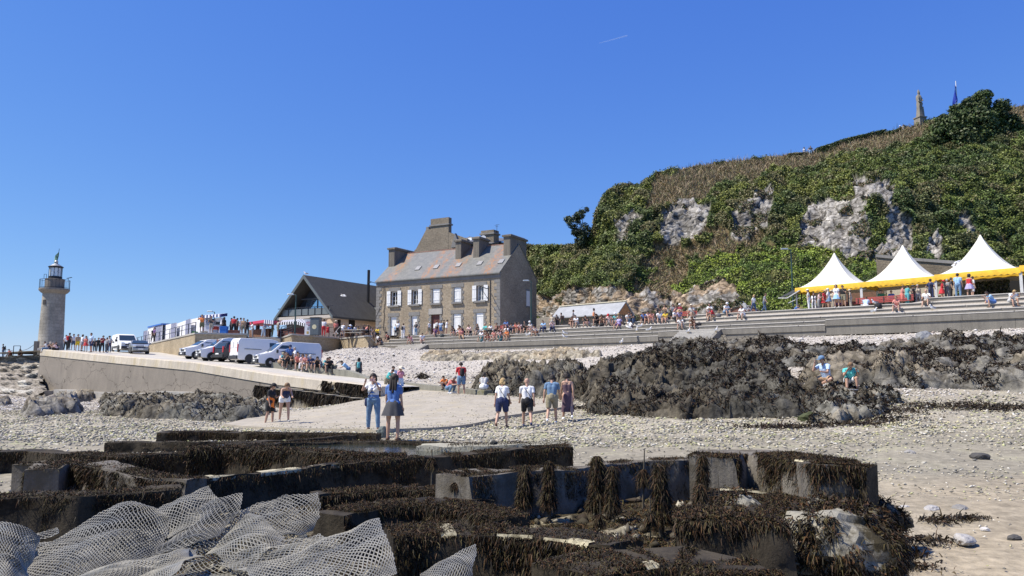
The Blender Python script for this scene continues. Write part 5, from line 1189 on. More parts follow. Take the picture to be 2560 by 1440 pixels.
for (p0, p1, n_) in ((a, b_, 16), (b_, c_, 11)):
 for k in range(n_):
  q0, q1 = p0.lerp(p1, k / n_), p0.lerp(p1, (k + 1) / n_); MB().hexa([q0 + Vector((0, 0, -.32)), q1 + Vector((0, 0, -.32)), q1 + Vector((.2, 1.4, .1)), q0 + Vector((.2, 1.4, .1))], [q0, q1, q1 + Vector((.2, 1.4, .35)), q0 + Vector((.2, 1.4, .35))]).build('stripe', black if k % 2 == 0 else cw, t)
q = [Vector((v.x, v.y + .4, ZT)) for v in (a, c_)]; MB().hexa([q[0], q[1], q[1] + Vector((0, 1.2, 0)), q[0] + Vector((0, 1.2, 0))], [v + Vector((0, 0, 1)) for v in (q[0], q[1], q[1] + Vector((0, 1.2, 0)), q[0] + Vector((0, 1.2, 0)))]).build('counter', plain('red counter', (.14, .05, .04), .7), t)
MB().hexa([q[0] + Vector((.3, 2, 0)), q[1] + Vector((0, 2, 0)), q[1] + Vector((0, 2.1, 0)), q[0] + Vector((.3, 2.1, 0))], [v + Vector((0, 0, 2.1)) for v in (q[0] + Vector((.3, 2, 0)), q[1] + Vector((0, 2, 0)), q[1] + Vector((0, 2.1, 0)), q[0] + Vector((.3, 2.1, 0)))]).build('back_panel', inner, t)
# information board and grey cabinet
x, y = XY(772, 77.5); t = thing('price_board', 'white price board with red lettering rows in front of the striped stall', 'sign', (x, y, ZT), -.1)
MB().box((0, 0, .85), (1.15, .08, 1.6)).build('panel', cw, t)
redp = plain('red print', (.55, .05, .07), .7); greyp = plain('grey print', (.3, .32, .35), .7)
for z, w_, m_ in ((1.5, .8, greyp), (1.35, .85, redp), (1.18, .9, redp), (1.02, .5, redp)): MB().box((0, -.045, z), (w_, .012, .06)).build('text_line', m_, t)
for x_, z, m_ in ((-.2, .7, greyp), (.2, .7, greyp), (-.25, .3, plain('print ochre', (.5, .35, .1), .7)), (.25, .3, plain('print green', (.15, .3, .15), .7))): MB().box((x_, -.045, z), (.22, .012, .25)).build('picture', m_, t)
x, y = XY(786, 77.3); t = thing('grey_cabinet', 'dark grey cabinet with a round cream emblem beside the price board', 'cabinet', (x, y, ZT), -.2); MB().box((0, 0, .9), (.95, .7, 1.75)).build('body', plain('slate paint', (.10, .12, .13), .5), t, bevel=.03); MB().box((0, 0, 1.8), (1.05, .8, .06)).build('top', black, t)
mb = MB(); mb.lathe([(.24, -.37), (.24, -.36)], 18, (0, 0, .85), Euler((R(90), 0, 0)).to_matrix()); e_ = mb.build('emblem', plain('cream emblem', (.6, .55, .35), .7), t); e_.location.y = -0.72
# railings
def railing(label, pts, z, hgt=1.0, rails=(1.0, .55, .1), step=1.6, name='railing'):
 t = thing(name, label, 'railing', (*pts[0], z))
 o = Vector((*pts[0], 0)); PT = [Vector((*p, 0)) - o for p in pts]; mb = MB(); mp = MB()
 for a, b_ in zip(PT[:-1], PT[1:]):
  for h in rails: mb.bar(a + Vector((0, 0, h)), b_ + Vector((0, 0, h)), .045)
  n_ = max(1, round((b_ - a).length / step))
  for k in range(n_ + 1): q = a.lerp(b_, k / n_); MB().bar(q, q + Vector((0, 0, hgt)), .06).build('post', rail_mat, t)
 mb.build('rails', rail_mat, t)
ins = 0.25
railing('dark railing along the left edge of the stone terrace before the booths', [XY(330, 106), XY(483.5, 73.2)], ZT + .02, 1.05, (1.05, .55), 3.2)
railing('dark railing from the lamp post to the corner by the gabled building', [XY(727, 75), XY(700, 80.6)], ZT + .02, 1.05, (1.05, .8, .55, .3), 2)
railing('dark railing of the terrace between the white shirts and the old house', [XY(820, 80.9), XY(847, 83.3), XY(919, 77.8), XY(932, 84)], ZT + .02, 1.05, (1.05, .55), 2)
railing('short dark handrail loop at the left end of the terrace steps', [XY(925, 88), XY(961, 87.5)], 4.3, 1.3, (1.3,), 3, 'handrail')
railing('metal railing with standing people left of the slate roof hut', [XY(1388, 77.5), XY(1411, 76.6)], 5.0, 1.05, (1.05, .1), .4)
# benches and tables on the terrace mid
for i, (pa, Da, pb, Db) in enumerate(((858, 80.5, 912, 79.5), (866, 82, 925, 81))):
 a, b_ = Vector(XY(pa, Da)), Vector(XY(pb, Db)); d = b_ - a; l = d.length; t = thing('picnic_table', ('long pale table where the person in the blue tank top sits', 'rear long pale table of the picnic area by the old house')[i], 'table', (a.x, a.y, ZT), math.atan2(d.y, d.x), 'picnic tables on the stone terrace')
 MB().box((l / 2, 0, .72), (l, .7, .06)).build('table_top', conc_lite, t)
 for x in (.3, l - .3): MB().box((x, 0, .35), (.1, .6, .7)).build('leg', wood_b, t)
 MB().box((l / 2, -.6, .42), (l, .28, .05)).build('bench_board', conc_lite, t)
for i, (px, D, c_, lab) in enumerate(((1402, 78.2, (.09, .10, .09), 'small dark panel table by the metal railing near the hut'),)):
 pass
# red bench behind the seated crowd by the house, red bench by rock
for i, (px, D, u_, lab) in enumerate(((1252, 83, 2.0, 'dark red slatted bench at the right corner of the old house'), (1713, 72.5, 2.6, 'red slatted bench behind the person in the lilac hat'))):
 x, y = XY(px, D); t = thing('bench', lab, 'bench', (x, y, prom_z(TU(px))), math.atan2(LUv.y, LUv.x), 'red benches on the promenade')
 for k in range(3): MB().box((0, 0.2, 0.5 + .16 * k), (u_, 0.04, 0.12)).build('back_slat', wood_r, t)
 for k in range(3): MB().box((0, -0.14 * k + .1, 0.45), (u_, 0.11, 0.04)).build('seat_slat', wood_r, t)
 for x_ in (-u_ / 2 + .2, u_ / 2 - .2): MB().bar((x_, 0.1, 0), (x_, 0.22, 0.95), 0.07).build('leg', black, t)
# contrail: thin ice cloud far above the sea
mb = MB(); a, b_ = P(1498, 108, 9000), P(1568, 89, 9000); mb.tube(a, b_, 3, 8, 8); m, n, b = new_mat('contrail ice'); b.inputs['Base Color'].default_value = (.9, .93, 1, 1); b.inputs['Roughness'].default_value = 1; b.inputs['Alpha'].default_value = .16
tag(mb.build('contrail', m), 'short thin white contrail high in the empty blue sky', 'contrail')
# VEHICLES
vw = plain('white car paint', (0.80, 0.79, 0.76), 0.42, var=.02); vg = plain('silver car paint', (0.30, 0.31, 0.31), 0.28, .4, var=.04); vd = plain('dark grey car paint', (0.05, 0.052, 0.06), 0.25, .3, var=.05)
plast = plain('black bumper plastic', (.03, .03, .032), .6); rub = plain('tyre rubber', (.02, .02, .02), .9); rimm = plain('wheel rim', (.35, .35, .36), .35, .7)
m, n, b = new_mat('car window'); b.inputs['Base Color'].default_value = (.03, .045, .055, 1); b.inputs['Roughness'].default_value = .04; b.inputs['Specular IOR Level'].default_value = .8; cglass = m
m, n, b = new_mat('head lamp'); b.inputs['Base Color'].default_value = (.65, .68, .7, 1); b.inputs['Roughness'].default_value = .08; b.inputs['Metallic'].default_value = .4; hlm = m
tlm = plain('tail lamp', (.45, .02, .02), .2)
def vehicle(name, label, cat, loc, heading, paint, L_, W, prof, roof, glassz, wheels, wr, front_bumper=True, group=None, plates=True, van=True, pitch=0.0):
 """x forward. prof: side outline of the body (x,z) clockwise; 'roof' pulls the sides in above the belt"""
 t = thing(name, label, cat, loc, heading, group)
 t.rotation_euler = Euler((0, pitch, heading))
 belt, rz, tum = glassz
 n = len(prof); V = []
 for s in (-1, 1):
  for x, z in prof:
   k = max(0, (z - belt) / (rz - belt)); e = 0.0
   if x > L_ / 2 - .45: e += (x - L_ / 2 + .45) * .35
   V.append((x, s * (W / 2 - tum * k - e), z))
 F = [tuple(range(n - 1, -1, -1)), tuple(range(n, 2 * n))] + [(k, (k + 1) % n, n + (k + 1) % n, n + k) for k in range(n)]
 bd = MB().add(V, F).build('body', paint, t, smooth=True, autosmooth=.5, bevel=.06, seg=2)
 for i, (x, s) in enumerate([(wheels[0], 1), (wheels[0], -1), (wheels[1], 1), (wheels[1], -1)]):
  w_ = thing('wheel', None, None) ; w_.parent = t; w_.location = (x, s * (W / 2 - .1), wr)
  q = Euler((R(90), 0, 0)).to_matrix()
  MB().lathe([(wr * .62, -.1), (wr * .95, -.1), (wr, -.06), (wr, .06), (wr * .95, .1), (wr * .62, .1)], 24, (0, 0, 0), q).build('tyre', rub, w_, smooth=True, autosmooth=.6)
  MB().lathe([(wr * .2, -.105), (wr * .6, -.09), (wr * .62, .09), (wr * .2, .105)], 16, (0, 0, 0), q).build('rim', rimm, w_)
  MB().lathe([(wr * 1.12, -.025), (wr * 1.12, .06)], 24, (x, s * (W / 2 - .052), wr), q).build('wheel_arch', plast, t)
 return t, W
def side_panel(t, pts, mat, name, W, belt, rz, tum, off=.012, both=True):
 for s in ((-1, 1) if both else (1,)):
  V = [(x, s * (W / 2 - tum * max(0, (z - belt) / (rz - belt)) + off), z) for x, z in pts]; V2 = [(x, y - s * .02, z) for x, y, z in V]
  n = len(pts); F = [tuple(range(n)), tuple(range(2 * n - 1, n - 1, -1))] + [(k, (k + 1) % n, n + (k + 1) % n, n + k) for k in range(n)]
  MB().add(V + V2, F).build(name, mat, t)
def van(label, loc, heading, L_=5.0, W=1.92, H=1.98, pitch=0.0, emblem=False):
 h = L_ / 2; prof = [(-h, .3), (-h, 1.0), (-h + .03, H - .25), (-h + .18, H - .02), (h - 2.2, H), (h - 1.75, H - .1), (h - .92, 1.15), (h - .15, .92), (h, .72), (h, .3), (h - .3, .22), (-h + .2, .22)]
 b = (1.05, H, .13); t, _ = vehicle('parked_van', label, 'van', loc, heading, vw, L_, W, prof, None, b, (h - .9, -h + .95), .33, group='vans parked on the quay', pitch=pitch)
 # windscreen lies on the slanted face
 a = Vector((h - 1.70, 0, H - .17)); c = Vector((h - 1.0, 0, 1.19)); u = Vector((0.035, 0, .03)); w1, w2 = W / 2 - .2, W / 2 - .13
 MB().add([c + u + Vector((0, -w2, 0)), c + u + Vector((0, w2, 0)), a + u + Vector((0, w1, 0)), a + u + Vector((0, -w1, 0)), c + Vector((0, -w2, 0)), c + Vector((0, w2, 0)), a + Vector((0, w1, 0)), a + Vector((0, -w1, 0))], [(0, 1, 2, 3), (7, 6, 5, 4), (0, 4, 5, 1), (1, 5, 6, 2), (2, 6, 7, 3), (3, 7, 4, 0)]).build('windscreen', cglass, t)
 side_panel(t, [(h - 1.25, 1.16), (h - 1.72, H - .3), (h - 2.42, H - .3), (h - 2.42, 1.12)], cglass, 'side_window', W, *b)
 side_panel(t, [(h - 1.0, .45), (-h + 1.45, .45), (-h + 1.45, .62), (h - 1.3, .62)], plast, 'side_trim', W, *b)
 side_panel(t, [(-h + .5, 1.08), (-h + 1.9, 1.08), (-h + 1.9, 1.12), (-h + .5, 1.12)], plast, 'door_rail', W, *b)
 MB().box((h - .02, 0, .42), (.22, W - .3, .32)).build('front_bumper', plast, t, bevel=.05); MB().box((h - .04, 0, .74), (.14, .8, .16)).build('grille', plast, t)
 MB().box((-h - .02, 0, .42), (.16, W - .1, .3)).build('rear_bumper', plast, t, bevel=.04)
 for s in (-1, 1):
  MB().box((h - .22, s * (W / 2 - .33), .86), (.5, .36, .2), Euler((0, .25, 0)).to_matrix()).build('headlight', hlm, t, bevel=.05)
  MB().box((-h - .01, s * (W / 2 - .1), 1.15), (.08, .13, .62)).build('tail_light', tlm, t, bevel=.02)
  MB().box((h - 1.35, s * (W / 2 + .12), 1.2), (.12, .22, .26)).build('mirror', plast, t, bevel=.03)
  MB().box((-h - .012, s * .42, 1.45), (.02, .62, .5)).build('rear_panel', vw, t)
 MB().box((h + .1, 0, .45), (.02, .5, .11)).build('number_plate', white, t); MB().box((-h - .11, .1, .72), (.02, .5, .11)).build('number_plate', white, t)
 if emblem: MB().box((h + .04, 0, .76), (.02, .09, .1)).build('emblem', hlm, t)
 return t
def dk_at(px, D):
 x, y = XY(px, D); return (x, y, deck_z(x, y) - .01)
hd_side = math.atan2(-0.25, -1)        # nose to the left, seen from the side
van('nearest white van facing left with people seated before it', dk_at(716, 60), R(213), 4.9, emblem=True, pitch=R(-1.5))
van('white van showing its rear doors left of the nearest van', dk_at(657, 63), R(40), 5.0, pitch=R(1.5))
van('long white van with black front bumper left of the dark car', dk_at(574, 66), R(216), 5.4, pitch=R(-1.5))
van('white van hidden behind the long van, only its nose showing', dk_at(515, 69.5), R(222), 4.4, 1.85, 1.8, pitch=R(-1.5))
t = van('white van facing the camera at the far quay end behind the silver car', dk_at(307, 84), R(-52), 4.9, 1.9, 1.95)
for k, (y, z) in enumerate(((0.3, 1.45), (.5, 1.3), (.2, 1.2))): MB().bar((-1.9 + k * .4, -.965, z), (-1.3 + k * .4, -.96, z - .25), .05).build('side_mark', plast, t)
def car(label, loc, heading, paint, L_=4.1, W=1.75, H=1.48, suv=False, pitch=0):
 h = L_ / 2
 if suv: prof = [(-h, .35), (-h, .95), (-h + .12, 1.05), (-h + .38, H - .08), (-h + .7, H), (h - 1.9, H), (h - 1.15, 1.08), (h - .2, .95), (h, .75), (h, .35), (h - .3, .25), (-h + .3, .25)]
 else: prof = [(-h, .35), (-h, .85), (-h + .1, .95), (-h + .6, H - .08), (-h + 1.1, H), (h - 2.0, H - .02), (h - 1.15, .98), (h - .25, .85), (h, .65), (h, .3), (h - .3, .2), (-h + .3, .2)]
 b = (.98, H, .2); t, _ = vehicle('parked_car', label, 'car', loc, heading, paint, L_, W, prof, None, b, (h - .8, -h + .8), .32, group='cars parked on the quay', pitch=pitch)
 f = h - 2.0 if not suv else h - 1.9; r0 = -h + (.38 if suv else .6)
 a = Vector((f + .06, 0, H - .08)); c = Vector((h - 1.22, 0, 1.04)); u = Vector((.03, 0, .03)); w1, w2 = W / 2 - .26, W / 2 - .12
 MB().add([c + u + Vector((0, -w2, 0)), c + u + Vector((0, w2, 0)), a + u + Vector((0, w1, 0)), a + u + Vector((0, -w1, 0)), c - Vector((0, w2, 0)), c + Vector((0, w2, 0)), a + Vector((0, w1, 0)), a - Vector((0, w1, 0))], [(0, 1, 2, 3), (7, 6, 5, 4), (0, 4, 5, 1), (1, 5, 6, 2), (2, 6, 7, 3), (3, 7, 4, 0)]).build('windscreen', cglass, t)
 a = Vector((r0 - .03, 0, H - .16)); c = Vector((-h + .1, 0, 1.08))
 MB().add([c + Vector((-.04, -w2, 0)), c + Vector((-.04, w2, 0)), a + Vector((-.03, w1, 0)), a + Vector((-.03, -w1, 0)), c - Vector((0, w2, 0)), c + Vector((0, w2, 0)), a + Vector((0, w1, 0)), a - Vector((0, w1, 0))], [(3, 2, 1, 0), (4, 5, 6, 7), (0, 4, 5, 1), (1, 5, 6, 2), (2, 6, 7, 3), (3, 7, 4, 0)]).build('rear_window', cglass, t)
 side_panel(t, [(h - 1.45, 1.0), (f + .05, H - .12), (-.05, H - .1), (-.05, 1.0)], cglass, 'side_window', W, *b)
 side_panel(t, [(-.12, 1.0), (-.12, H - .1), (r0 + .35, H - .14), (r0 + .1, 1.0)], cglass, 'side_window', W, *b)
 MB().box((h - .02, 0, .42), (.2, W - .3, .28)).build('front_bumper', plast if suv else paint, t, bevel=.05); MB().box((h - .01, 0, .62), (.1, .9, .13)).build('grille', plast, t)
 MB().box((-h - .02, 0, .45), (.16, W - .1, .28)).build('rear_bumper', plast if suv else paint, t, bevel=.04)
 for s in (-1, 1):
  MB().box((h - .16, s * (W / 2 - .34), .76), (.4, .34, .17), Euler((0, .2, 0)).to_matrix()).build('headlight', hlm, t, bevel=.05)
  MB().box((-h + .0, s * (W / 2 - .14), .98 if suv else .8), (.1, .16, .5 if suv else .2)).build('tail_light', tlm, t, bevel=.02)
  MB().box((h - 1.5, s * (W / 2 + .1), 1.05), (.12, .2, .14)).build('mirror', paint, t, bevel=.03)
 MB().box((h + .1, 0, .42), (.02, .5, .11)).build('number_plate', white, t); MB().box((-h - .11, 0, .62), (.02, .5, .11)).build('number_plate', white, t)
 if suv: MB().box((-.3, W / 2 - .35, H + .04), (1.8, .05, .05)).build('roof_rail', plast, t); MB().box((-.3, -W / 2 + .35, H + .04), (1.8, .05, .05)).build('roof_rail', plast, t)
 return t
car('small silver car facing the camera at the left end of the quay', dk_at(344, 79.5), R(-60), vg, 3.9, 1.75, 1.42)
car('dark grey high car seen from its rear between two white vans', dk_at(598, 65), R(50), vd, 4.0, 1.8, 1.66, True, R(1))
# NATURAL ROCK OUTCROPS
weed_mat = attrmat('seaweed', 0.6, 0, 0, 0, 0.18)
WEED = [(.032, .020, .010), (.055, .030, .014), (.018, .013, .008), (.085, .045, .020), (.010, .008, .006), (.040, .032, .012), (.075, .06, .022), (.022, .018, .010)]
WEEDB = [(.017, .014, .010), (.026, .018, .011), (.010, .009, .007), (.045, .026, .014), (.055, .040, .02)]
def outcrop(name, label, poly_px, amp, seed, res=0.16, weed=0, weed_bias=0.0, tone=(0.17, 0.165, 0.15), rough=1.0, stretch=(1, 1), weed_pal=None, cat='rocks', lift=0.0, peaks=(), fr=1.0):
 """a rugged heightfield standing on the beach, edge blended into the ground"""
 poly = [G(a, b_) if not isinstance(a, tuple) else None for a, b_ in poly_px]; pl = [(p.x, p.y) for p in poly]
 xs = [p[0] for p in pl]; ys = [p[1] for p in pl]; x0, x1, y0, y1 = min(xs) - .5, max(xs) + .5, min(ys) - .5, max(ys) + .5
 nx, ny = int((x1 - x0) / res) + 2, int((y1 - y0) / (res * 1.0)) + 2
 nx, ny = min(nx, 420), min(ny, 420)
 X, Y = np.meshgrid(np.linspace(x0, x1, nx), np.linspace(y0, y1, ny)); X = X.ravel(); Y = Y.ravel()
 ins = in_poly(X, Y, pl); d = seg_dist(X, Y, pl) * np.where(ins, 1, -1); g = groundv(X, Y)
 p3 = np.stack([X, Y, X * 0 + seed], 1)
 wv, wi_ = worley(p3 * np.array([0.55 * stretch[0], 0.55 * stretch[1], 1]) * fr + 0.35 * fbm(p3 * .8, 3, seed)[:, None], seed)
 w2, i2 = worley(p3 * np.array([1.9 * stretch[0], 1.9 * stretch[1], 1]) * fr + 0.3 * fbm(p3 * 1.5, 2, seed + 4)[:, None], seed + 1)
 hgt = amp * (0.35 + 0.55 * wi_ + 0.35 * (fbm(p3 * 0.22, 3, seed + 2) + .3)) * np.clip((0.75 - wv) * 2.6 + .35, 0.15, 1)
 hgt += rough * amp * 0.30 * (i2 - .4) * np.clip((0.62 - w2) * 3, 0, 1) + rough * 0.10 * fbm(p3 * 2.2, 4, seed + 3)
 st_ = (p3[:, 0] * .9 + p3[:, 1] * .45) * fr * .95 + 1.5 * fbm(p3 * .45, 3, seed + 30); hgt = hgt * .72 + amp * .30 * (st_ % 1.0) * (.4 + i2); st2 = (p3[:, 0] * 2.6 - p3[:, 1] * 1.2) * fr + 2 * fbm(p3 * .9, 3, seed + 31); hgt += rough * .16 * (st2 % 1.0) * wi_; w4, i4 = worley(p3 * 5.0, seed + 33); hgt += rough * .12 * (i4 - .5); rg1 = 1 - np.abs(fbm(p3 * 1.15 * fr, 5, seed + 35, .6)) * 2.2; hgt += rough * .42 * (rg1 - .6) + .10 * rough * (1 - np.abs(fbm(p3 * 4.2, 3, seed + 36)) * 2)
 for (ppx, ppy, D_, r_, h_) in peaks:
  c = GD(ppx, D_); hgt += h_ * np.exp(-(((X - c.x) ** 2 + (Y - c.y) ** 2) / r_ ** 2))
 e = np.clip((d + 0.25 * fbm(p3 * 1.2, 3, seed + 7) * 2) / .7, 0, 1); e = e * e * (3 - 2 * e)
 z = g + hgt * e + lift - (1 - e) * 0.35
 V = np.stack([X + 0.3 * fbm(p3 * 2.1, 3, seed + 9), Y + 0.3 * fbm(p3 * 2.1, 3, seed + 10), z], 1)
 keepv = d > -0.45; F = grid_faces(ny, nx); F = F[keepv[F].all(1)]
 t = np.array(tone)[None] * np.array([1.0, .97, .9]) * (0.45 + 0.6 * i2 + .4 * i4 + 0.6 * fbm(p3 * 3, 3, seed + 12))[:, None]
 t = np.where((wi_ > .7)[:, None], t * np.array([1.1, 1.02, .92]), t)
 o = np_mesh(name, V, F, rock_mat, np.clip(t, .02, .8)); tag(o, label, cat)
 if weed:
  rs = np.random.default_rng(seed + 50); wm = (fbm(p3 * 0.7, 4, seed + 20, .6) + weed_bias > 0) & (e > .05)
  Fm = F[wm[F].mean(1) > .5]
  if len(Fm):
   # the weed grows thickest toward hollows and the seaward side
   k = rs.integers(0, len(Fm), weed); f_ = Fm[k]; a, b_ = rs.uniform(0, 1, (2, weed, 1))
   p = (V[f_[:, 0]] * (1 - a) + V[f_[:, 1]] * a) * (1 - b_) + (V[f_[:, 3]] * (1 - a) + V[f_[:, 2]] * a) * b_
   dist = p[:, 1:2]
   ob = blades(p + np.array([0, 0, .02]), np.tile((0, -.3, .8), (weed, 1)), 0.10 * np.clip(dist / 25, .6, 1.6), 0.017 * np.clip(dist / 22, .6, 2.0), pick(rs, weed_pal or WEEDB, weed, .3), droop=.9, spread=.9, name='seaweed', mat=weed_mat, seed=seed + 60, kind='stuff')
   # the weed is a part of the rock it clings to
   ob.parent = o
 return o
outcrop('rock_outcrop', 'big jagged dark brown seaweed covered rock mass right of the walking people', [(1455, 1040), (1440, 985), (1480, 925), (1560, 900), (1700, 895), (1850, 905), (1960, 930), (2010, 985), (2090, 1000), (2230, 1010), (2240, 1030), (2060, 1040), (1880, 1050), (1700, 1052), (1560, 1040)], .58, 11, res=.075, weed=80000, weed_bias=.1, tone=(.075, .073, .065), peaks=((1560, 0, 38, 3.5, .75), (1700, 0, 38, 3, .7), (1850, 0, 36, 3, .6)), rough=1.25)
outcrop('rock_outcrop', 'far grey rock ridge with dark weed in front of the sea wall and beach stairs', [(1560, 915), (1620, 880), (1700, 862), (1850, 862), (1960, 862), (2100, 878), (2250, 874), (2400, 866), (2600, 856), (2760, 862), (2800, 900), (2650, 920), (2300, 925), (2050, 925), (1850, 920)], .45, 23, res=.11, weed=34000, weed_bias=-.02, tone=(.11, .11, .105), peaks=((1950, 0, 52, 1.2, .4), (2400, 0, 44, 3, .4)), rough=1.2)
outcrop('rock_outcrop', 'smooth layered grey rock shelf at the right behind the two seated people', [(1990, 960), (2010, 925), (2200, 900), (2450, 885), (2750, 880), (2800, 980), (2560, 985), (2380, 975), (2250, 975), (2150, 968)], .8, 37, res=.12, weed=24000, weed_bias=-.02, tone=(.155, .15, .135), stretch=(.45, 1.5), rough=.8)
outcrop('rock_outcrop', 'low flat weedy rock in front of the two seated people', [(2010, 1035), (2030, 985), (2120, 978), (2230, 985), (2270, 1010), (2230, 1040), (2120, 1060), (1990, 1065)], .5, 41, res=.08, weed=9000, weed_bias=.05, tone=(.17, .17, .155), stretch=(.7, 1.2))
outcrop('rock_outcrop', 'dark ragged rocks behind the four walking people', [(1175, 985), (1190, 950), (1260, 935), (1380, 930), (1470, 935), (1480, 1005), (1400, 1000), (1300, 992), (1235, 990)], 1.0, 53, res=.11, weed=9000, weed_bias=.0, tone=(.11, .107, .095), rough=1.3)
outcrop('rock_outcrop', 'broad grey rocks with a dark weed patch below the cracked jetty wall', [(250, 1040), (240, 1005), (330, 992), (420, 985), (520, 985), (600, 995), (640, 1010), (700, 1035), (660, 1050), (560, 1056), (420, 1050), (340, 1048)], .5, 61, res=.12, weed=22000, weed_bias=.02, tone=(.13, .13, .12), rough=1.1, peaks=((450, 0, 42, 3, .35),))
outcrop('rock_outcrop', 'small grey rocks on the white shells at the foot of the jetty corner', [(125, 1000), (140, 988), (210, 982), (250, 990), (235, 1004), (170, 1006)], .7, 67, res=.15, tone=(.19, .185, .17))
outcrop('rock_outcrop', 'low grey rocks at the left among pebbles and shells', [(35, 1040), (60, 1025), (120, 1022), (170, 1012), (205, 1018), (215, 1032), (130, 1040), (70, 1046)], .7, 71, res=.12, tone=(.17, .165, .155))
outcrop('rock_outcrop', 'flat dark rocks at the far left edge on the white shells', [(-60, 1014), (-40, 1004), (20, 1003), (45, 1010), (20, 1016)], .35, 73, res=.14, tone=(.16, .155, .145))
outcrop('rock_outcrop', 'line of pale grey slabs buried in the shell bank below the steps', [(1030, 902), (1050, 889), (1110, 885), (1200, 888), (1330, 884), (1420, 880), (1500, 885), (1520, 893), (1400, 900), (1200, 903)], .28, 79, res=.14, tone=(.26, .24, .20), stretch=(.5, 1.4))
outcrop('rock_outcrop', 'small dark weedy rock patch on the shingle between the jetty and kerb', [(1025, 948), (1040, 942), (1070, 941), (1085, 946), (1060, 950)], .25, 83, res=.12, weed=1500, weed_bias=.3)
# dark tide-line weed on the pebbles
def weed_patch(label, pts, n, seed, rad, pal=WEEDB, name='seaweed_patch', stuff=True, ln=.12):
 r = np.random.default_rng(seed); c = [G(*p) for p in pts]; k = r.integers(0, len(c), n); ce = np.array([tuple(v) for v in c])[k]
 x = ce[:, 0] + r.normal(0, rad, n); y = ce[:, 1] + r.normal(0, rad * .6, n); z = groundv(x, y) + .03
 o = blades(np.stack([x, y, z], 1), np.tile((0, 0, .5), (n, 1)), ln, ln * .18, pick(r, pal, n, .3), droop=.9, spread=1, name=name, mat=weed_mat, seed=seed + 1)
weed_patch('', [(1480, 1022), (1530, 1018), (1590, 1024), (1650, 1032), (2120, 1062), (2190, 1050), (2250, 1030), (2330, 1020), (2420, 1015), (2480, 1022), (2540, 1020), (2000, 1070), (1930, 1068)], 9000, 90, .7)
weed_patch('', [(2150, 1405), (2180, 1395), (2230, 1385), (2260, 1392), (2280, 1430), (2200, 1430), (2320, 1360), (2350, 1310), (2420, 1300)], 2600, 93, .12, ln=.05)
# bigger individual stones
def boulder(label, p, sx, sy, sz_, tone, seed, rz=0.0, name='stone', weed=0, sub=3, cat='stone', group=None, matw=None):
 bm = bmesh.new(); bmesh.ops.create_icosphere(bm, subdivisions=sub, radius=1); v = np.array([tuple(q.co) for q in bm.verts])
 n_ = 1 + 0.28 * fbm(v * 1.1 + seed, 3, seed) + 0.12 * fbm(v * 3.1 + seed, 3, seed + 2); w_, i_ = worley(v * 1.3 + seed * .37, seed); n_ = n_ + (i_ - .5) * .18
 for q, k in zip(bm.verts, n_): q.co = Vector((q.co.x * sx * k, q.co.y * sy * k, max(q.co.z * sz_ * k, -sz_ * .5)))
 me = bpy.data.meshes.new(name); bm.to_mesh(me); bm.free(); o = bpy.data.objects.new(name, me); COL.objects.link(o)
 me.materials.append(concrete('stone %d' % seed, tone, streak=.15, scale=1.4 / max(sx, .05) * .5, moss=matw)); o.location = p + Vector((0, 0, sz_ * .3)); o.rotation_euler.z = rz; tag(o, label, cat, group); return o, v * n_[:, None] * np.array([sx, sy, sz_])
for i, (px, py, s, tn, lab) in enumerate(((2262, 1272, .07, .5, 'flat pale stone on the right sand left of the row of stones'), (2330, 1276, .12, .42, 'largest pale flat stone in the row on the right sand'), (2400, 1278, .12, .25, 'grey flat stone at the right end of the row on the sand'), (2352, 1264, .06, .2, 'small dark stone just above the row on the sand'), (2462, 1327, .055, .6, 'small white stone on the sand at the right'), (2535, 1350, .08, .1, 'dark block shaped stone near the right edge of the sand'), (2412, 1362, .14, .42, 'low whitish stone half buried in the near sand'), (2274, 1137, .15, .3, 'flat grey stone on the pebbles above the end of the big wall'), (2450, 1146, .2, .08, 'dark flat weed covered stone on the pebbles at the right'))):
 boulder(lab, G(px, py), s, s * .7, s * .45, (tn, tn * .96, tn * .9), 200 + i, rz=i * .7, group='loose stones on the right sand')
boulder('yellow green flat slab at the foot of the big rock mass', G(1610, 1020), .75, .3, .16, (.42, .40, .20), 230, name='rock_slab')
boulder('mossy green block at the right foot of the big rock mass', G(2023, 1052), .36, .3, .24, (.07, .08, .035), 231, name='rock_slab')
boulder('pale blue grey pointed boulder on the shells at the right by the sea wall', G(2310, 850), .5, .4, .38, (.26, .265, .265), 232, name='boulder', cat='boulder')
boulder('dark triangular stone beside the legs of the woman in the skirt', PZ(958, 1092, -1.62), .16, .12, .22, (.14, .16, .15), 233)
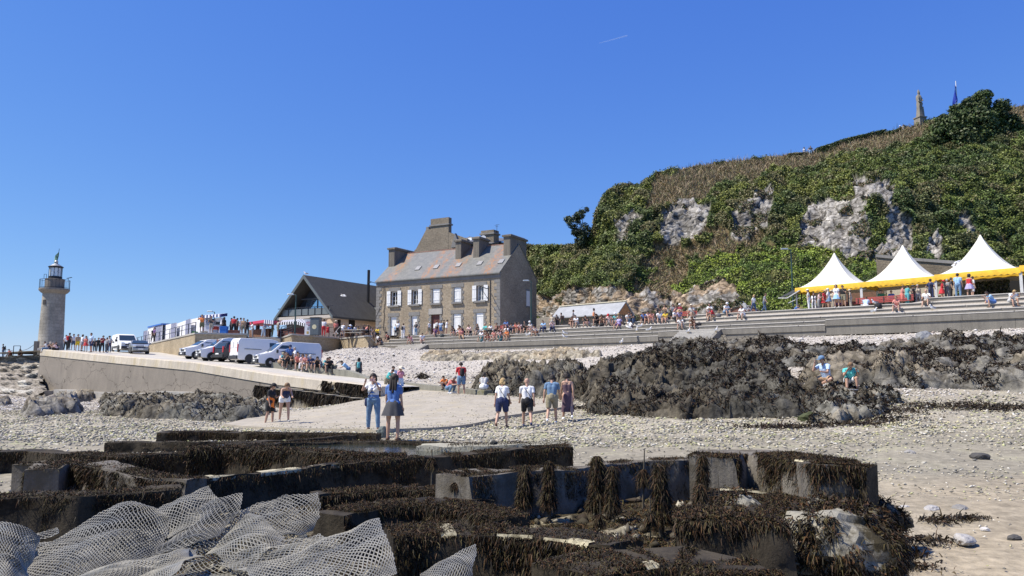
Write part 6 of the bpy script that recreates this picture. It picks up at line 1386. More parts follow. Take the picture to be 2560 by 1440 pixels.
# CONCRETE OYSTER BASINS IN THE FOREGROUND
basin_m = concrete('basin concrete', (0.06, 0.048, 0.03), streak=0.5, scale=2.0, moss=(0.015, 0.011, 0.006))
basin_l = concrete('basin pale concrete', (0.20, 0.18, 0.145), streak=0.6, scale=2.0, moss=(.10, .085, .06))
crust_m = concrete('barnacle crust', (0.50, 0.45, 0.30), streak=0.3, scale=5.0, moss=(0.06, 0.048, 0.02))
def T3(px, py, z): return PZ(px, py, z)
def wall(label, top, zt, zb=-1.9, th=0.22, mat=None, weed=900, face_weed=1.0, seed=0, name='basin_wall', crust=0.0, ln=.075, pal=None, cap=None, hang=1.0, batter=.04):
 """top: pixels of the front top edge, at height zt (list or value)"""
 zs = zt if isinstance(zt, (list, tuple)) else [zt] * len(top); pts = [T3(a, b_, z) for (a, b_), z in zip(top, zs)]
 # resample finely and roughen
 L_ = sum((b_ - a).length for a, b_ in zip(pts[:-1], pts[1:])); n = max(6, int(L_ / 0.07)); cum = [0]
 for a, b_ in zip(pts[:-1], pts[1:]): cum.append(cum[-1] + (b_ - a).length)
 s = np.linspace(0, L_, n); A = np.stack([np.interp(s, cum, [p[i] for p in pts]) for i in range(3)], 1)
 tan = np.gradient(A, axis=0); tan[:, 2] = 0; tan /= np.linalg.norm(tan, axis=1)[:, None] + 1e-9; nr_ = np.stack([tan[:, 1], -tan[:, 0], tan[:, 0] * 0], 1)
 flip = np.sign(-(nr_[:, 1:2])); nr_ = nr_ * np.where(flip == 0, 1, flip)
 H = 9; rows = []
 for k in range(H):
  f = k / (H - 1); q = A + nr_ * batter * f * 2; q[:, 2] = A[:, 2] + (zb - A[:, 2]) * f; rows.append(q)
 rows = rows[::-1]; tq = A.copy(); rows_top = [A - nr_ * th * f_ for f_ in (.12, .35, .65, .9, 1.0)]; back = A - nr_ * th; back = back.copy(); back2 = back.copy(); back2[:, 2] = zb
 G_ = np.stack(rows + rows_top + [back2], 0); nr2, nc2 = G_.shape[:2]; V = G_.reshape(-1, 3)
 dsp = 0.075 * fbm(V * 2.8 + seed, 4, seed) + 0.03 * fbm(V * 11 + seed, 3, seed + 1); V = V + np.repeat(dsp[:, None], 3, 1) * np.tile(np.concatenate([nr_] * nr2), (1, 1)) ; V[:, 2] += 0.045 * fbm(V * 3 + 3, 4, seed + 5) * (V[:, 2] > zb + .05)
 F = [tuple(f) for f in grid_faces(nr2, nc2)]; F.append(tuple(i * nc2 for i in range(nr2))); F.append(tuple((i + 1) * nc2 - 1 for i in range(nr2 - 1, -1, -1)))
 root = thing(name, label, 'concrete wall', tuple(V.mean(0) * [1, 1, 0] + [0, 0, zb]), 0, 'old concrete oyster basin walls'); off = np.array(root.location)
 MB().add(V - off, F).build('body', mat or basin_m, root, smooth=True, autosmooth=.9)
 r = np.random.default_rng(seed + 5)
 if cap:
  m_ = (s / L_ > cap[0]) & (s / L_ < cap[1]); C = A[m_]; nn = nr_[m_]; up = np.array([0, 0, .012]); rr_ = []
  for f_ in (-.05, .0, .2, .5, .8): rr_.append(C - nn * th * f_ + up * (1 if f_ >= 0 else -3) + np.stack([C[:, 0] * 0, C[:, 0] * 0, .008 * fbm(C * 9, 3, seed)], 1))
  V2 = np.concatenate(rr_); gf = grid_faces(5, len(C)); gf = gf[fbm(V2[gf].mean(1) * 3.2, 3, seed + 2) > -.04]; V2 = V2 - off; MB().add(V2, [tuple(f) for f in gf]).build('pale_crust', crust_m, root, smooth=True)
 if weed:
  nt2 = int(weed * L_ * 4 * max(1, th / .25)); k = r.uniform(0, n - 1.001, nt2); i0 = k.astype(int); fr = (k - i0)[:, None]; B = A[i0] * (1 - fr) + A[i0 + 1] * fr; nn = nr_[i0]
  dens = fbm(B * 1.6 + 7, 3, seed + 8) + .28 * face_weed; keep = dens > -.05; B, nn = B[keep], nn[keep]
  if cap: kk = ~((k[keep] / n > cap[0]) & (k[keep] / n < cap[1]) & (r.uniform(0, 1, len(B)) < .8)); B, nn = B[kk], nn[kk]
  ft = r.uniform(0, 1, (len(B), 1)); Pt = B - nn * th * ft + np.array([0, 0, .012])
  blades(Pt - off, np.tile((0, 0, .9), (len(Pt), 1)), ln * .42, ln * .06, pick(r, pal or WEED, len(Pt), .35), droop=1.1, spread=1.2, name='seaweed', mat=weed_mat, seed=seed + 21, kind='stuff', parent=root)
  nf = int(weed * 9 * L_ * face_weed ** .6)
  if nf:
   k = r.uniform(0, n - 1.001, nf); i0 = k.astype(int); fr = (k - i0)[:, None]; B = A[i0] * (1 - fr) + A[i0 + 1] * fr; nn = nr_[i0]
   hh = r.uniform(0, 1, nf) ** 1.4; ok = fbm(np.stack([B[:, 0] * 2, B[:, 1] * 2, B[:, 0] * 0 + hh * .8], 1), 3, seed + 30) + .2 + .35 * face_weed - hh * .35 > 0
   B, nn, hh = B[ok], nn[ok], hh[ok]; Pf = B + nn * .02; Pf[:, 2] += (zb - Pf[:, 2]) * hh * .8
   blades(Pf - off, nn * .5 + np.array([0, 0, -.9 * hang]), ln * .55, ln * .062, pick(r, pal or WEED, len(Pf), .35), droop=1.1, spread=.6, name='hanging_seaweed', mat=weed_mat, seed=seed + 22, kind='stuff', parent=root)
 return root
wall('farthest low wall with brown weed on top behind the water basin', [(392, 1082), (520, 1080), (700, 1085), (940, 1088)], -1.50, -2.0, .45, weed=300, seed=301, face_weed=.9)
wall('thin straight dark wall in front of the farthest weedy wall', [(262, 1106), (500, 1106), (720, 1102), (938, 1083)], [-1.46, -1.47, -1.47, -1.5], -2.0, .2, weed=110, face_weed=.25, seed=303)
wall('left dark wall with brown weed running to the left edge', [(-60, 1132), (60, 1128), (200, 1136), (300, 1142), (470, 1135)], -1.28, -1.95, .35, weed=420, face_weed=.6, seed=305)
wall('weed draped front wall of the water basin left half', [(468, 1122), (560, 1119), (760, 1128), (900, 1140), (1010, 1140)], -1.12, -1.9, .3, weed=850, face_weed=1.3, seed=307, ln=.085)
wall('long dark front wall of the basin ending at the pebbles', [(850, 1161), (1000, 1150), (1160, 1137), (1300, 1124), (1432, 1115)], [-1.10, -1.10, -1.08, -1.05, -1.02], -1.9, .3, weed=420, face_weed=.55, seed=309)
wall('diagonal dark wall with a bright whitish top edge', [(505, 1196), (640, 1184), (760, 1172), (862, 1160)], -1.10, -1.9, .16, weed=200, face_weed=.35, seed=311, cap=(.0, 1.0))
wall('low curved weedy wall at the left with pale bare patches', [(66, 1178), (95, 1160), (180, 1158), (290, 1180), (385, 1200), (470, 1205)], [-1.02, -1.0, -1.0, -1.03, -1.07, -1.08], -1.7, .3, mat=basin_l, weed=750, face_weed=1.1, seed=313, ln=.07)
wall('left foreground wall with a shaded bare concrete face', [(-60, 1250), (60, 1245), (200, 1244), (330, 1232), (455, 1224)], -1.0, -1.7, .3, weed=800, face_weed=.25, seed=315, ln=.055)
wall('rear right wall with clean grey face left of the tallest block', [(1190, 1190), (1440, 1176), (1600, 1152), (1720, 1149), (1845, 1155)], -.98, -1.75, .18, mat=basin_l, weed=420, face_weed=.28, seed=317, ln=.06)
wall('short square concrete block with a white left end', [(1178, 1192), (1206, 1188), (1300, 1184), (1440, 1178)], -.96, -1.6, .5, mat=basin_l, weed=900, face_weed=.3, seed=319, ln=.05)
wall('tallest weed capped wall block standing against the sand at the right', [(1838, 1148), (1860, 1133), (1950, 1146), (2040, 1160), (2160, 1165)], [-.86, -.84, -.83, -.82, -.84], -1.75, .5, mat=basin_l, weed=1900, face_weed=.75, seed=321, ln=.07, cap=(.62, .72))
e1 = wall('dark shaded end face of the tallest block', [(2040, 1163), (2100, 1167), (2166, 1172)], -.86, -1.75, .3, weed=900, face_weed=1.0, seed=323, ln=.07)
wall('low rubble ledge with a white bare slab right of the posts', [(1760, 1240), (1850, 1238), (1930, 1262), (1985, 1290)], [-1.15, -1.13, -1.15, -1.18], -1.6, .45, weed=1500, face_weed=1.0, seed=325, ln=.06, cap=(.0, .35))
wall('dark weedy hump in the middle below the diagonal wall', [(800, 1240), (900, 1232), (1010, 1225), (1100, 1233), (1150, 1255)], -1.18, -1.6, .35, weed=1500, face_weed=1.0, seed=327, ln=.06)
wall('second weedy hump with a deep dark face in the centre', [(860, 1290), (960, 1268), (1060, 1262), (1160, 1275), (1230, 1300)], -1.12, -1.55, .35, weed=1700, face_weed=.8, seed=329, ln=.055)
wall('front ledge with pale barnacle patches left part', [(985, 1345), (1060, 1340), (1180, 1335)], -.98, -1.5, .4, weed=1800, face_weed=.5, seed=331, ln=.05, cap=(.55, 1.0))
wall('front ledge with a cream crust and streaky face in the centre', [(1180, 1338), (1290, 1340), (1400, 1352), (1530, 1372)], [-.98, -.97, -.96, -.95], -1.5, .35, weed=1500, face_weed=.7, seed=333, ln=.055, cap=(.15, .9))
wall('big rounded weed covered corner of the front ledge at the right', [(1690, 1305), (1760, 1300), (1860, 1298), (1930, 1302), (1975, 1320)], [-1.02, -1.0, -1.0, -1.0, -1.05], -1.7, .5, weed=3200, face_weed=1.6, seed=335, ln=.07, batter=.12)
wall('rounded pale weedy hump at the bottom edge of the photo', [(1500, 1452), (1580, 1428), (1660, 1414), (1720, 1420), (1745, 1445)], -.92, -1.6, .4, weed=5000, face_weed=1.2, seed=337, ln=.05, cap=(.4, .6))
# the rubble bed between the walls, covered with brown weed
bx_ = np.linspace(-3.6, 4.0, 190); by_ = np.linspace(2.2, 9.4, 190); BX_, BY_ = np.meshgrid(bx_, by_); BX_ = BX_.ravel(); BY_ = BY_.ravel(); q3 = np.stack([BX_, BY_, BX_ * 0], 1)
zb_ = -1.30 + 0.10 * fbm(q3 * 1.1, 4, 401) + 0.05 * fbm(q3 * 5, 3, 402) - 0.12 * np.clip((BY_ - 6.2) / 2.5, 0, 1)
zb_ = zb_ + 0.10 * np.clip((4.6 - BY_) / 1.5, 0, 1) 
pxq = BX_ / BY_ * FPX + 1280; edge_r = np.clip((1960 + (9.4 - BY_) * 10 - pxq) / 120 + .8 * fbm(q3 * 2, 3, 403), 0, 1); edge_l = np.clip((pxq - (-400)) / 100, 0, 1)
zb_ = zb_ * edge_r + (-1.85) * (1 - edge_r); zb_ = np.where((pxq < 980) & (BY_ > 5.2), np.minimum(zb_, -1.5), zb_)
tb = np.array([.05, .04, .022])[None] * (0.6 + .9 * vnoise(q3 * 6, 5))[:, None]; tb[(fbm(q3 * 2.3, 4, 404) > .36)] = (.24, .21, .14)
o = np_mesh('reef_bed', np.stack([BX_, BY_, zb_], 1), grid_faces(190, 190), rock_mat, tb, smooth=True); tag(o, kind='structure')
r = np.random.default_rng(410); nb = 150000; y = 2.6 + (9.0 - 2.6) * r.uniform(0, 1, nb) ** 1.3; x = y * r.uniform(-.68, .42, nb); q = np.stack([x, y, x * 0], 1)
from_grid = lambda x, y: (np.clip(((y - 2.2) / 7.2 * 189).astype(int), 0, 189) * 190 + np.clip(((x + 3.6) / 7.6 * 189).astype(int), 0, 189))
gi = from_grid(x, y); ok = (edge_r[gi] > .55) & (fbm(q * 2.3, 4, 404) < .34) & (x > -3.5) & (fbm(q * 1.3, 3, 420) > -.3); x, y, gi = x[ok], y[ok], gi[ok]
cc = pick(r, WEED + [(.10, .055, .02), (.07, .04, .015), (.12, .10, .03)], len(x), .35)
blades(np.stack([x, y, zb_[gi] + .01], 1), np.tile((0, -.15, .7), (len(x), 1)), 0.042, 0.005, cc, droop=.9, spread=1.1, name='brown_seaweed', mat=weed_mat, seed=411)
# water standing in the basin
m, n, b = new_mat('basin water'); b.inputs['Base Color'].default_value = (.035, .04, .03, 1); b.inputs['Roughness'].default_value = .06; b.inputs['Specular IOR Level'].default_value = .7
tc = N(n, 'ShaderNodeTexCoord'); bump(n, b, noise(n, mapping(n, tc.outputs['Object'], (3, 9, 1)), 4, 3), .12, .01)
zw = -1.16; wp_ = [T3(560, 1126, zw), T3(760, 1132, zw), T3(900, 1142, zw), T3(1000, 1142, zw), T3(1160, 1136, zw), T3(1300, 1125, zw), T3(1425, 1116, zw), T3(1430, 1110, zw), T3(1100, 1106, zw), T3(1000, 1104, zw), T3(640, 1108, zw), T3(540, 1112, zw)]
MBw = MB().add(wp_, [tuple(range(len(wp_)))]); o = MBw.build('basin_water', m); tag(o, kind='structure')
wall('far low rim of the water basin strewn with brown weed', [(560, 1113), (700, 1110), (860, 1104), (1000, 1106), (1120, 1110)], -1.12, -1.9, .25, weed=260, face_weed=.3, seed=341, ln=.07)
wall('pale flat slab rim at the right end of the water basin', [(1040, 1118), (1160, 1114), (1300, 1112), (1425, 1110)], [-1.10, -1.07, -1.06, -1.05], -1.9, .5, mat=concrete('rim slab', (.36, .34, .26), streak=.1, scale=3), weed=90, face_weed=.2, seed=343)
boulder('small dark stone lying on the pale rim of the water basin', T3(1235, 1110, -1.02), .055, .05, .04, (.05, .05, .045), 240)
# hanging weed curtain on the lower jetty ledge
def curtain(t0, t1, top, bot, n, off, seed, ln):
 r = np.random.default_rng(seed); t = r.uniform(t0, t1, n); f = r.uniform(0, 1, n); s_ = np.stack([t * 60, f * 2, t * 0], 1); keep = fbm(s_, 3, seed) + .45 - f * .5 > 0; t, f = t[keep], f[keep]
 base = np.array([tuple(Q(a, off, 0)) for a in t]); zt = np.array([qz(a) for a in t]) + top; base[:, 2] = zt + (bot - top) * f
 return blades(base, np.tile((QN.x * -.35, QN.y * -.35, -1.0), (len(t), 1)), ln * .7, .022, pick(r, WEEDB, len(t), .3), droop=1.0, spread=.25, name='hanging_seaweed', mat=weed_mat, seed=seed + 1, kind='stuff', parent=jet)
curtain(.80, 1.03, -.66, -1.35, 26000, -1.30, 501, .34)
curtain(.88, 1.03, -.62, -.66, 6000, -.6, 503, .2); curtain(.90, 1.0, 0.0, -.55, 12000, .02, 505, .28)
# weedy posts
def weed_post(label, px, pyt, pyb, D, r0, seed, lean=0.0, bare=.12):
 b_ = P(px, pyb, D); t_ = P(px + lean, pyt, D); h = (t_ - b_).length; root = thing('weedy_post', label, 'post', b_, 0, 'weed hung posts among the basins'); d = t_ - b_
 MB().tube((0, 0, -.3), d * (1 - 0), r0 * .45, r0 * .18, 7).build('stake', plain('old stake', (.09, .075, .05), .9, var=.5), root)
 r = np.random.default_rng(seed); n = int(22000 * h * (r0 / .045)); f = r.uniform(0, 1 - bare, n); a = r.uniform(0, 6.283, n); rr_ = r0 * (1.1 - .75 * f) * (.5 + 1.0 * vnoise(np.stack([f * 8, a * .8, f * 0 + seed], 1))) * np.sqrt(r.uniform(.2, 1, n))
 p = np.array(d)[None] * f[:, None] + np.stack([rr_ * np.cos(a), rr_ * np.sin(a), a * 0], 1); nn = np.stack([np.cos(a), np.sin(a), a * 0 - .8], 1)
 blades(p, nn, .042, .0032, pick(r, WEED, n, .35), droop=1.0, spread=.4, name='seaweed', mat=weed_mat, seed=seed + 1, kind='stuff', parent=root)
PST = [(1313, 1162, 1255, 7.6, .06, 'thick weedy post by the right end of the square block'), (1372, 1152, 1265, 7.3, .055, 'tall weedy post just right of the square block post'), (1492, 1140, 1268, 7.2, .07, 'thickest weedy post in front of the dark rear wall'), (1530, 1165, 1275, 7.0, .045, 'slimmer weedy post right of the thickest post'), (1606, 1125, 1205, 7.9, .03, 'thin forked weedy post reaching highest against the sand'), (1655, 1160, 1300, 6.5, .065, 'weedy post in front of the clean grey wall face'), (1757, 1136, 1210, 7.6, .04, 'weedy post with a fuzzy top left of the tallest block'), (1750, 1210, 1305, 6.4, .05, 'short stubby weedy post below the fuzzy topped one'), (1625, 1240, 1305, 6.3, .02, 'thin greenish stake near the clean wall'), (1803, 1185, 1290, 6.6, .016, 'thin bare curved stake left of the rubble ledge'), (1500, 1255, 1305, 6.3, .014, 'thin bare stake in the weed bed centre'), (1080, 1122, 1160, 8.6, .03, 'small weedy stake on the long dark wall'), (1165, 1172, 1235, 7.6, .035, 'weedy twin stake left of the square block'), (1140, 1190, 1215, 7.6, .02, 'short pale stake left of the square block')]
for i, (px, a, b_, D, r0, lab) in enumerate(PST): weed_post(lab, px, a, b_, D, r0, 600 + i * 3, lean=(-8 if i in (5, 9) else 5 if i == 4 else 0), bare=.0 if r0 > .03 else .6)
# big weedy boulders at the right end
def weedy_boulder(label, px, py, D, sx, sy, sz_, seed, rz, nw, ln=.06):
 p = P(px, py, D); o, v = boulder(label, p, sx, sy, sz_, (.30, .28, .22), seed, rz, 'boulder', sub=4, cat='boulder', matw=(.05, .04, .02))
 r = np.random.default_rng(seed); k = r.integers(0, len(v), nw); q = v[k] + r.normal(0, .02, (nw, 3)); q[:, 2] = np.maximum(q[:, 2], -sz_ * .5); nn = v[k] / np.linalg.norm(v[k], axis=1)[:, None]; ok = fbm(q * 3, 3, seed) > -.22
 q, nn = q[ok], nn[ok]; blades(q, nn, ln, ln * .13, pick(r, WEED, len(q), .35), droop=1.1, spread=.6, name='seaweed', mat=weed_mat, seed=seed + 2, kind='stuff', parent=o)
weedy_boulder('big weed covered boulder at the right foot of the basins', 2085, 1395, 6.2, .46, .42, .34, 701, .3, 22000, .05)
weedy_boulder('small weedy boulder behind the big one near the tallest block', 2200, 1308, 7.6, .22, .2, .14, 703, .8, 6000, .05)
weedy_boulder('mossy yellow green stone beside the small weedy boulder', 2255, 1312, 7.7, .10, .1, .08, 705, .2, 1200, .04)
weedy_boulder('round weedy lump left of the big boulder below the rubble ledge', 1850, 1312, 6.6, .2, .2, .2, 707, .2, 6000, .05)
# plastic mesh oyster bags
m, n, b = new_mat('grey plastic mesh'); tc = N(n, 'ShaderNodeTexCoord'); f_ = ramp(n, noise(n, tc.outputs['Object'], 5, 5, .7), .3, .7); L(n, mixc(n, f_, (.09, .085, .065), (.33, .31, .25)), b.inputs['Base Color']); b.inputs['Roughness'].default_value = .38; b.inputs['Specular IOR Level'].default_value = .5; net_m = m
def net(label, grid_px, seed, cell=.031, th=.0036, wob=.042, name='oyster_mesh_bag'):
 """grid_px: rows of (px,py,depth) control points; a diamond lattice is woven over the smooth sheet through them"""
 Gc = np.array([[tuple(P(*c)) for c in row] for row in grid_px]); nr_, nc_ = Gc.shape[:2]
 lu = np.linalg.norm(np.diff(Gc, axis=1), axis=2).sum(1).max(); lv = np.linalg.norm(np.diff(Gc, axis=0), axis=2).sum(0).max()
 nu_, nv_ = int(lu / cell), int(lv / (cell * .9))
 def interp(u, v):                      # smooth bicubic-ish (Catmull-Rom) sampling
  def cr(arr, t, ax):
   n_ = arr.shape[ax]; x = t * (n_ - 1); i = np.clip(np.floor(x).astype(int), 0, n_ - 2); f = x - i; return i, f
  i, f = cr(Gc, v, 0); j, g = cr(Gc, u, 1)
  def at(a, b_): return Gc[np.clip(a, 0, nr_ - 1), np.clip(b_, 0, nc_ - 1)]
  def w(f): return [-.5 * f + f ** 2 - .5 * f ** 3, 1 - 2.5 * f ** 2 + 1.5 * f ** 3, .5 * f + 2 * f ** 2 - 1.5 * f ** 3, -.5 * f ** 2 + .5 * f ** 3]
  wf, wg = w(f), w(g); out = 0
  for a in range(4):
   for b_ in range(4): out = out + (wf[a] * wg[b_])[:, None] * at(i + a - 1, j + b_ - 1)
  return out
 V = []; idx = {}
 uu_, vv_ = [], []
 for b_ in range(nv_ + 1):
  for a in range(nu_ + 1): idx[(a, b_)] = len(uu_); uu_.append((a + (.5 if b_ % 2 else 0)) / (nu_ + .5)); vv_.append(b_ / nv_)
 uu_ = np.array(uu_); vv_ = np.array(vv_); S = interp(uu_, vv_); S = S + wob * np.stack([fbm(S * 3 + seed, 3, seed), fbm(S * 3 + seed, 3, seed + 3), 1.3 * np.abs(fbm(S * 3.3 + seed, 3, seed + 5)) - .25], 1)
 E = []
 for b_ in range(nv_):
  for a in range(nu_ + 1):
   if b_ % 2 == 0:
    E.append((idx[(a, b_)], idx[(a, b_ + 1)]));
    if a > 0: E.append((idx[(a, b_)], idx[(a - 1, b_ + 1)]))
   else:
    E.append((idx[(a, b_)], idx[(a, b_ + 1)]));
    if a < nu_: E.append((idx[(a, b_)], idx[(a + 1, b_ + 1)]))
 E = np.array(E); A, B = S[E[:, 0]], S[E[:, 1]]; d = B - A; d /= np.linalg.norm(d, axis=1)[:, None] + 1e-9; s1 = np.cross(d, (0.2, -.5, .84)); s1 /= np.linalg.norm(s1, axis=1)[:, None] + 1e-9; s2 = np.cross(d, s1)
 offs = [s1 * th, s2 * th * .7 - s1 * th * .5, -s2 * th * .7 - s1 * th * .5]; ring = [A + o_ for o_ in offs] + [B + o_ for o_ in offs]; VV = np.stack(ring, 1).reshape(-1, 3); k = np.arange(len(E))[:, None] * 6
 FF = np.concatenate([np.concatenate([k + i, k + (i + 1) % 3, k + 3 + (i + 1) % 3, k + 3 + i], 1) for i in range(3)])
 o = np_mesh(name, VV, FF, net_m); tag(o, label, 'mesh bag', 'heap of grey plastic oyster mesh bags')
net('mesh bag at the far left edge of the heap', [[(-60, 1300, 4.6), (30, 1305, 4.5), (90, 1345, 4.6)], [(-60, 1370, 4.2), (20, 1380, 4.0), (85, 1400, 4.3)], [(-60, 1460, 3.8), (20, 1460, 3.7), (70, 1450, 3.9)]], 1)
net('large peaked mesh bag in the left of the heap', [[(62, 1395, 4.4), (190, 1320, 4.7), (318, 1250, 5.0), (430, 1290, 4.9)], [(70, 1430, 4.1), (200, 1370, 4.3), (310, 1330, 4.4), (420, 1345, 4.6)], [(60, 1475, 3.8), (200, 1440, 3.9), (300, 1410, 4.1), (400, 1400, 4.3)]], 2)
net('striped looking mesh strip pointing up between the two peaks', [[(385, 1282, 5.0), (450, 1245, 5.2), (522, 1213, 5.4)], [(400, 1320, 4.8), (470, 1275, 4.9), (545, 1240, 5.2)], [(420, 1350, 4.6), (500, 1310, 4.7), (570, 1270, 5.0)]], 3, cell=.028)
net('folded mesh bag with a pointed corner in the middle of the heap', [[(470, 1280, 4.9), (540, 1245, 5.0), (600, 1232, 5.1)], [(430, 1345, 4.6), (500, 1310, 4.6), (585, 1285, 4.8)], [(340, 1395, 4.3), (460, 1370, 4.3), (540, 1340, 4.5)]], 4)
net('wide mesh bag with a raised right corner near the diagonal wall', [[(560, 1290, 5.0), (680, 1250, 5.2), (800, 1228, 5.4)], [(590, 1330, 4.8), (690, 1300, 4.8), (795, 1290, 5.0)], [(610, 1365, 4.5), (700, 1345, 4.5), (780, 1330, 4.8)]], 5)
net('smooth rounded mesh bag in the centre of the heap', [[(500, 1395, 4.3), (560, 1330, 4.6), (622, 1285, 4.9)], [(560, 1400, 4.1), (620, 1340, 4.3), (665, 1310, 4.6)], [(600, 1440, 3.8), (680, 1375, 4.0), (720, 1345, 4.4)]], 6)
net('long pale folded mesh edge lying across the front of the heap', [[(120, 1455, 3.7), (260, 1420, 3.8), (400, 1385, 4.0), (490, 1370, 4.2)], [(180, 1462, 3.5), (310, 1435, 3.6), (420, 1402, 3.8), (500, 1385, 4.0)], [(230, 1475, 3.4), (350, 1450, 3.5), (450, 1420, 3.7), (520, 1400, 3.9)]], 7, cell=.02)
net('pale rolled mesh edge just right of the long fold', [[(290, 1460, 3.5), (400, 1405, 3.8), (475, 1368, 4.1)], [(320, 1470, 3.4), (420, 1420, 3.7), (470, 1390, 3.9)], [(350, 1480, 3.3), (440, 1432, 3.5), (475, 1402, 3.8)]], 8, cell=.02)
net('low mesh bag sloping left of the nearest peak', [[(560, 1405, 4.0), (680, 1365, 4.2), (800, 1335, 4.4)], [(600, 1425, 3.8), (720, 1385, 3.9), (830, 1360, 4.1)], [(640, 1445, 3.6), (760, 1405, 3.7), (860, 1380, 3.9)]], 9)
net('nearest big mesh bag with a tall right hand corner', [[(620, 1430, 3.6), (780, 1365, 3.9), (940, 1295, 4.2)], [(640, 1470, 3.3), (800, 1410, 3.5), (965, 1345, 3.7)], [(680, 1520, 3.0), (840, 1480, 3.1), (1000, 1440, 3.3)]], 10, cell=.027, th=.004)
net('small torn mesh corner sticking up in the bottom centre', [[(1060, 1440, 3.6), (1120, 1395, 3.8), (1182, 1356, 4.0)], [(1070, 1465, 3.5), (1130, 1425, 3.6), (1188, 1395, 3.8)], [(1080, 1490, 3.3), (1140, 1460, 3.4), (1190, 1440, 3.6)]], 11, cell=.027, th=.004)
net('dark mesh bag lying low behind the left foreground bag', [[(70, 1335, 4.9), (110, 1325, 5.0), (145, 1315, 5.1)], [(75, 1352, 4.7), (115, 1345, 4.8), (150, 1335, 4.9)]], 12)
net('broad mesh bag lying underneath the whole heap', [[(40, 1360, 4.7), (300, 1330, 4.9), (560, 1320, 5.0), (760, 1330, 4.9)], [(20, 1410, 4.3), (280, 1390, 4.5), (540, 1385, 4.5), (800, 1395, 4.4)], [(0, 1480, 3.9), (260, 1470, 3.9), (520, 1460, 3.9), (840, 1450, 4.0)]], 13)
net('mesh bag with ragged edge between the folded and the raised bags', [[(600, 1280, 5.1), (660, 1262, 5.2), (722, 1238, 5.4)], [(600, 1310, 4.9), (680, 1300, 5.0), (745, 1275, 5.2)], [(590, 1345, 4.7), (690, 1340, 4.8), (760, 1320, 4.9)]], 14)
x, y = scatter(4200, 22, 46, 1, -.32, .1); dd = in_poly(x, y, poly); x, y = x[dd], y[dd]; e_ = np.exp(-seg_dist(x, y, poly) / 1.4); kk = r.uniform(0, 1, len(x)) < e_ + .06; x, y = x[kk], y[kk]; sz = r.uniform(.015, .045, len(x))
tag(stones(len(x), x, y, sz, pick(r, pal[:7], len(x)), 'slipway_pebbles', 77, lift=(0.10 + .25 * sz) / sz), kind='stuff')
n_ = 1500; y = 2.8 + 6 * r.uniform(0, 1, n_); x = y * r.uniform(-.62, .36, n_); gi = from_grid(x, y); ok = edge_r[gi] > .6; x, y, gi = x[ok], y[ok], gi[ok]; sz = r.uniform(.02, .085, len(x)) * r.uniform(.5, 1, len(x))
tag(stones(len(x), x, y, sz, pick(r, [(.06, .05, .03), (.10, .085, .06), (.2, .18, .13), (.04, .03, .02), (.34, .31, .23)], len(x), .3), 'basin_rubble', 88, .7, (zb_[gi] - groundv(x, y) + .3 * sz) / sz), kind='stuff')
# PEOPLE
def rotx(v, a): c, s = math.cos(a), math.sin(a); return Vector((v.x, v.y * c - v.z * s, v.y * s + v.z * c))
def dirv(fwd, side, s):               # limb direction: fwd degrees forward of straight down, side degrees outwards (s = -1/+1)
 f, a = R(fwd), R(side); return Vector((s * math.sin(a), math.cos(a) * math.sin(f), -math.cos(a) * math.cos(f)))
POSES = {
 'stand': dict(lean=2, head=0, arms=[(4, 8, 12, 0), (2, 8, 14, 0)], legs=[(2, 4, 3), (-3, 4, 3)]),
 'walk': dict(lean=5, head=10, arms=[(22, 7, 18, 0), (-20, 7, 16, 0)], legs=[(20, 2, 8), (-16, 2, 24)]),
 'walk2': dict(lean=6, head=18, arms=[(-14, 12, 12, 0), (16, 10, 20, 0)], legs=[(-10, 3, 30), (12, 3, 4)]),
 'photo': dict(lean=2, head=8, arms=[(58, 22, 105, 32), (58, 22, 105, 32)], legs=[(2, 6, 3), (-2, 6, 3)]),
 'eat': dict(lean=4, head=18, arms=[(30, 12, 100, 25), (28, 12, 95, 25)], legs=[(3, 5, 4), (-3, 5, 4)]),
 'phone': dict(lean=3, head=25, arms=[(25, 10, 85, 20), (4, 8, 12, 0)], legs=[(4, 5, 4), (-4, 5, 8)]),
 'hips': dict(lean=-2, head=0, arms=[(-12, 38, 55, 35), (-12, 38, 55, 35)], legs=[(2, 7, 2), (-2, 7, 2)]),
 'bend': dict(lean=68, head=15, arms=[(8, 5, 15, 5), (14, 6, 20, 5)], legs=[(6, 6, 4), (-2, 6, 6)]),
 'bend2': dict(lean=42, head=25, arms=[(40, 8, 35, 10), (36, 8, 40, 10)], legs=[(8, 5, 8), (-6, 5, 8)]),
 'sit': dict(lean=22, head=12, arms=[(40, 12, 55, 20), (36, 12, 60, 20)], legs=[(98, 9, 88), (96, 9, 84)], sit=True),
 'sit2': dict(lean=32, head=25, arms=[(52, 12, 75, 25), (48, 10, 85, 25)], legs=[(106, 12, 110), (100, 8, 92)], sit=True),
 'sit3': dict(lean=-10, head=0, arms=[(-32, 18, 8, 0), (25, 12, 90, 25)], legs=[(88, 6, 50), (94, 14, 80)], sit=True),
 'sit4': dict(lean=14, head=-4, arms=[(30, 16, 95, 30), (25, 10, 45, 10)], legs=[(100, 4, 80), (84, 12, 60)], sit=True),
 'cross': dict(lean=18, head=5, arms=[(35, 14, 60, 20), (55, 14, 128, 20)], legs=[(88, 46, 118), (84, 48, 120)], sit=True, low=.12),
 'squat': dict(lean=38, head=12, arms=[(48, 10, 40, 10), (44, 10, 55, 15)], legs=[(122, 12, 140), (110, 10, 138)]),
}
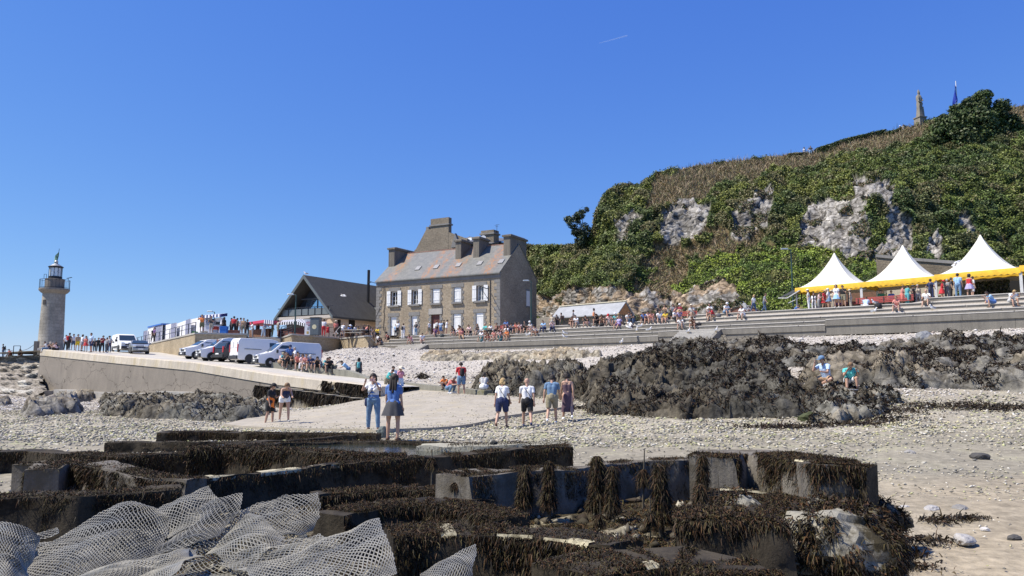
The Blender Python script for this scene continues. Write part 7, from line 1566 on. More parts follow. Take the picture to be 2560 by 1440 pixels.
def skeleton(pose, sex):
 p = POSES[pose]; lean = R(-p['lean']); up = rotx(Vector((0, 0, 1)), lean); B = []          # capsules (a,b,ra,rb,tag)
 f = sex == 'f'; hips = .105 if f else .095; sh = .165 if f else .195
 def tv(x, y, z): return rotx(Vector((x, y, z)), lean)
 waist = tv(0, 0, .12); chest = tv(0, 0.01, .32); shl = tv(0, 0, .44); neck = tv(0, .01, .52)
 hd_ = R(-(p['lean'] * .55 + p['head'])); hu = rotx(Vector((0, 0, 1)), hd_); hf = rotx(Vector((0, 1, 0)), hd_)
 B += [(Vector((-.07, 0, 0)), Vector((.07, 0, 0)), .118 if f else .112, .118 if f else .112, 'pelvis'), (Vector((0, -.03, -.02)), Vector((0, -.03, .03)), .12, .11, 'pelvis')]
 for s in (-1, 1):
  B.append((Vector((s * .05, 0, 0)), waist + Vector((s * .045, 0, 0)), .105, .092 if f else .103, 'torso'))
  B.append((waist + Vector((s * .045, 0, 0)), chest + Vector((s * .07, 0, 0)), .092 if f else .104, .102 if f else .112, 'torso'))
  B.append((chest + Vector((s * .07, 0, 0)), shl + Vector((s * .10, 0, 0)), .102 if f else .112, .07, 'torso'))
  if f: B.append((chest + rotx(Vector((s * .07, .07, .0)), lean), chest + rotx(Vector((s * .07, .085, -.02)), lean), .055, .05, 'torso'))
 B.append((shl + Vector((-sh + .03, 0, 0)), shl + Vector((sh - .03, 0, 0)), .06, .06, 'torso'))
 nk = neck + hu * .06; B.append((shl + hu * .0, nk, .058, .052, 'neck'))
 hc = nk + hu * .095 + hf * .015
 B += [(hc - hu * .015 - hf * .012, hc + hu * .03 - hf * .012, .082, .086, 'head'), (hc - hu * .065 + hf * .035, hc + hu * .0 + hf * .028, .048, .07, 'head'), (hc - hu * .01 + hf * .095, hc + hu * .012 + hf * .088, .013, .009, 'head')]
 for s in (-1, 1): B.append((hc - hu * .02 + Vector((s * .083, 0, 0)), hc + hu * .015 + Vector((s * .085, 0, 0)), .014, .016, 'head'))
 for i, s in enumerate((-1, 1)):
  fw, sd, eb, inn = p['arms'][i]; s0 = shl + Vector((s * sh, 0, -.005)); base = p['lean'] * (0.0 if p['lean'] > 35 else .3)
  d1 = dirv(fw + base * 0, sd, s); el = s0 + d1 * .28; d2 = dirv(fw + eb, sd * .4 - inn, s); wr = el + d2 * .245; k = .88 if f else 1
  B += [(s0, el, .052 * k, .040 * k, 'uarm'), (el, wr, .040 * k, .028 * k, 'farm')]
  side = d2.cross(Vector((0, 0, 1))); side = side.normalized() if side.length > .1 else Vector((1, 0, 0)); pal = wr + d2 * .045
  B.append((wr, pal, .030 * k, .034 * k, 'hand')); B.append((pal - side * .016, pal + side * .016, .022, .022, 'hand')); pn = side.cross(d2)
  for q, ln in ((-.027, .062), (-.009, .075), (.009, .07), (.027, .055)):
   a = pal + side * q + d2 * .02; m_ = a + d2 * ln * .6 + pn * .006; B += [(a, m_, .0105, .009, 'hand'), (m_, m_ + d2 * ln * .45 + pn * .022, .009, .008, 'hand')]
  B.append((wr + d2 * .02 + side * s * .02, wr + d2 * .065 + side * s * .048, .012, .0095, 'hand'))
 feet = []
 for i, s in enumerate((-1, 1)):
  th, sd, kn = p['legs'][i]; h0 = Vector((s * hips, 0, -.03)); d1 = dirv(th, sd, s); k0 = h0 + d1 * .42; d2 = dirv(th - kn, sd * .3, s)
  if p.get('low'): d2 = Vector((-s * .80, .12, -.35)).normalized()
  an = k0 + d2 * .41; c = 1.06 if f else 1
  B += [(h0, h0.lerp(k0, .5), .095 * c, .078 * c, 'thigh'), (h0.lerp(k0, .5), k0, .078 * c, .055, 'thigh'), (k0, k0.lerp(an, .35), .053, .056, 'shin'), (k0.lerp(an, .35), an, .056, .036, 'shin')]
  fd = Vector((s * .12, 1, -.05 if kn < 20 else -.25 if p['legs'][i][0] < 0 else 0)).normalized(); heel = an - fd * .045 + Vector((0, 0, -.04)); toe = an + fd * .155 + Vector((0, 0, -.048))
  B += [(an, heel, .036, .034, 'foot'), (heel, toe, .036, .03, 'foot')]; feet.append(min(heel.z - .034, toe.z - .03))
 off = (-.13 if p.get('sit') else 0); low = min(min(a.z - ra, b_.z - rb) for a, b_, ra, rb, t in B if t in ('foot', 'shin', 'pelvis', 'thigh'))
 dz = (.115 if p.get('sit') and not p.get('low') else -low)
 if p.get('sit') and not p.get('low'): dz = .118
 D = Vector((0, 0, dz)); B = [(a + D, b_ + D, ra, rb, t) for a, b_, ra, rb, t in B]
 return B, dict(hc=hc + D, hu=hu, hf=hf, waist=waist + D, pel=D, shl=shl + D, up=up, back=rotx(Vector((0, -1, 0)), lean))
def capsule_mesh(bm, a, b_, ra, rb, seg=10):
 d = b_ - a; l = d.length; q = (d.to_track_quat('Z', 'Y') if l > 1e-5 else Euler((0, 0, 0)).to_quaternion()).to_matrix(); rings = []
 prof = [(ra * math.sin(t), -ra * math.cos(t)) for t in (0.35, .8, 1.25, 1.571)] + [(rb * math.sin(t), l + rb * math.cos(t)) for t in (1.571, 1.25, .8, .35)]
 top = bm.verts.new(b_ + q @ Vector((0, 0, rb))); bot = bm.verts.new(a + q @ Vector((0, 0, -ra)))
 for r_, z in prof: rings.append([bm.verts.new(a + q @ Vector((r_ * math.cos(2 * math.pi * k / seg), r_ * math.sin(2 * math.pi * k / seg), z))) for k in range(seg)])
 for i in range(len(rings) - 1):
  for k in range(seg): bm.faces.new((rings[i][k], rings[i][(k + 1) % seg], rings[i + 1][(k + 1) % seg], rings[i + 1][k]))
 for k in range(seg): bm.faces.new((bot, rings[0][(k + 1) % seg], rings[0][k])); bm.faces.new((top, rings[-1][k], rings[-1][(k + 1) % seg]))
dg = None
_pc = {}
skin_m = plain('skin', (.48, .29, .20), .55, var=.06, scale=9); dummy = plain('cloth grey', (.3, .3, .3), .85)
CM = {}
def cloth(c, rough=.85):
 k = tuple(round(x, 3) for x in c)
 if k not in CM:
  CM[k] = plain('fabric %d' % len(CM), k, rough, var=.13, scale=7)
 return CM[k]
def sub_mesh(name, V, F, keep, offs, VN, mat):
 ids = np.nonzero(keep)[0]; Fk = F[ids]; u, inv = np.unique(Fk.ravel(), return_inverse=True); me = bpy.data.meshes.new(name)
 P_ = V[u] + VN[u] * (offs[u][:, None] if hasattr(offs, '__len__') else offs)
 me.from_pydata(P_.tolist(), [], inv.reshape(Fk.shape).tolist()); me.polygons.foreach_set('use_smooth', [True] * len(me.polygons)); me.materials.append(mat); return me
def proto(pose, sex, bottom, sleeve, hair, vox):
 """meshes shared by everybody with this pose and cut of clothes"""
 key = (pose, sex, vox)
 if key not in _pc:
  B, S = skeleton(pose, sex); bm = bmesh.new()
  for c in B: capsule_mesh(bm, *c[:4])
  me = bpy.data.meshes.new('body'); bm.to_mesh(me); bm.free(); o = bpy.data.objects.new('tmp', me); COL.objects.link(o)
  rm = o.modifiers.new('r', 'REMESH'); rm.mode = 'VOXEL'; rm.voxel_size = vox; rm.use_smooth_shade = True
  sm = o.modifiers.new('s', 'SMOOTH'); sm.factor = .5; sm.iterations = 2 if vox < .015 else 1
  d = bpy.context.evaluated_depsgraph_get(); ev = o.evaluated_get(d); m2 = bpy.data.meshes.new_from_object(ev); bpy.data.objects.remove(o); bpy.data.meshes.remove(me)
  m2.name = 'body'; m2.materials.clear(); m2.materials.append(skin_m); m2.polygons.foreach_set('use_smooth', [True] * len(m2.polygons))
  nv = len(m2.vertices); V = np.zeros(nv * 3); m2.vertices.foreach_get('co', V); V = V.reshape(-1, 3); F = np.array([list(p.vertices) if len(p.vertices) == 4 else list(p.vertices) + [p.vertices[-1]] for p in m2.polygons])
  VN = np.zeros(nv * 3); m2.vertices.foreach_get('normal', VN); VN = VN.reshape(-1, 3); C = V[F].mean(1)
  best = np.full(len(C), 9.); tg = np.zeros(len(C), int); tt = np.zeros(len(C)); cnt = {}; tags = []
  lim_seen = {}
  for i, (a, b_, ra, rb, t) in enumerate(B):
   a_, d_ = np.array(a), np.array(b_ - a); l2 = (d_ ** 2).sum() + 1e-9; k = np.clip(((C - a_) @ d_) / l2, 0, 1); dist = np.linalg.norm(C - a_ - k[:, None] * d_, axis=1) - (ra + (rb - ra) * k)
   m_ = dist < best - 1e-4; best[m_] = dist[m_]; tg[m_] = i; tt[m_] = k[m_]; tags.append(t)
  tags = np.array(tags); ft = tags[tg]
  # running fraction along thigh and shin (each is two capsules)
  fr = tt.copy()
  for nm in ('thigh', 'shin'):
   idx = [i for i, t in enumerate(tags) if t == nm]
   for j, i in enumerate(idx): fr[tg == i] = (tt[tg == i] * (.5 if nm == 'thigh' else (.35 if j % 2 == 0 else .65)) + (0 if j % 2 == 0 else (.5 if nm == 'thigh' else .35)))
  _pc[key] = dict(me=m2, V=V, F=F, VN=VN, C=C, ft=ft, fr=fr, S=S, cache={})
 K = _pc[key]; V, F, VN, C, ft, fr, S, ca = (K[x] for x in ('V', 'F', 'VN', 'C', 'ft', 'fr', 'S', 'cache'))
 out = {'body': K['me']}; jit = .006 * fbm(V * 14, 3, 5) if 'jit' not in ca else ca['jit']; ca['jit'] = jit
 up = np.array(S['up']); w0 = np.array(S['pel'])
 k_ = ('top', sleeve)
 if k_ not in ca:
  hgt = (C - w0) @ up; keep = (ft == 'torso') & (hgt > (-.03))
  if sleeve == 'short': keep |= (ft == 'uarm') & (fr < .62)
  if sleeve == 'long': keep |= (ft == 'uarm') | ((ft == 'farm') & (fr < .85))
  if sleeve != 'tank': keep |= (ft == 'pelvis') & (hgt > -.08)
  else: keep &= ~((hgt > .40) & (np.abs(C[:, 0]) > .12)) & ~((hgt > .44)); keep |= (ft == 'pelvis') & (hgt > -.02)
  if sleeve == 'tube': keep = (ft == 'torso') & (hgt < .36)
  ca[k_] = sub_mesh('top', V, F, keep, .016 + jit, VN, dummy)
 out['top'] = ca[k_]
 k_ = ('bottom', bottom)
 if k_ not in ca:
  lim = {'shorts': .82, 'brief': .35, 'skirt': .75, 'dress': .95, 'maxi': 1.0, 'trousers': 1.0}[bottom]; keep = (ft == 'pelvis') | ((ft == 'thigh') & (fr < lim)); keep |= (ft == 'torso') & (((C - w0) @ up) < .05)
  if bottom in ('trousers', 'maxi'): keep |= (ft == 'thigh') | ((ft == 'shin') & (fr < (.93 if bottom == 'trousers' else .75)))
  if bottom in ('skirt', 'dress', 'maxi') and pose in ('stand', 'walk', 'walk2', 'photo', 'eat', 'phone', 'hips'):
   ln = {'skirt': .40, 'dress': .48, 'maxi': .72}[bottom]; w = Vector((0, 0, S['pel'].z + .10)); mb = MB(); n = 28; vs = []
   fl = {'skirt': .25, 'dress': .21, 'maxi': .19}[bottom]
   for j in range(9):
    q = j / 8; z = w.z - ln * q; rx = .135 + (fl - .12) * q ** .8 + (.02 if q > 0 else 0); ry = rx * .82
    for k in range(n): a = 2 * math.pi * k / n; g_ = 1 + .09 * q * math.sin(7 * a + 1.3) + .05 * q * math.sin(11 * a); vs.append((rx * g_ * math.cos(a), ry * g_ * math.sin(a) - .01, z))
   me = bpy.data.meshes.new('bottom'); me.from_pydata(vs, [], [(i * n + k, i * n + (k + 1) % n, (i + 1) * n + (k + 1) % n, (i + 1) * n + k) for i in range(8) for k in range(n)]); me.polygons.foreach_set('use_smooth', [True] * len(me.polygons)); me.materials.append(dummy); ca[k_] = me
  else: ca[k_] = sub_mesh('bottom', V, F, keep, (.019 if bottom != 'trousers' else .017) + jit + (.012 if bottom == 'shorts' else 0) * np.clip((V[:, 2] * 0 + 1), 0, 1), VN, dummy)
 out['bottom'] = ca[k_]
 if 'shoes' not in ca: ca['shoes'] = sub_mesh('shoes', V, F, (ft == 'foot') & (C[:, 2] < C[ft == 'foot'][:, 2].max() - .0), .008, VN, dummy)
 out['shoes'] = ca['shoes']
 k_ = ('hair', hair)
 if k_ not in ca:
  hc, hu, hf = (np.array(S[x]) for x in ('hc', 'hu', 'hf')); rel = C - hc; u, f_ = rel @ hu, rel @ hf; keep = (ft == 'head') & (u > -.02 + f_ * 1.25) & ~((u < .03) & (f_ > .03))
  if hair != 'short': keep |= (ft == 'head') & (u > -.07) & (f_ < 0)
  me = sub_mesh('hair', V, F, keep, .014 + 1.5 * jit if hair == 'short' else .022 + 2 * jit, VN, dummy)
  if hair in ('long', 'bun', 'tail', 'bob'):
   bm = bmesh.new(); bm.from_mesh(me); h = Vector(hc); U, Fv = Vector(hu), Vector(hf)
   if hair == 'long':
    dn = Vector((0, -.12, -1)).normalized()
    for x in (-.05, 0, .05): capsule_mesh(bm, h - Fv * .05 + Vector((x, 0, 0)), h - Fv * .085 + Vector((x * 1.5, 0, 0)) + dn * (.30 if x else .36), .058, .03)
   if hair == 'bun': capsule_mesh(bm, h + U * .10 - Fv * .07, h + U * .13 - Fv * .08, .04, .035)
   if hair == 'tail': capsule_mesh(bm, h + U * .03 - Fv * .10, h - Fv * .15 - U * .14, .032, .018)
   if hair == 'bob':
    for x in (-.055, 0, .055): capsule_mesh(bm, h - Fv * .03 + Vector((x, 0, 0)), h - Fv * .055 + Vector((x * 1.25, 0, 0)) - U * .09, .056, .042)
   bm.to_mesh(me); bm.free(); me.polygons.foreach_set('use_smooth', [True] * len(me.polygons))
  ca[k_] = me
 out['hair'] = ca[k_]; return out, S
def put(name, me, mat, parent):
 o = bpy.data.objects.new(name, me); COL.objects.link(o); o.parent = parent
 o.material_slots[0].link = 'OBJECT'; o.material_slots[0].material = mat; return o
HATM = {}
def hat_mesh(kind, S, key):
 k = (kind,) + key
 if k in HATM: return HATM[k]
 h, U, Fv = S['hc'], S['hu'], S['hf']; q = Matrix((U.cross(Fv) * -1, Fv, U)).transposed(); mb = MB()
 if kind == 'cap': mb.lathe([(.108, .03), (.112, .06), (.095, .11), (.05, .138), (.005, .145)], 16, h, q); mb.box(h + U * .045 + Fv * .14, (.15, .13, .012), q)
 elif kind == 'sun': mb.lathe([(.20, .045), (.19, .052), (.115, .06), (.108, .10), (.08, .14), (.01, .15)], 20, h, q); mb.lathe([(.205, .042), (.11, .05), (.2, .047)], 20, h, q)
 elif kind == 'scarf': mb.lathe([(.100, -.02), (.112, .03), (.11, .07), (.08, .125), (.01, .14)], 16, h - Fv * .01, q)
 me = bpy.data.meshes.new('hat'); me.from_pydata([tuple(v) for v in mb.v], [], mb.f); me.materials.append(dummy); me.polygons.foreach_set('use_smooth', [True] * len(me.polygons)); HATM[k] = me; return me
def bag_mesh(kind, S, key):
 k = ('bag', kind) + key
 if k in HATM: return HATM[k]
 c = S['shl'] + S['back'] * .20 - S['up'] * .20; mb = MB(); X = Vector((1, 0, 0)); q = Matrix((X, -S['back'], S['up'])).transposed(); bm = bmesh.new()
 if kind == 'pack':
  capsule_mesh(bm, c - S['up'] * .10, c + S['up'] * .12, .12, .10, 12)
  for s in (-1, 1): capsule_mesh(bm, S['shl'] + Vector((s * .10, 0, .04)) + S['back'] * .03, c + Vector((s * .09, 0, 0)) + S['up'] * .12, .018, .018, 6); capsule_mesh(bm, S['shl'] + Vector((s * .10, 0, .05)), S['shl'] + Vector((s * .12, 0, -.18)) - S['back'] * .13, .016, .016, 6)
 else:
  a = S['shl'] + Vector((-.13, 0, .05)); b_ = S['waist'] + Vector((.19, .0, -.10)); n = 10; bk = S['back']
  for sd in (1, -1):
   pts = [a.lerp(b_, i / n) + bk * sd * (.125 if 0 < i < n else .0) * min(1, i / 2, (n - i) / 2) for i in range(n + 1)]
   for p0, p1 in zip(pts[:-1], pts[1:]): capsule_mesh(bm, p0, p1, .010, .010, 5)
  capsule_mesh(bm, b_ + Vector((.02, .03, -.02)), b_ + Vector((.02, .03, -.16)), .055, .06, 8)
 me = bpy.data.meshes.new('bag'); bm.to_mesh(me); bm.free(); me.materials.append(dummy); me.polygons.foreach_set('use_smooth', [True] * len(me.polygons)); HATM[k] = me; return me
# named colours -> base colours of the cloth
CO = dict(white=(.78, .78, .78), cream=(.62, .56, .44), grey=(.28, .28, .29), lightgrey=(.48, .48, .47), darkgrey=(.06, .06, .065), black=(.018, .018, .02), navy=(.02, .03, .09), blue=(.08, .17, .42), lightblue=(.32, .52, .74), paleblue=(.45, .58, .75), denim=(.13, .22, .34), jeans=(.07, .11, .19), teal=(.10, .36, .38), turquoise=(.10, .52, .50), green=(.06, .22, .10), olive=(.14, .15, .08), khaki=(.27, .24, .16), beige=(.48, .41, .31), brown=(.16, .09, .06), tan=(.42, .28, .17), red=(.52, .03, .04), darkred=(.24, .02, .035), maroon=(.14, .025, .04), salmon=(.58, .24, .20), pink=(.66, .28, .34), palepink=(.72, .52, .50), coral=(.60, .18, .14), orange=(.68, .20, .05), yellow=(.72, .52, .04), lilac=(.40, .36, .58), purple=(.20, .10, .28), skin=(.48, .29, .20), plum=(.10, .06, .08))
NAMES = dict(lightgrey='light grey', darkgrey='dark grey', lightblue='light blue', paleblue='pale blue', darkred='dark red', palepink='pale pink')
HAIR = dict(dark=(.022, .015, .011), brown=(.07, .038, .02), blond=(.42, .29, .13), grey=(.34, .33, .31), fair=(.20, .12, .06), bald=(.34, .21, .15))
HSTYLE = dict()
ALLP = []
_rp = random.Random(5)
def person(loc, heading, pose='stand', top='white', bottom='shorts', bc='black', sex='m', sleeve='short', hair='short', hc='brown', hat=None, hatc='white', bag=None, bagc='black', label=None, where='', group=None, h=1.0, shoe=None, vox=.024, skin=None):
 out, S = proto(pose, sex, bottom, sleeve, hair, vox); root = thing('person', None, 'person', loc, heading, group); root.scale = (h * 1.0,) * 3
 put('body', out['body'], skin_m if not skin else cloth(skin, .55), root)
 if top != 'skin': t_ = put('top', out['top'], cloth(CO[top]), root)
 if bc != 'skin': put('dress_skirt' if bottom in ('dress', 'maxi') else 'skirt' if bottom == 'skirt' else bottom if bottom != 'brief' else 'shorts', out['bottom'], cloth(CO[bc]), root)
 put('shoes', out['shoes'], cloth(CO[shoe or _rp.choice(['white', 'black', 'brown', 'grey'])]), root)
 if hc != 'bald': put('hair', out['hair'], cloth(HAIR[hc], .7), root)
 if hat: put('hat', hat_mesh(hat, S, (pose, sex)), cloth(CO[hatc]), root)
 if bag: put('backpack' if bag == 'pack' else 'shoulder_bag', bag_mesh(bag, S, (pose, sex)), cloth(CO[bagc]), root)
 nm = lambda c: NAMES.get(c, c)
 verb = {'stand': 'standing', 'walk': 'walking', 'walk2': 'walking', 'photo': 'taking a photo', 'eat': 'standing and eating', 'phone': 'standing looking down', 'hips': 'standing hands on hips', 'bend': 'bending down', 'bend2': 'leaning forward', 'sit': 'seated', 'sit2': 'seated hunched', 'sit3': 'seated leaning back', 'sit4': 'seated', 'cross': 'seated cross legged', 'squat': 'crouching'}[pose]
 if not label:
  tp = 'bare shouldered person' if top == 'skin' else 'person in %s top' % nm(top)
  bt = '' if bc == 'skin' else ' and %s %s' % (nm(bc), {'brief': 'short shorts', 'maxi': 'long skirt', 'dress': 'dress skirt'}.get(bottom, bottom))
  ex = (' with %s %s' % (nm(hatc), {'sun': 'sun hat', 'cap': 'cap', 'scarf': 'head scarf'}[hat])) if hat else (' with %s backpack' % nm(bagc) if bag == 'pack' else '')
  label = '%s%s%s, %s %s' % (tp, bt, ex, verb, where)
 ALLP.append([root, label]); return root
def onstep(px, k, **kw):              # k: the step whose top carries the seat or the feet
 n_ = 0.62 * k + (.22 if kw.get('pose', 'stand').startswith('sit') or kw.get('pose') in ('cross',) else .33); u = TU(px, n_); p = TP(u, n_, 0)
 z = ZK(k) if kw.get('pose', '').startswith('sit') or True else 0; kw.setdefault('group', 'people on the terrace steps'); kw['h'] = kw.get('h', 1.0) * 1.07; face = kw.pop('face', 0)
 return person((p.x, p.y, z + .003), math.atan2(-LN.y, -LN.x) - math.pi / 2 + R(face), **kw)
def onprom(px, n_, **kw):
 u = TU(px, n_); p = TP(u, n_, prom_z(u)); face = kw.pop('face', 0); kw.setdefault('group', 'people on the promenade'); return person(tuple(p + Vector((0, 0, .003))), math.atan2(-LN.y, -LN.x) - math.pi / 2 + R(face), **kw)
def onter(px, D, **kw):
 x, y = XY(px, D); face = kw.pop('face', 0); kw.setdefault('group', 'people on the stone terrace'); return person((x, y, ZT + .022 + kw.pop('dz', 0)), math.pi + R(face), **kw)
def onbeach(px, D, py=None, **kw):
 x, y = XY(px, D); z = ground(x, y) + kw.pop('dz', 0.02)
 if py is not None: q = P(px, py, D); z = q.z; x = q.x
 face = kw.pop('face', 0); return person((x, y, z), math.pi + R(face), **kw)
NEAR = dict(vox=.0125)
# ---- the near figures (face: 0 = towards the camera, 180 = away)
onbeach(932, 23, 1078, face=-8, pose='photo', top='white', bottom='trousers', bc='denim', sex='f', hair='bob', hc='dark', bag='strap', bagc='navy', label='woman in a white and blue striped top and jeans photographing with raised arms', h=.985, **NEAR)
onbeach(982, 19.6, 1101, face=172, pose='stand', top='blue', bottom='skirt', bc='darkgrey', sex='f', hair='long', hc='dark', label='young woman with long dark hair, blue top and dark flared skirt seen from behind', h=.965, **NEAR)
onbeach(674, 31.5, 1063, face=75, pose='phone', top='black', bottom='shorts', bc='black', sex='f', hair='tail', hc='dark', hat='cap', hatc='black', label='woman in black with an orange cloth at her waist walking left below the jetty', h=.99, **NEAR)
onbeach(710, 30.2, 1055, face=25, pose='bend2', top='navy', bottom='brief', bc='white', sex='f', sleeve='tank', hair='tail', hc='fair', label='person in navy tank top and white shorts leaning forward below the jetty', h=1.0, **NEAR)
onbeach(1255, 26.4, 1070, face=168, pose='walk2', top='white', bottom='shorts', bc='navy', sex='f', hair='bob', hc='blond', bag='strap', bagc='black', label='blond woman in white t-shirt and navy shorts with a thin shoulder strap, walking away', h=.99, shoe='brown', **NEAR)
onbeach(1318, 26.8, 1068, face=183, pose='walk', top='white', bottom='shorts', bc='black', sex='m', hair='short', hc='bald', bag='strap', bagc='black', label='balding man in white t-shirt and black shorts with a dark side bag, walking away', h=1.0, shoe='navy', **NEAR)
onbeach(1380, 27.6, 1060, face=170, pose='walk2', top='denim', bottom='shorts', bc='khaki', sex='m', hair='short', hc='dark', label='man in slate blue t-shirt and grey shorts walking away with his head bowed', h=1.03, shoe='white', **NEAR)
onbeach(1419, 28, 1050, face=182, pose='walk', top='plum', bottom='maxi', bc='plum', sex='f', sleeve='tube', hair='bun', hc='dark', label='woman with a hair bun in a dark strapless patterned dress walking away', h=1.0, shoe='white', **NEAR)
onbeach(1153, 41, 989, face=196, pose='phone', top='red', bottom='shorts', bc='denim', sex='m', hair='short', hc='dark', bag='pack', bagc='black', label='man in red t-shirt and denim shorts with black backpack at the low kerb', h=1.04, **NEAR)
onbeach(1120, 41.5, 984, face=60, pose='squat', top='coral', bottom='trousers', bc='denim', sex='m', hair='short', hc='grey', label='grey haired man in salmon shirt crouching beside the man in red', **NEAR)
onbeach(1117, 44, 975, face=-30, pose='squat', top='orange', bottom='shorts', bc='navy', sex='m', hair='short', hc='dark', label='dark haired child in orange behind the crouching grey haired man', h=.85)
onbeach(1209, 40.5, 972, face=178, pose='sit', top='lightgrey', bottom='shorts', bc='white', sex='f', hair='bob', hc='dark', label='woman in striped top and white shorts sitting on the kerb end with her back turned', **NEAR)
onbeach(968, 47, 984, face=50, pose='bend2', top='turquoise', bottom='shorts', bc='khaki', sex='f', hair='short', hc='dark', label='person in turquoise top leaning forward behind the photographing woman', h=.97)
onbeach(983, 48, 984, face=0, pose='phone', top='white', bottom='trousers', bc='grey', sex='m', hc='dark', label='dark haired man in white behind the young woman with long hair')
onbeach(1000, 46, 988, face=40, pose='phone', top='pink', bottom='trousers', bc='paleblue', sex='f', hair='bob', hc='fair', hat='sun', hatc='cream', label='woman in pink top and straw hat behind the young woman with long hair')
onbeach(870, 54.5, 955, face=-70, pose='bend2', top='lightblue', bottom='shorts', bc='denim', sex='f', hair='short', hc='dark', label='person in light blue t-shirt and denim shorts leaning over at the kerb')
onbeach(896, 54, 956, face=185, pose='stand', top='darkgrey', bottom='shorts', bc='darkgrey', sex='f', hair='bob', hc='dark', bag='pack', bagc='teal', label='person in dark clothes with a teal backpack standing beside the kerb')
onbeach(836, 55.2, 951, face=-80, pose='bend', top='olive', bottom='shorts', bc='khaki', sex='m', hc='dark', label='man in olive t-shirt bent over at the low seat wall', h=1.05)
# ---- on the low seat wall by the vans
def onseat(px, label=None, dzz=0.0, **kw):
 D = float(np.interp(px, [a for a, _ in sp], [b_ for _, b_ in sp])) + .12; x, y = XY(px, D); kw.setdefault('pose', 'sit'); face = kw.pop('face', 0)
 z = (deck_z(x, y) + .42 if px < 900 else -.2) if kw['pose'].startswith('sit') else deck_z(x, y); return person((x, y, z + dzz), math.pi + R(face), label=label, group='people around the low seat wall', **kw)
onseat(660, 'person in blue and white striped shirt hunched left of the nearest van group', pose='sit2', top='paleblue', bc='navy', hc='grey', face=50)
onseat(699, 'person in a sun hat and skin toned top leaning forward before the nearest van', pose='sit2', top='palepink', bc='tan', hat='sun', hatc='khaki', face=55)
onseat(708, 'person in teal top behind the sun hatted person before the nearest van', dzz=.02, pose='sit', top='teal', bc='black', hc='dark', face=30)
onseat(717, 'person in black with dark hair sitting in the quay crowd', pose='sit2', top='black', bottom='trousers', bc='black', sex='f', hair='bob', hc='dark', face=20)
onseat(730, 'person in dark brown sitting right of the person in black on the quay', pose='sit', top='brown', bottom='trousers', bc='black', sex='f', hair='long', hc='dark', face=30)
onseat(744, 'person in coral top seated in the middle of the quay crowd', pose='sit4', top='coral', bottom='shorts', bc='black', sex='f', hair='bob', hc='fair', face=20)
onseat(756, 'person in white trousers and pale pink top seated on the quay', pose='sit', top='palepink', bottom='trousers', bc='white', sex='f', hair='bob', hc='brown', face=10)
onseat(766, 'person in pink top holding one hand up in the quay crowd', pose='sit4', top='salmon', bottom='shorts', bc='beige', hc='brown', face=0)
onseat(779, 'person in navy patterned top and white hat on the seat wall', pose='sit', top='navy', bc='grey', hat='scarf', hatc='lightgrey', face=-10)
onseat(792, 'dark haired person in black top with bare legs on the seat wall', pose='sit2', top='black', bc='black', sex='f', hair='bob', hc='dark', face=15)
onseat(811, 'person in pale teal t-shirt seated at the right end of the seat wall', pose='sit2', top='teal', bc='black', hc='dark', face=45)
onseat(822, 'person in black trousers squeezed beside the man in olive', pose='sit', top='black', bottom='trousers', bc='black', hc='dark', face=20)
onseat(722, 'man in blue t-shirt and cap standing before the nearest van', pose='phone', top='blue', bc='darkgrey', hat='cap', hatc='navy', h=1.08, face=30, dzz=.0)
onseat(736, 'person in white t-shirt with dark backpack standing before the nearest van', pose='stand', top='white', bc='darkgrey', hc='grey', bag='pack', bagc='darkgrey', face=-60)
# ---- two people on the rocks, hill walkers
onbeach(2068, 30, 966, face=-60, pose='cross', top='paleblue', bc='tan', hat='cap', hatc='denim', label='man in pale blue t-shirt and blue cap sitting cross legged on the rocks', h=1.12, **NEAR)
onbeach(2124, 30, 958, face=-15, pose='sit2', top='turquoise', bc='white', hc='fair', label='fair haired person in turquoise polo shirt sitting on the rocks', h=1.05, **NEAR)
for px, py, D, hd__, kw in ((2013, 379, 125.5, 10, dict(top='white', bc='white', sex='f', hair='bob', hc='dark', label='person in white standing on the crest path left of the hedge')), (2028, 379, 125, -10, dict(pose='hips', top='darkgrey', bottom='trousers', bc='lightblue', hc='dark', label='person in dark vest and pale jeans standing at the left end of the hedge')), (2255, 320, 120, 0, dict(pose='stand', top='darkgrey', bc='navy', hat='scarf', hatc='white', label='person in dark top and white hat on the crest left of the statue')), (2263, 321, 120, 20, dict(pose='stand', top='cream', bc='white', hc='brown', label='person in cream on the crest right beside the white hatted person'))):
 c = crest(px); kw.setdefault('h', 1.0); person((c.x, c.y, c.z - (.0 if px < 2100 else .6)), math.pi + R(hd__), group='people on the hill crest', **kw)
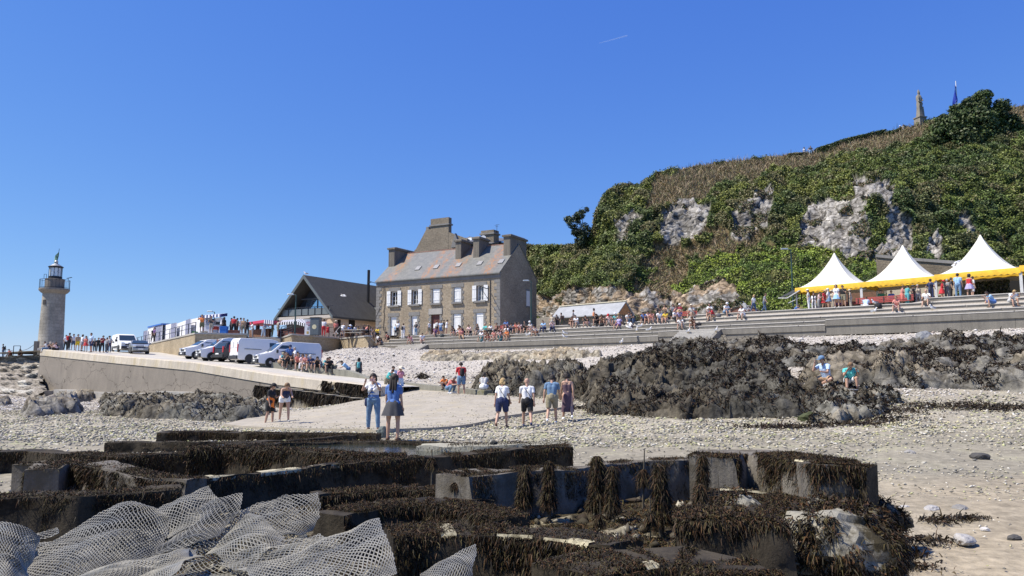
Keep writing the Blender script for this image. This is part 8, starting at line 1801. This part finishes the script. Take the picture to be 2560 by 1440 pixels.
# ---- terrace steps, left to right
W_ = lambda s: dict(where=s)
L1 = 'on the steps near the stone terrace'; L2 = 'on the steps before the old house'; L3 = 'on the steps below the hut'; L4 = 'on the steps below the hill rocks'; L5 = 'on the steps before the tents'
SP = [(943,0,'stand','white','shorts','black',dict(h=.72,hc='brown'),L1),(952,1,'sit2','black','shorts','grey',dict(),L1),(969,2,'sit','darkred','skirt','black',dict(sex='f',sleeve='tank',hat='scarf',hatc='black'),L1),
 (993,3,'stand','white','trousers','black',dict(sex='f',hair='bob',hc='grey',face=20),L1),(1006,2,'stand','lightgrey','trousers','white',dict(sex='f',bag='pack',bagc='darkgrey',face=190,hc='brown'),L1),
 (1028,1,'sit2','pink','skirt','palepink',dict(sex='f',hair='long',hc='fair'),L2),(1053,1,'sit','white','shorts','palepink',dict(hc='dark',face=60),L2),
 (1086,3,'sit2','purple','shorts','palepink',dict(sex='f',hair='bob',hc='brown',face=60),L2),(1136,3,'sit2','black','skirt','palepink',dict(sex='f',hair='bob',hc='dark'),L2),(1151,3,'sit','brown','shorts','cream',dict(sex='f',hc='dark',hair='long'),L2),(1159,3,'sit2','maroon','shorts','black',dict(hc='dark',face=-50),L2),
 (1152,2,'sit3','salmon','trousers','tan',dict(hc='brown',face=50),L2),(1175,3,'sit','palepink','shorts','black',dict(hc='dark'),L2),(1195,3,'sit4','black','skirt','lightgrey',dict(sex='f',hair='long',hc='brown'),L2),
 (1206,1,'sit','white','shorts','teal',dict(hc='grey'),L2),(1221,1,'sit2','brown','shorts','salmon',dict(hc='brown',sex='f'),L2),(1237,1,'sit','salmon','skirt','palepink',dict(sex='f',hair='bob',hc='grey'),L2),(1252,1,'sit2','palepink','shorts','teal',dict(sex='f',hair='bob',hc='brown'),L2),(1270,1,'sit','orange','shorts','tan',dict(sex='f',hc='fair'),L2),
 (1214,3,'sit4','turquoise','shorts','khaki',dict(hc='bald'),L2),(1229,3,'sit','white','trousers','black',dict(sex='f',hair='bob',hc='blond'),L2),(1245,3,'sit4','brown','trousers','black',dict(hc='dark',face=-40),L2),(1253,2,'sit','maroon','shorts','brown',dict(sex='f',sleeve='tank',hc='dark'),L2),(1269,2,'sit','white','shorts','lightgrey',dict(hc='bald'),L2),
 (1268,4,'sit','blue','shorts','navy',dict(hc='dark'),L2),(1284,3,'sit2','grey','trousers','navy',dict(hc='dark'),L2),(1293,3,'sit','coral','shorts','tan',dict(sex='f',hair='bob',hc='dark'),L3),(1304,3,'sit2','palepink','shorts','salmon',dict(sex='f',hc='brown'),L3),(1314,3,'sit4','black','shorts','black',dict(hc='dark'),L3),
 (1329,3,'sit','lightgrey','shorts','palepink',dict(sex='f',hat='scarf',hatc='white'),L3),(1341,2,'sit2','white','brief','orange',dict(sex='f',sleeve='tank',hair='tail',hc='dark'),L3),(1362,3,'sit','lightblue','trousers','navy',dict(hc='dark'),L3),(1382,3,'sit2','palepink','trousers','navy',dict(hc='grey',face=30,bag='pack',bagc='lightblue'),L3),
 (1425,4,'sit2','brown','brief','black',dict(sex='f',hair='tail',hc='dark',face=70),L3),(1444,4,'sit','white','shorts','grey',dict(hc='dark'),L3),(1471,4,'sit2','black','shorts','palepink',dict(hc='dark'),L3),(1486,3,'stand','orange','brief','black',dict(sex='f',sleeve='tank',hair='bun',hc='dark',face=130,h=.97),L3),(1499,4,'sit','black','trousers','black',dict(sex='f',hair='long',hc='dark',face=-20),L3),(1510,4,'sit2','tan','brief','black',dict(sex='f',sleeve='tank',hair='long',hc='brown',face=10),L3),
 (1527,4,'sit2','palepink','shorts','white',dict(hat='cap',hatc='red',face=10),L3),(1544,4,'sit','teal','shorts','lightgrey',dict(hat='scarf',hatc='white'),L3),(1555,4,'sit2','tan','shorts','tan',dict(sex='f',hair='long',hc='blond'),L3),(1549,3,'sit3','lilac','shorts','purple',dict(sex='f',hc='brown'),L3),(1573,4,'sit','white','shorts','khaki',dict(hc='dark',face=40),L3),(1586,4,'sit2','darkgrey','trousers','jeans',dict(hc='dark'),L3),
 (1616,4,'sit2','blue','shorts','navy',dict(hc='dark'),L4),(1626,4,'sit','palepink','brief','pink',dict(sex='f',hair='tail',hc='dark'),L4),(1636,4,'sit2','salmon','shorts','palepink',dict(sex='f',hc='brown'),L4),(1652,4,'sit','white','shorts','denim',dict(hc='dark',face=30),L4),(1669,4,'sit','yellow','shorts','palepink',dict(hc='dark',h=.9),L4),(1689,4,'sit','white','trousers','black',dict(hc='dark',face=60),L4),(1698,5,'sit','salmon','shorts','palepink',dict(sex='f',hair='bob',hc='brown'),L4),
 (1705,4,'sit2','lilac','shorts','palepink',dict(sex='f',hat='sun',hatc='tan',face=10),L4),(1735,5,'sit4','lightgrey','shorts','beige',dict(hat='sun',hatc='cream'),L4),(1708,2,'sit2','white','shorts','lightgrey',dict(hc='brown'),L4),(1739,2,'sit2','brown','brief','black',dict(sex='f',hair='long',hc='brown'),L4),
 (1779,5,'sit4','white','skirt','darkred',dict(sex='f',hair='bob',hc='dark',face=20),L4),(1790,4,'sit2','red','shorts','tan',dict(sex='f',hair='bob',hc='fair',face=-40),L4),(1818,5,'sit','white','shorts','denim',dict(hat='scarf',hatc='white',face=60),L4),(1863,4,'sit','white','skirt','white',dict(sex='f',hair='short',hc='brown',face=-10),L4),
 (2253,4,'sit','salmon','shorts','palepink',dict(hc='fair',sex='f'),L5),(2329,5,'sit4','white','shorts','beige',dict(hc='bald'),L5),(2498,4,'sit2','lightblue','dress','blue',dict(sex='f',hair='bob',hc='dark',face=-60),L5),(2541,4,'sit2','white','shorts','lightgrey',dict(hc='blond',face=40),L5)]
for px, k, pose, top, bot, bc, kw, wh in SP: onstep(px, k, pose=pose, top=top, bottom=bot, bc=bc, where=wh, **kw)
# ---- promenade, standing
L6 = 'in front of the old house'; L7 = 'at the railing by the hut'; L8 = 'on the promenade by the rocks'; L9 = 'under the leftmost tent'; L10 = 'under the middle tent'; L11 = 'under the tallest tent'
PP = [(988,4.3,'stand','lightblue','trousers','darkgrey',dict(hc='brown',face=40),L6),(1038,3.0,'hips','darkgrey','trousers','denim',dict(hat='cap',hatc='cream'),L6),(1071,2.8,'walk','white','shorts','khaki',dict(hc='grey',face=110),L6),(1090,2.8,'stand','lightgrey','shorts','black',dict(hc='brown',face=170),L6),(1101,3.6,'stand','paleblue','shorts','blue',dict(hc='dark',face=20),L6),(1108,3.4,'stand','darkgrey','shorts','khaki',dict(hc='dark',face=120,h=1.05),L6),(1115,2.8,'eat','white','brief','white',dict(sex='f',hair='tail',hc='dark',face=130),L6),
 (1381,4.6,'hips','beige','trousers','grey',dict(hat='sun',hatc='cream'),L7),(1394,5.0,'phone','black','trousers','black',dict(hc='dark',h=.95),L7),(1405,4.8,'stand','brown','shorts','olive',dict(hc='dark',bag='pack',bagc='brown',face=-60),L7),(1434,4.6,'stand','grey','shorts','darkgrey',dict(hc='dark',face=120,h=1.05),L7),
 (1650,5.5,'eat','black','shorts','black',dict(hc='fair',face=20),L8),(1667,5.2,'eat','tan','shorts','darkgrey',dict(sex='f',sleeve='tank',hair='long',hc='dark'),L8),(1686,5.2,'eat','grey','shorts','black',dict(hc='dark',face=30),L8),(1704,6.5,'stand','darkred','trousers','darkred',dict(hat='scarf',hatc='white',h=1.05),L8),(1890,5.0,'walk','white','trousers','jeans',dict(sex='f',hair='bob',hc='blond',face=80,h=.97),L8),(1918,5.4,'walk2','grey','trousers','jeans',dict(hc='brown',face=100,h=1.03,bag='strap',bagc='darkgrey'),L8),
 (1992,6.8,'sit2','blue','trousers','navy',dict(hc='dark',face=90),L9),(2030,5.0,'stand','lightgrey','trousers','white',dict(hat='cap',hatc='white',face=-70,h=1.03),L9),(2043,6.0,'stand','white','trousers','white',dict(sex='f',hair='bob',hc='dark',face=20,h=.9),L9),(2056,5.6,'eat','palepink','trousers','grey',dict(hc='dark',sex='f',face=90,h=.92),L9),(2069,5.8,'phone','red','skirt','red',dict(sex='f',hair='bob',hc='brown',hat='sun',hatc='tan',face=80),L9),(2081,4.9,'stand','white','skirt','denim',dict(sex='f',hair='bob',hc='grey',hat='cap',hatc='white',face=-90,bag='strap',bagc='navy'),L9),(2090,5.6,'stand','beige','trousers','beige',dict(sex='f',hat='cap',hatc='cream',face=-40,h=.95),L9),
 (2101,3.5,'stand','white','skirt','lightblue',dict(sex='f',hair='bob',hc='brown',h=1.06),L9),(2118,3.6,'phone','black','shorts','khaki',dict(hc='dark',h=1.02),L9),(2136,5.6,'stand','beige','trousers','beige',dict(hat='cap',hatc='cream',face=-80,h=.92),L9),
 (2174,4.4,'sit','paleblue','shorts','white',dict(hc='brown',face=185),L10),(2214,9.0,'stand','green','trousers','black',dict(hc='dark',face=10),L10),(2240,9.0,'stand','blue','trousers','black',dict(hc='dark',h=.95),L10),(2267,6.2,'eat','salmon','shorts','coral',dict(sex='f',hc='brown',face=110),L10),(2280,6.0,'eat','teal','trousers','teal',dict(sex='f',hair='bob',hc='brown',hat='sun',hatc='yellow',face=140),L10),(2295,6.8,'stand','black','trousers','black',dict(hat='scarf',hatc='darkgrey',face=90),L10),(2307,7.0,'stand','beige','trousers','grey',dict(sex='f',hc='grey',face=30),L10),
 (2341,5.8,'hips','navy','trousers','navy',dict(hc='dark',face=150,h=1.04),L10),(2369,6.8,'eat','red','skirt','red',dict(sex='f',hair='bob',hc='fair',hat='sun',hatc='red',face=100,h=.95),L11),(2382,7.2,'stand','grey','trousers','grey',dict(hc='grey',face=150),L11),(2392,6.6,'stand','darkgrey','trousers','black',dict(hc='brown',face=100),L11),(2410,5.6,'stand','lightblue','trousers','denim',dict(hc='dark',face=175,h=1.1),L11),(2439,5.8,'stand','red','skirt','lilac',dict(sex='f',sleeve='tank',hair='bob',hc='dark',hat='cap',hatc='darkgrey',face=170,h=1.05),L11),(2447,6.8,'stand','white','shorts','white',dict(hc='dark',face=120),L11)]
for px, n_, pose, top, bot, bc, kw, wh in PP: onprom(px, n_, pose=pose, top=top, bottom=bot, bc=bc, where=wh, **kw)
# ---- the raised stone terrace
LA = 'on the terrace by the striped booths'; LB = 'at the stalls above the terrace stairs'; LC = 'on the terrace under the gabled building'; LD = 'at the picnic tables'
TPp = [(377,93.5,'phone','darkgrey','trousers','black',dict(hc='dark',face=60),LA),(381,92,'stand','purple','trousers','black',dict(sex='f',hair='bob',hc='brown',face=-40),LA),(499,74,'photo','orange','shorts','olive',dict(hc='brown',h=1.06),LA),(523,74.5,'eat','darkgrey','shorts','beige',dict(sex='m',hc='brown'),LA),(554,75.8,'stand','black','trousers','black',dict(sex='f',hair='long',hc='dark',face=170),LA),
 (579,75.5,'stand','red','trousers','black',dict(hc='dark',face=180,h=1.04),LB),(587,77,'stand','darkgrey','trousers','black',dict(hc='dark',face=150),LB),(572,77,'stand','brown','trousers','darkgrey',dict(hc='dark',face=100),LB),(597,76.2,'stand','white','trousers','lightgrey',dict(hc='dark',face=-100,h=.98),LB),(604,76,'stand','tan','shorts','khaki',dict(hc='brown',h=.95),LB),(613,79,'stand','black','trousers','black',dict(hc='dark',face=40),LB),(627,82.5,'eat','white','trousers','grey',dict(hc='dark',face=-60),LB),(655,82,'bend2','paleblue','trousers','paleblue',dict(hc='bald',face=60,h=1.05),LB),(677,82,'stand','olive','trousers','olive',dict(hc='brown',face=130),LB),(691,79.5,'hips','beige','shorts','khaki',dict(hc='dark',face=120),LB),(640,84,'stand','darkgrey','trousers','black',dict(hc='dark',sex='f',hair='long'),LB),
 (773,80.5,'stand','lightblue','trousers','teal',dict(hc='brown',face=180,h=1.08),LC),(789,78.6,'stand','white','dress','paleblue',dict(sex='f',hair='bob',hc='dark',face=170),LC),(806,79.5,'stand','white','trousers','red',dict(sex='m',hc='dark',face=175,h=1.05),LC),(816,80,'stand','red','shorts','red',dict(hc='dark',h=.7,face=180),LC),(836,80.8,'stand','coral','shorts','brown',dict(hat='sun',hatc='cream',face=180),LC),(852,82.3,'bend2','white','brief','white',dict(sex='f',hair='bob',hc='fair',face=170),LC),
 (868,81,'sit','blue','shorts','navy',dict(hat='sun',hatc='white',face=60,dz=.44),LD),(881,81,'sit','white','shorts','grey',dict(hc='fair',face=80,dz=.44),LD),(891,81.5,'sit2','yellow','shorts','khaki',dict(hc='fair',h=.8,face=50,dz=.44),LD),(903,80.5,'sit','darkgrey','shorts','black',dict(sex='f',hair='bob',hc='brown',face=60,dz=.44),LD),(911,80.2,'sit','salmon','shorts','black',dict(sex='f',hair='long',hc='fair',face=120,dz=.44),LD),(926,84.5,'sit4','palepink','shorts','grey',dict(hc='brown',face=40,dz=.44),LD),(935,84.5,'sit','tan','shorts','grey',dict(hc='fair',face=-60,dz=.44),LD),(943,84.8,'sit4','yellow','trousers','black',dict(hc='grey',face=-30,dz=.44),LD)]
for px, D, pose, top, bot, bc, kw, wh in TPp: onter(px, D, pose=pose, top=top, bottom=bot, bc=bc, where=wh, **kw)
# ---- along the jetty top and breakwater at the left
def onjet(px, n_=1.5, dz=0.0, zabs=None, **kw):
 t_ = q_t(px, n_); p = Q(t_, n_, qz(t_) if zabs is None else zabs); face = kw.pop('face', 0); return person((p.x, p.y, p.z + .02 + dz), math.pi + R(face), group='people on the jetty by the lighthouse', **kw)
LJ = 'on the jetty right of the lighthouse'; LK = 'at the far left end of the breakwater'
JP = [(3,4.2,'stand','darkgrey','trousers','jeans',dict(hc='dark',bag='pack',bagc='black',face=-60,zabs=2.45),LK),(23,3.1,'sit','red','shorts','palepink',dict(hc='dark',zabs=2.47,face=-20),LK),(48,3.1,'sit2','brown','shorts','palepink',dict(hc='dark',sex='f',hair='long',zabs=2.47,face=20),LK),
 (114,.6,'sit','white','trousers','denim',dict(hc='dark',bag='pack',bagc='navy',face=-60),LJ),(121,.9,'sit2','tan','trousers','grey',dict(hc='brown',hat='cap',hatc='beige',face=30),LJ),(131,.6,'sit','black','trousers','black',dict(hc='dark',face=60),LJ),(139,.7,'sit2','palepink','trousers','black',dict(hc='bald',face=-70),LJ),
 (159,3.5,'stand','white','trousers','black',dict(hc='dark',face=60),LJ),(167,2.5,'stand','darkgrey','trousers','black',dict(hc='dark',bag='pack',bagc='red',face=160,h=1.06),LJ),(178,3.0,'stand','white','shorts','jeans',dict(hc='dark',face=40),LJ),(189,2.6,'stand','tan','shorts','yellow',dict(hc='brown',face=50),LJ),(200,2.4,'stand','white','skirt','grey',dict(sex='f',hair='bob',hc='brown',face=150),LJ),(210,2.4,'stand','coral','skirt','red',dict(sex='f',hair='long',hc='dark',h=.92),LJ),(223,1.8,'stand','paleblue','shorts','navy',dict(hc='dark',face=-30,h=1.12),LJ),(232,3.4,'stand','darkgrey','trousers','black',dict(hc='dark',h=.8),LJ),(241,3.2,'stand','black','trousers','black',dict(hc='dark',face=40,h=.85),LJ),(251,3.0,'eat','darkred','trousers','black',dict(hc='dark',face=60,h=1.0),LJ),(262,2.6,'stand','grey','trousers','darkgrey',dict(hc='dark',face=150,h=.9),LJ),(269,4,'stand','lightgrey','trousers','navy',dict(hc='dark',hat='cap',hatc='black',h=.98),LJ)]
for px, n_, pose, top, bot, bc, kw, wh in JP: onjet(px, n_, pose=pose, top=top, bottom=bot, bc=bc, where=wh, **kw)
# ---- labels: make each one single out its person
from collections import defaultdict
def clean(l):
 wds = l.replace(',', ' ,').split(); out = [x for x in wds]; return ' '.join(out).replace(' ,', ',')
seen = defaultdict(list)
for it in ALLP: seen[it[1]].append(it)
cx_ = lambda o: o.location.x / o.location.y
for k, its in seen.items():
 if len(its) > 1:
  its.sort(key=lambda i: cx_(i[0]))
  for j, it in enumerate(its):
   it[1] = k + (', ' + ['leftmost', 'middle', 'rightmost'][(0 if j == 0 else 2 if j == len(its) - 1 else 1)] + ' such')
import re
for o, l in ALLP:
 for u_, v_ in (('jeans trousers', 'jeans'), ('denim trousers', 'jeans'), ('jeans shorts', 'denim shorts'), ('head scarf', 'hat'), (' dress skirt', ' dress'), ('standing hands on hips', 'standing'), (', leftmost such', ', left of two alike'), (', rightmost such', ', right of two alike')): l = l.replace(u_, v_)
 if len(l.split()) > 16: l = l.replace(' top and ', ' top, ').replace('standing and eating', 'eating')
 if len(l.split()) > 16: l = l.replace(' the ', ' ')
 if len(l.split()) > 16: l = re.sub(r'(with [a-z ]+?(?:hat|cap|backpack)), \w+( hunched| looking down)?', r'\1', l)
 if len(l.split()) > 16: l = re.sub(r' top, [a-z ]+? (shorts|trousers|skirt|jeans)', ' top', l)
 if len(l.split()) > 16: print('LONG', l)
 o['label'] = l
# ---- props held or worn by the near figures
def held(parent_label, name, build, mat):
 pass
tv_ = [o for o, l in ALLP if 'photographing' in l][0]
t = thing('smartphone', 'pink cased phone held up by the photographing woman', 'phone', tv_.matrix_world.translation if False else tuple(Vector(tv_.location) + Vector((.02, -.38, 1.52)))); MB().box((0, 0, 0), (.16, .012, .08)).build('case', plain('pink case', (.62, .36, .32), .5), t, bevel=.004); MB().box((0, -.008, 0), (.02, .006, .02)).build('camera_lens', black, t)
for lbl, nm, bands, y_ in (('photographing', 'stripe', ((1.28, .05), (1.17, .06), (1.06, .06)), 0),):
 for z, h_ in bands:
  vs = []; n = 24
  for q in (z - h_ / 2, z + h_ / 2):
   for k in range(n): a = 2 * math.pi * k / n; rx = .178 if q > 1.15 else .165; vs.append((rx * math.cos(a), .128 * math.sin(a) + .01, q))
  MB().add(vs, [(k, (k + 1) % n, n + (k + 1) % n, n + k) for k in range(n)]).build('blue_stripe', cloth(CO['blue']), tv_, smooth=True)
ow_ = [o for o, l in ALLP if 'orange cloth' in l][0]; r = np.random.default_rng(3)
V = []; 
for i in range(8):
 for j in range(7): a = -1.2 + 3.4 * j / 6; rr_ = .17 + .02 * i / 7 + .02 * math.sin(3 * a + i); V.append((rr_ * math.cos(a), rr_ * .85 * math.sin(a), 1.16 - .055 * i - .03 * abs(j - 3)))
MB().add(V, [tuple(f) for f in grid_faces(8, 7)]).build('orange_cloth', cloth((.85, .22, .03)), ow_, smooth=True)
# bags on the ground
def bag(label, p, sx, sy, sz_, c, seed, name='bag', rz=0.0):
 bm = bmesh.new(); bmesh.ops.create_icosphere(bm, subdivisions=3, radius=1)
 for v in bm.verts: n_ = 1 + .12 * math.sin(5 * v.co.x + seed) * math.cos(4 * v.co.z); v.co = Vector((v.co.x * sx * n_, v.co.y * sy * n_, (max(v.co.z, -.75) + .75) * sz_ * (1 if v.co.z < .3 else .95)))
 root = thing(name, label, 'bag', p, rz); me = bpy.data.meshes.new('body'); bm.to_mesh(me); bm.free(); me.materials.append(cloth(c)); me.polygons.foreach_set('use_smooth', [True] * len(me.polygons)); o = bpy.data.objects.new('body', me); COL.objects.link(o); o.parent = root
 MB().path([(-sx * .4, 0, sz_ * 1.6), (-sx * .2, 0, sz_ * 1.95), (sx * .2, 0, sz_ * 1.95), (sx * .4, 0, sz_ * 1.6)], .015, 5).build('handle', black, root)
def sbag(px, k, label, c, s=.2, seed=1): n_ = .62 * k + .3; p = TP(TU(px, n_), n_, ZK(k)); bag(label, p, s, s * .7, s, c, seed)
sbag(2205, 4, 'big black backpack standing alone on the steps left of the salmon clad person', (.02, .02, .022), .3, 2)
sbag(1205, 0, 'dark teal bag at the feet of the person in white shirt', (.03, .09, .11), .22, 3); sbag(1252, 0, 'dark teal bag at the feet of the person in pale pink', (.03, .09, .11), .2, 4)
sbag(1506, 3, 'black bag on the steps behind the person in orange tank top', (.02, .02, .02), .24, 5); sbag(1752, 2, 'flat black bag right of the long haired person on the lower steps', (.02, .02, .025), .2, 6)
sbag(1802, 4, 'black and white bag right of the person in red', (.12, .12, .13), .22, 7); sbag(1579, 2, 'grey brown bag on the steps between the gulls', (.12, .10, .10), .25, 8); sbag(1104, 2, 'dark grey bag on the steps before the brown door', (.06, .07, .07), .25, 9)
sbag(1674, 4, 'dark bag right of the child in yellow', (.03, .03, .04), .18, 10)
q = P(2040, 967, 29.8); bag('white and dark rucksack beside the man in pale blue on the rocks', q, .17, .14, .16, (.5, .5, .54), 11)
mb = MB(); q = P(2085, 972, 29.6); mb.box((q.x, q.y, q.z), (1.5, .8, .03), Euler((.02, .03, .1)).to_matrix()); tag(mb.build('picnic_blanket', cloth((.72, .68, .60))), 'pale blanket spread under the two people seated on the rocks', 'blanket')
# pushchair
def pushchair(label, loc, rz, c1, c2):
 t = thing('pushchair', label, 'pushchair', loc, rz, 'pushchairs'); fm = cloth(c1); cm = cloth(c2)
 for x, y in ((-.28, .35), (.28, .35), (-.28, -.3), (.28, -.3)): MB().lathe([(.05, -.02), (.13, -.02), (.13, .02), (.05, .02)], 14, (x, y, .13), Euler((0, R(90), 0)).to_matrix()).build('wheel', rub, t)
 for s in (-1, 1): MB().path([(s * .28, .35, .13), (s * .26, .0, .55), (s * .25, -.55, 1.02)], .02).path([(s * .28, -.3, .13), (s * .26, .0, .55)], .02).build('frame', fm, t)
 MB().tube((-.25, -.55, 1.02), (.25, -.55, 1.02), .025).build('handlebar', black, t); MB().box((0, .02, .42), (.42, .4, .08)).box((0, -.2, .68), (.42, .08, .5), Euler((.3, 0, 0)).to_matrix()).build('seat', cm, t, bevel=.03)
x, y = XY(842, 79.6); pushchair('white framed pushchair below the person in the straw hat on the terrace', (x, y, ZT + .02), R(60), (.75, .75, .75), (.03, .03, .035))
u = TU(1873, 4.8); p = TP(u, 4.8, prom_z(u)); pushchair('white pushchair before the fair haired person in white and jeans', p, R(-70), (.8, .8, .8), (.5, .5, .5))
# GULLS
gw = plain('gull white', (.80, .80, .80), .7, var=.03); gg_ = plain('gull grey back', (.36, .38, .41), .7); gy_ = plain('gull bill', (.65, .42, .05), .5)
def gull_standing(label, loc, rz, s=1.0):
 t = thing('gull', label, 'gull', loc, rz, 'gulls standing on the steps'); t.scale = (s,) * 3; bm = bmesh.new()
 capsule_mesh(bm, Vector((0, -.12, .20)), Vector((0, .08, .25)), .075, .085, 12); capsule_mesh(bm, Vector((0, .12, .28)), Vector((0, .17, .38)), .055, .045, 10); capsule_mesh(bm, Vector((0, .18, .40)), Vector((0, .20, .405)), .048, .044, 10); capsule_mesh(bm, Vector((0, -.14, .19)), Vector((0, -.26, .16)), .05, .02, 10)
 me = bpy.data.meshes.new('body'); bm.to_mesh(me); bm.free(); tmp = bpy.data.objects.new('tmp', me); COL.objects.link(tmp); rm = tmp.modifiers.new('r', 'REMESH'); rm.mode = 'VOXEL'; rm.voxel_size = .015; m2 = bpy.data.meshes.new_from_object(tmp.evaluated_get(bpy.context.evaluated_depsgraph_get())); bpy.data.objects.remove(tmp); m2.materials.clear(); m2.materials.append(gw); m2.polygons.foreach_set('use_smooth', [True] * len(m2.polygons)); m2.name = 'body'
 o = bpy.data.objects.new('body', m2); COL.objects.link(o); o.parent = t
 for sd in (-1, 1):
  V = [(sd * .075, .10, .29), (sd * .088, .0, .30), (sd * .08, -.14, .27), (sd * .03, -.34, .21), (sd * .085, -.1, .20), (sd * .09, .04, .22)]; MB().prism(V, (0, 0, 0), (sd * .012, 0, 0.004)).build('wing', gg_, t); MB().tube((sd * .035, .0, .17), (sd * .035, .02, 0), .008, n=5).build('leg', gy_, t)
 MB().tube((0, .235, .40), (0, .30, .385), .014, .006, 6).build('bill', gy_, t); return t
g0 = gull_standing('gull on the lowest step below the house right of the seated five', (0, 0, 0), 0)
GL_ = [(1321, 1, 60, 'gull on the second step right of the seated row of five people'), (1413, 1, -80, 'gull on the lower steps below the metal railing by the hut'), (1412, 0, -80, 'gull bending on the ledge under the gull below the metal railing'), (1602, 2, 80, 'gull standing behind the flying gulls on the steps'), (1594, 1, 0, 'gull standing on the low step between the bag and the ledge end'), (1625, 1, 70, 'gull just left of where the ledge jumps up'), (1794, 2, 10, 'gull on the lower steps above the right side of the beach stairs'), (1724, 1, 20, 'gull on the pale beach stairs below the seated pair'), (2101 + 95, 6, -75, 'gull on the promenade edge before the long red bench'), (2342, 3, -70, 'white gull on the steps below the balding person in white'), (2194, 3, 30, 'small gull on the steps below the big black backpack')]
for i, (px, k, rz, lab) in enumerate(GL_):
 g = g0 if i == 0 else copy_tree(g0); n_ = .62 * k + .25 if k < 6 else 3.6; z = ZK(k) if k < 6 else prom_z(TU(px, 3.6)) + .02; p = TP(TU(px, n_), n_, z)
 if 'beach stairs' in lab: p = TP(TU(px, -.8), -.8, ZK(1) - .1 - .28 + .0)
 g.location = p; g.rotation_euler.z = math.pi + R(rz); g['label'] = lab; g.scale = (1.1,) * 3
g = copy_tree(g0); g.location = P(1554, 862, 59); g['label'] = 'gull perched on the grey rocks just below the sea wall'; g['group'] = 'gulls off the steps'; g.rotation_euler.z = R(200)
def gull_fly(label, loc, rz, roll, s=1.0, bend=.25):
 t = thing('flying_gull', label, 'gull', loc, 0, 'gulls in flight'); t.rotation_euler = Euler((roll, 0, rz)); t.scale = (s,) * 3; bm = bmesh.new()
 capsule_mesh(bm, Vector((0, -.14, 0)), Vector((0, .14, .01)), .05, .065, 12); capsule_mesh(bm, Vector((0, .17, .015)), Vector((0, .24, .02)), .045, .035, 10); capsule_mesh(bm, Vector((0, -.16, 0)), Vector((0, -.30, 0)), .04, .015, 8)
 me = bpy.data.meshes.new('body'); bm.to_mesh(me); bm.free(); me.materials.append(gw); me.polygons.foreach_set('use_smooth', [True] * len(me.polygons)); o = bpy.data.objects.new('body', me); COL.objects.link(o); o.parent = t
 for sd in (-1, 1):
  V = [(0, .09, .03), (sd * .30, .14, .03 + bend), (sd * .68, -.02, .03 + bend * .7), (sd * .30, -.03, .02 + bend), (0, -.09, .02)]; MB().prism(V, (0, 0, 0), (0, 0, .012)).build('wing', gw, t); V = [(sd * .60, .02, .03 + bend * .78), (sd * .74, -.06, .03 + bend * .62), (sd * .60, -.01, .025 + bend * .78)]; MB().prism(V, (0, 0, 0), (0, 0, .016)).build('wing_tip', black, t)
 MB().tube((0, .27, .02), (0, .33, .01), .012, .005, 6).build('bill', gy_, t)
gull_fly('white gull gliding in front of the black roof of the gabled building', P(858, 740, 70), R(80), .1, 1.0, .12)
gull_fly('large gull flying before the left flank of the tallest tent', P(2393, 655, 55), R(100), R(-25), 1.1, -.28)
gull_fly('gull with raised wings landing on the steps above the grey brown bag', P(1572, 818, 67), R(60), .3, 1.1, .35)
g = copy_tree(g0); g.location = P(765, 689, 87.5); g['label'] = 'gull perched on the ridge tip of the black gabled roof'; g['group'] = 'gulls off the steps'; g.rotation_euler.z = R(90)
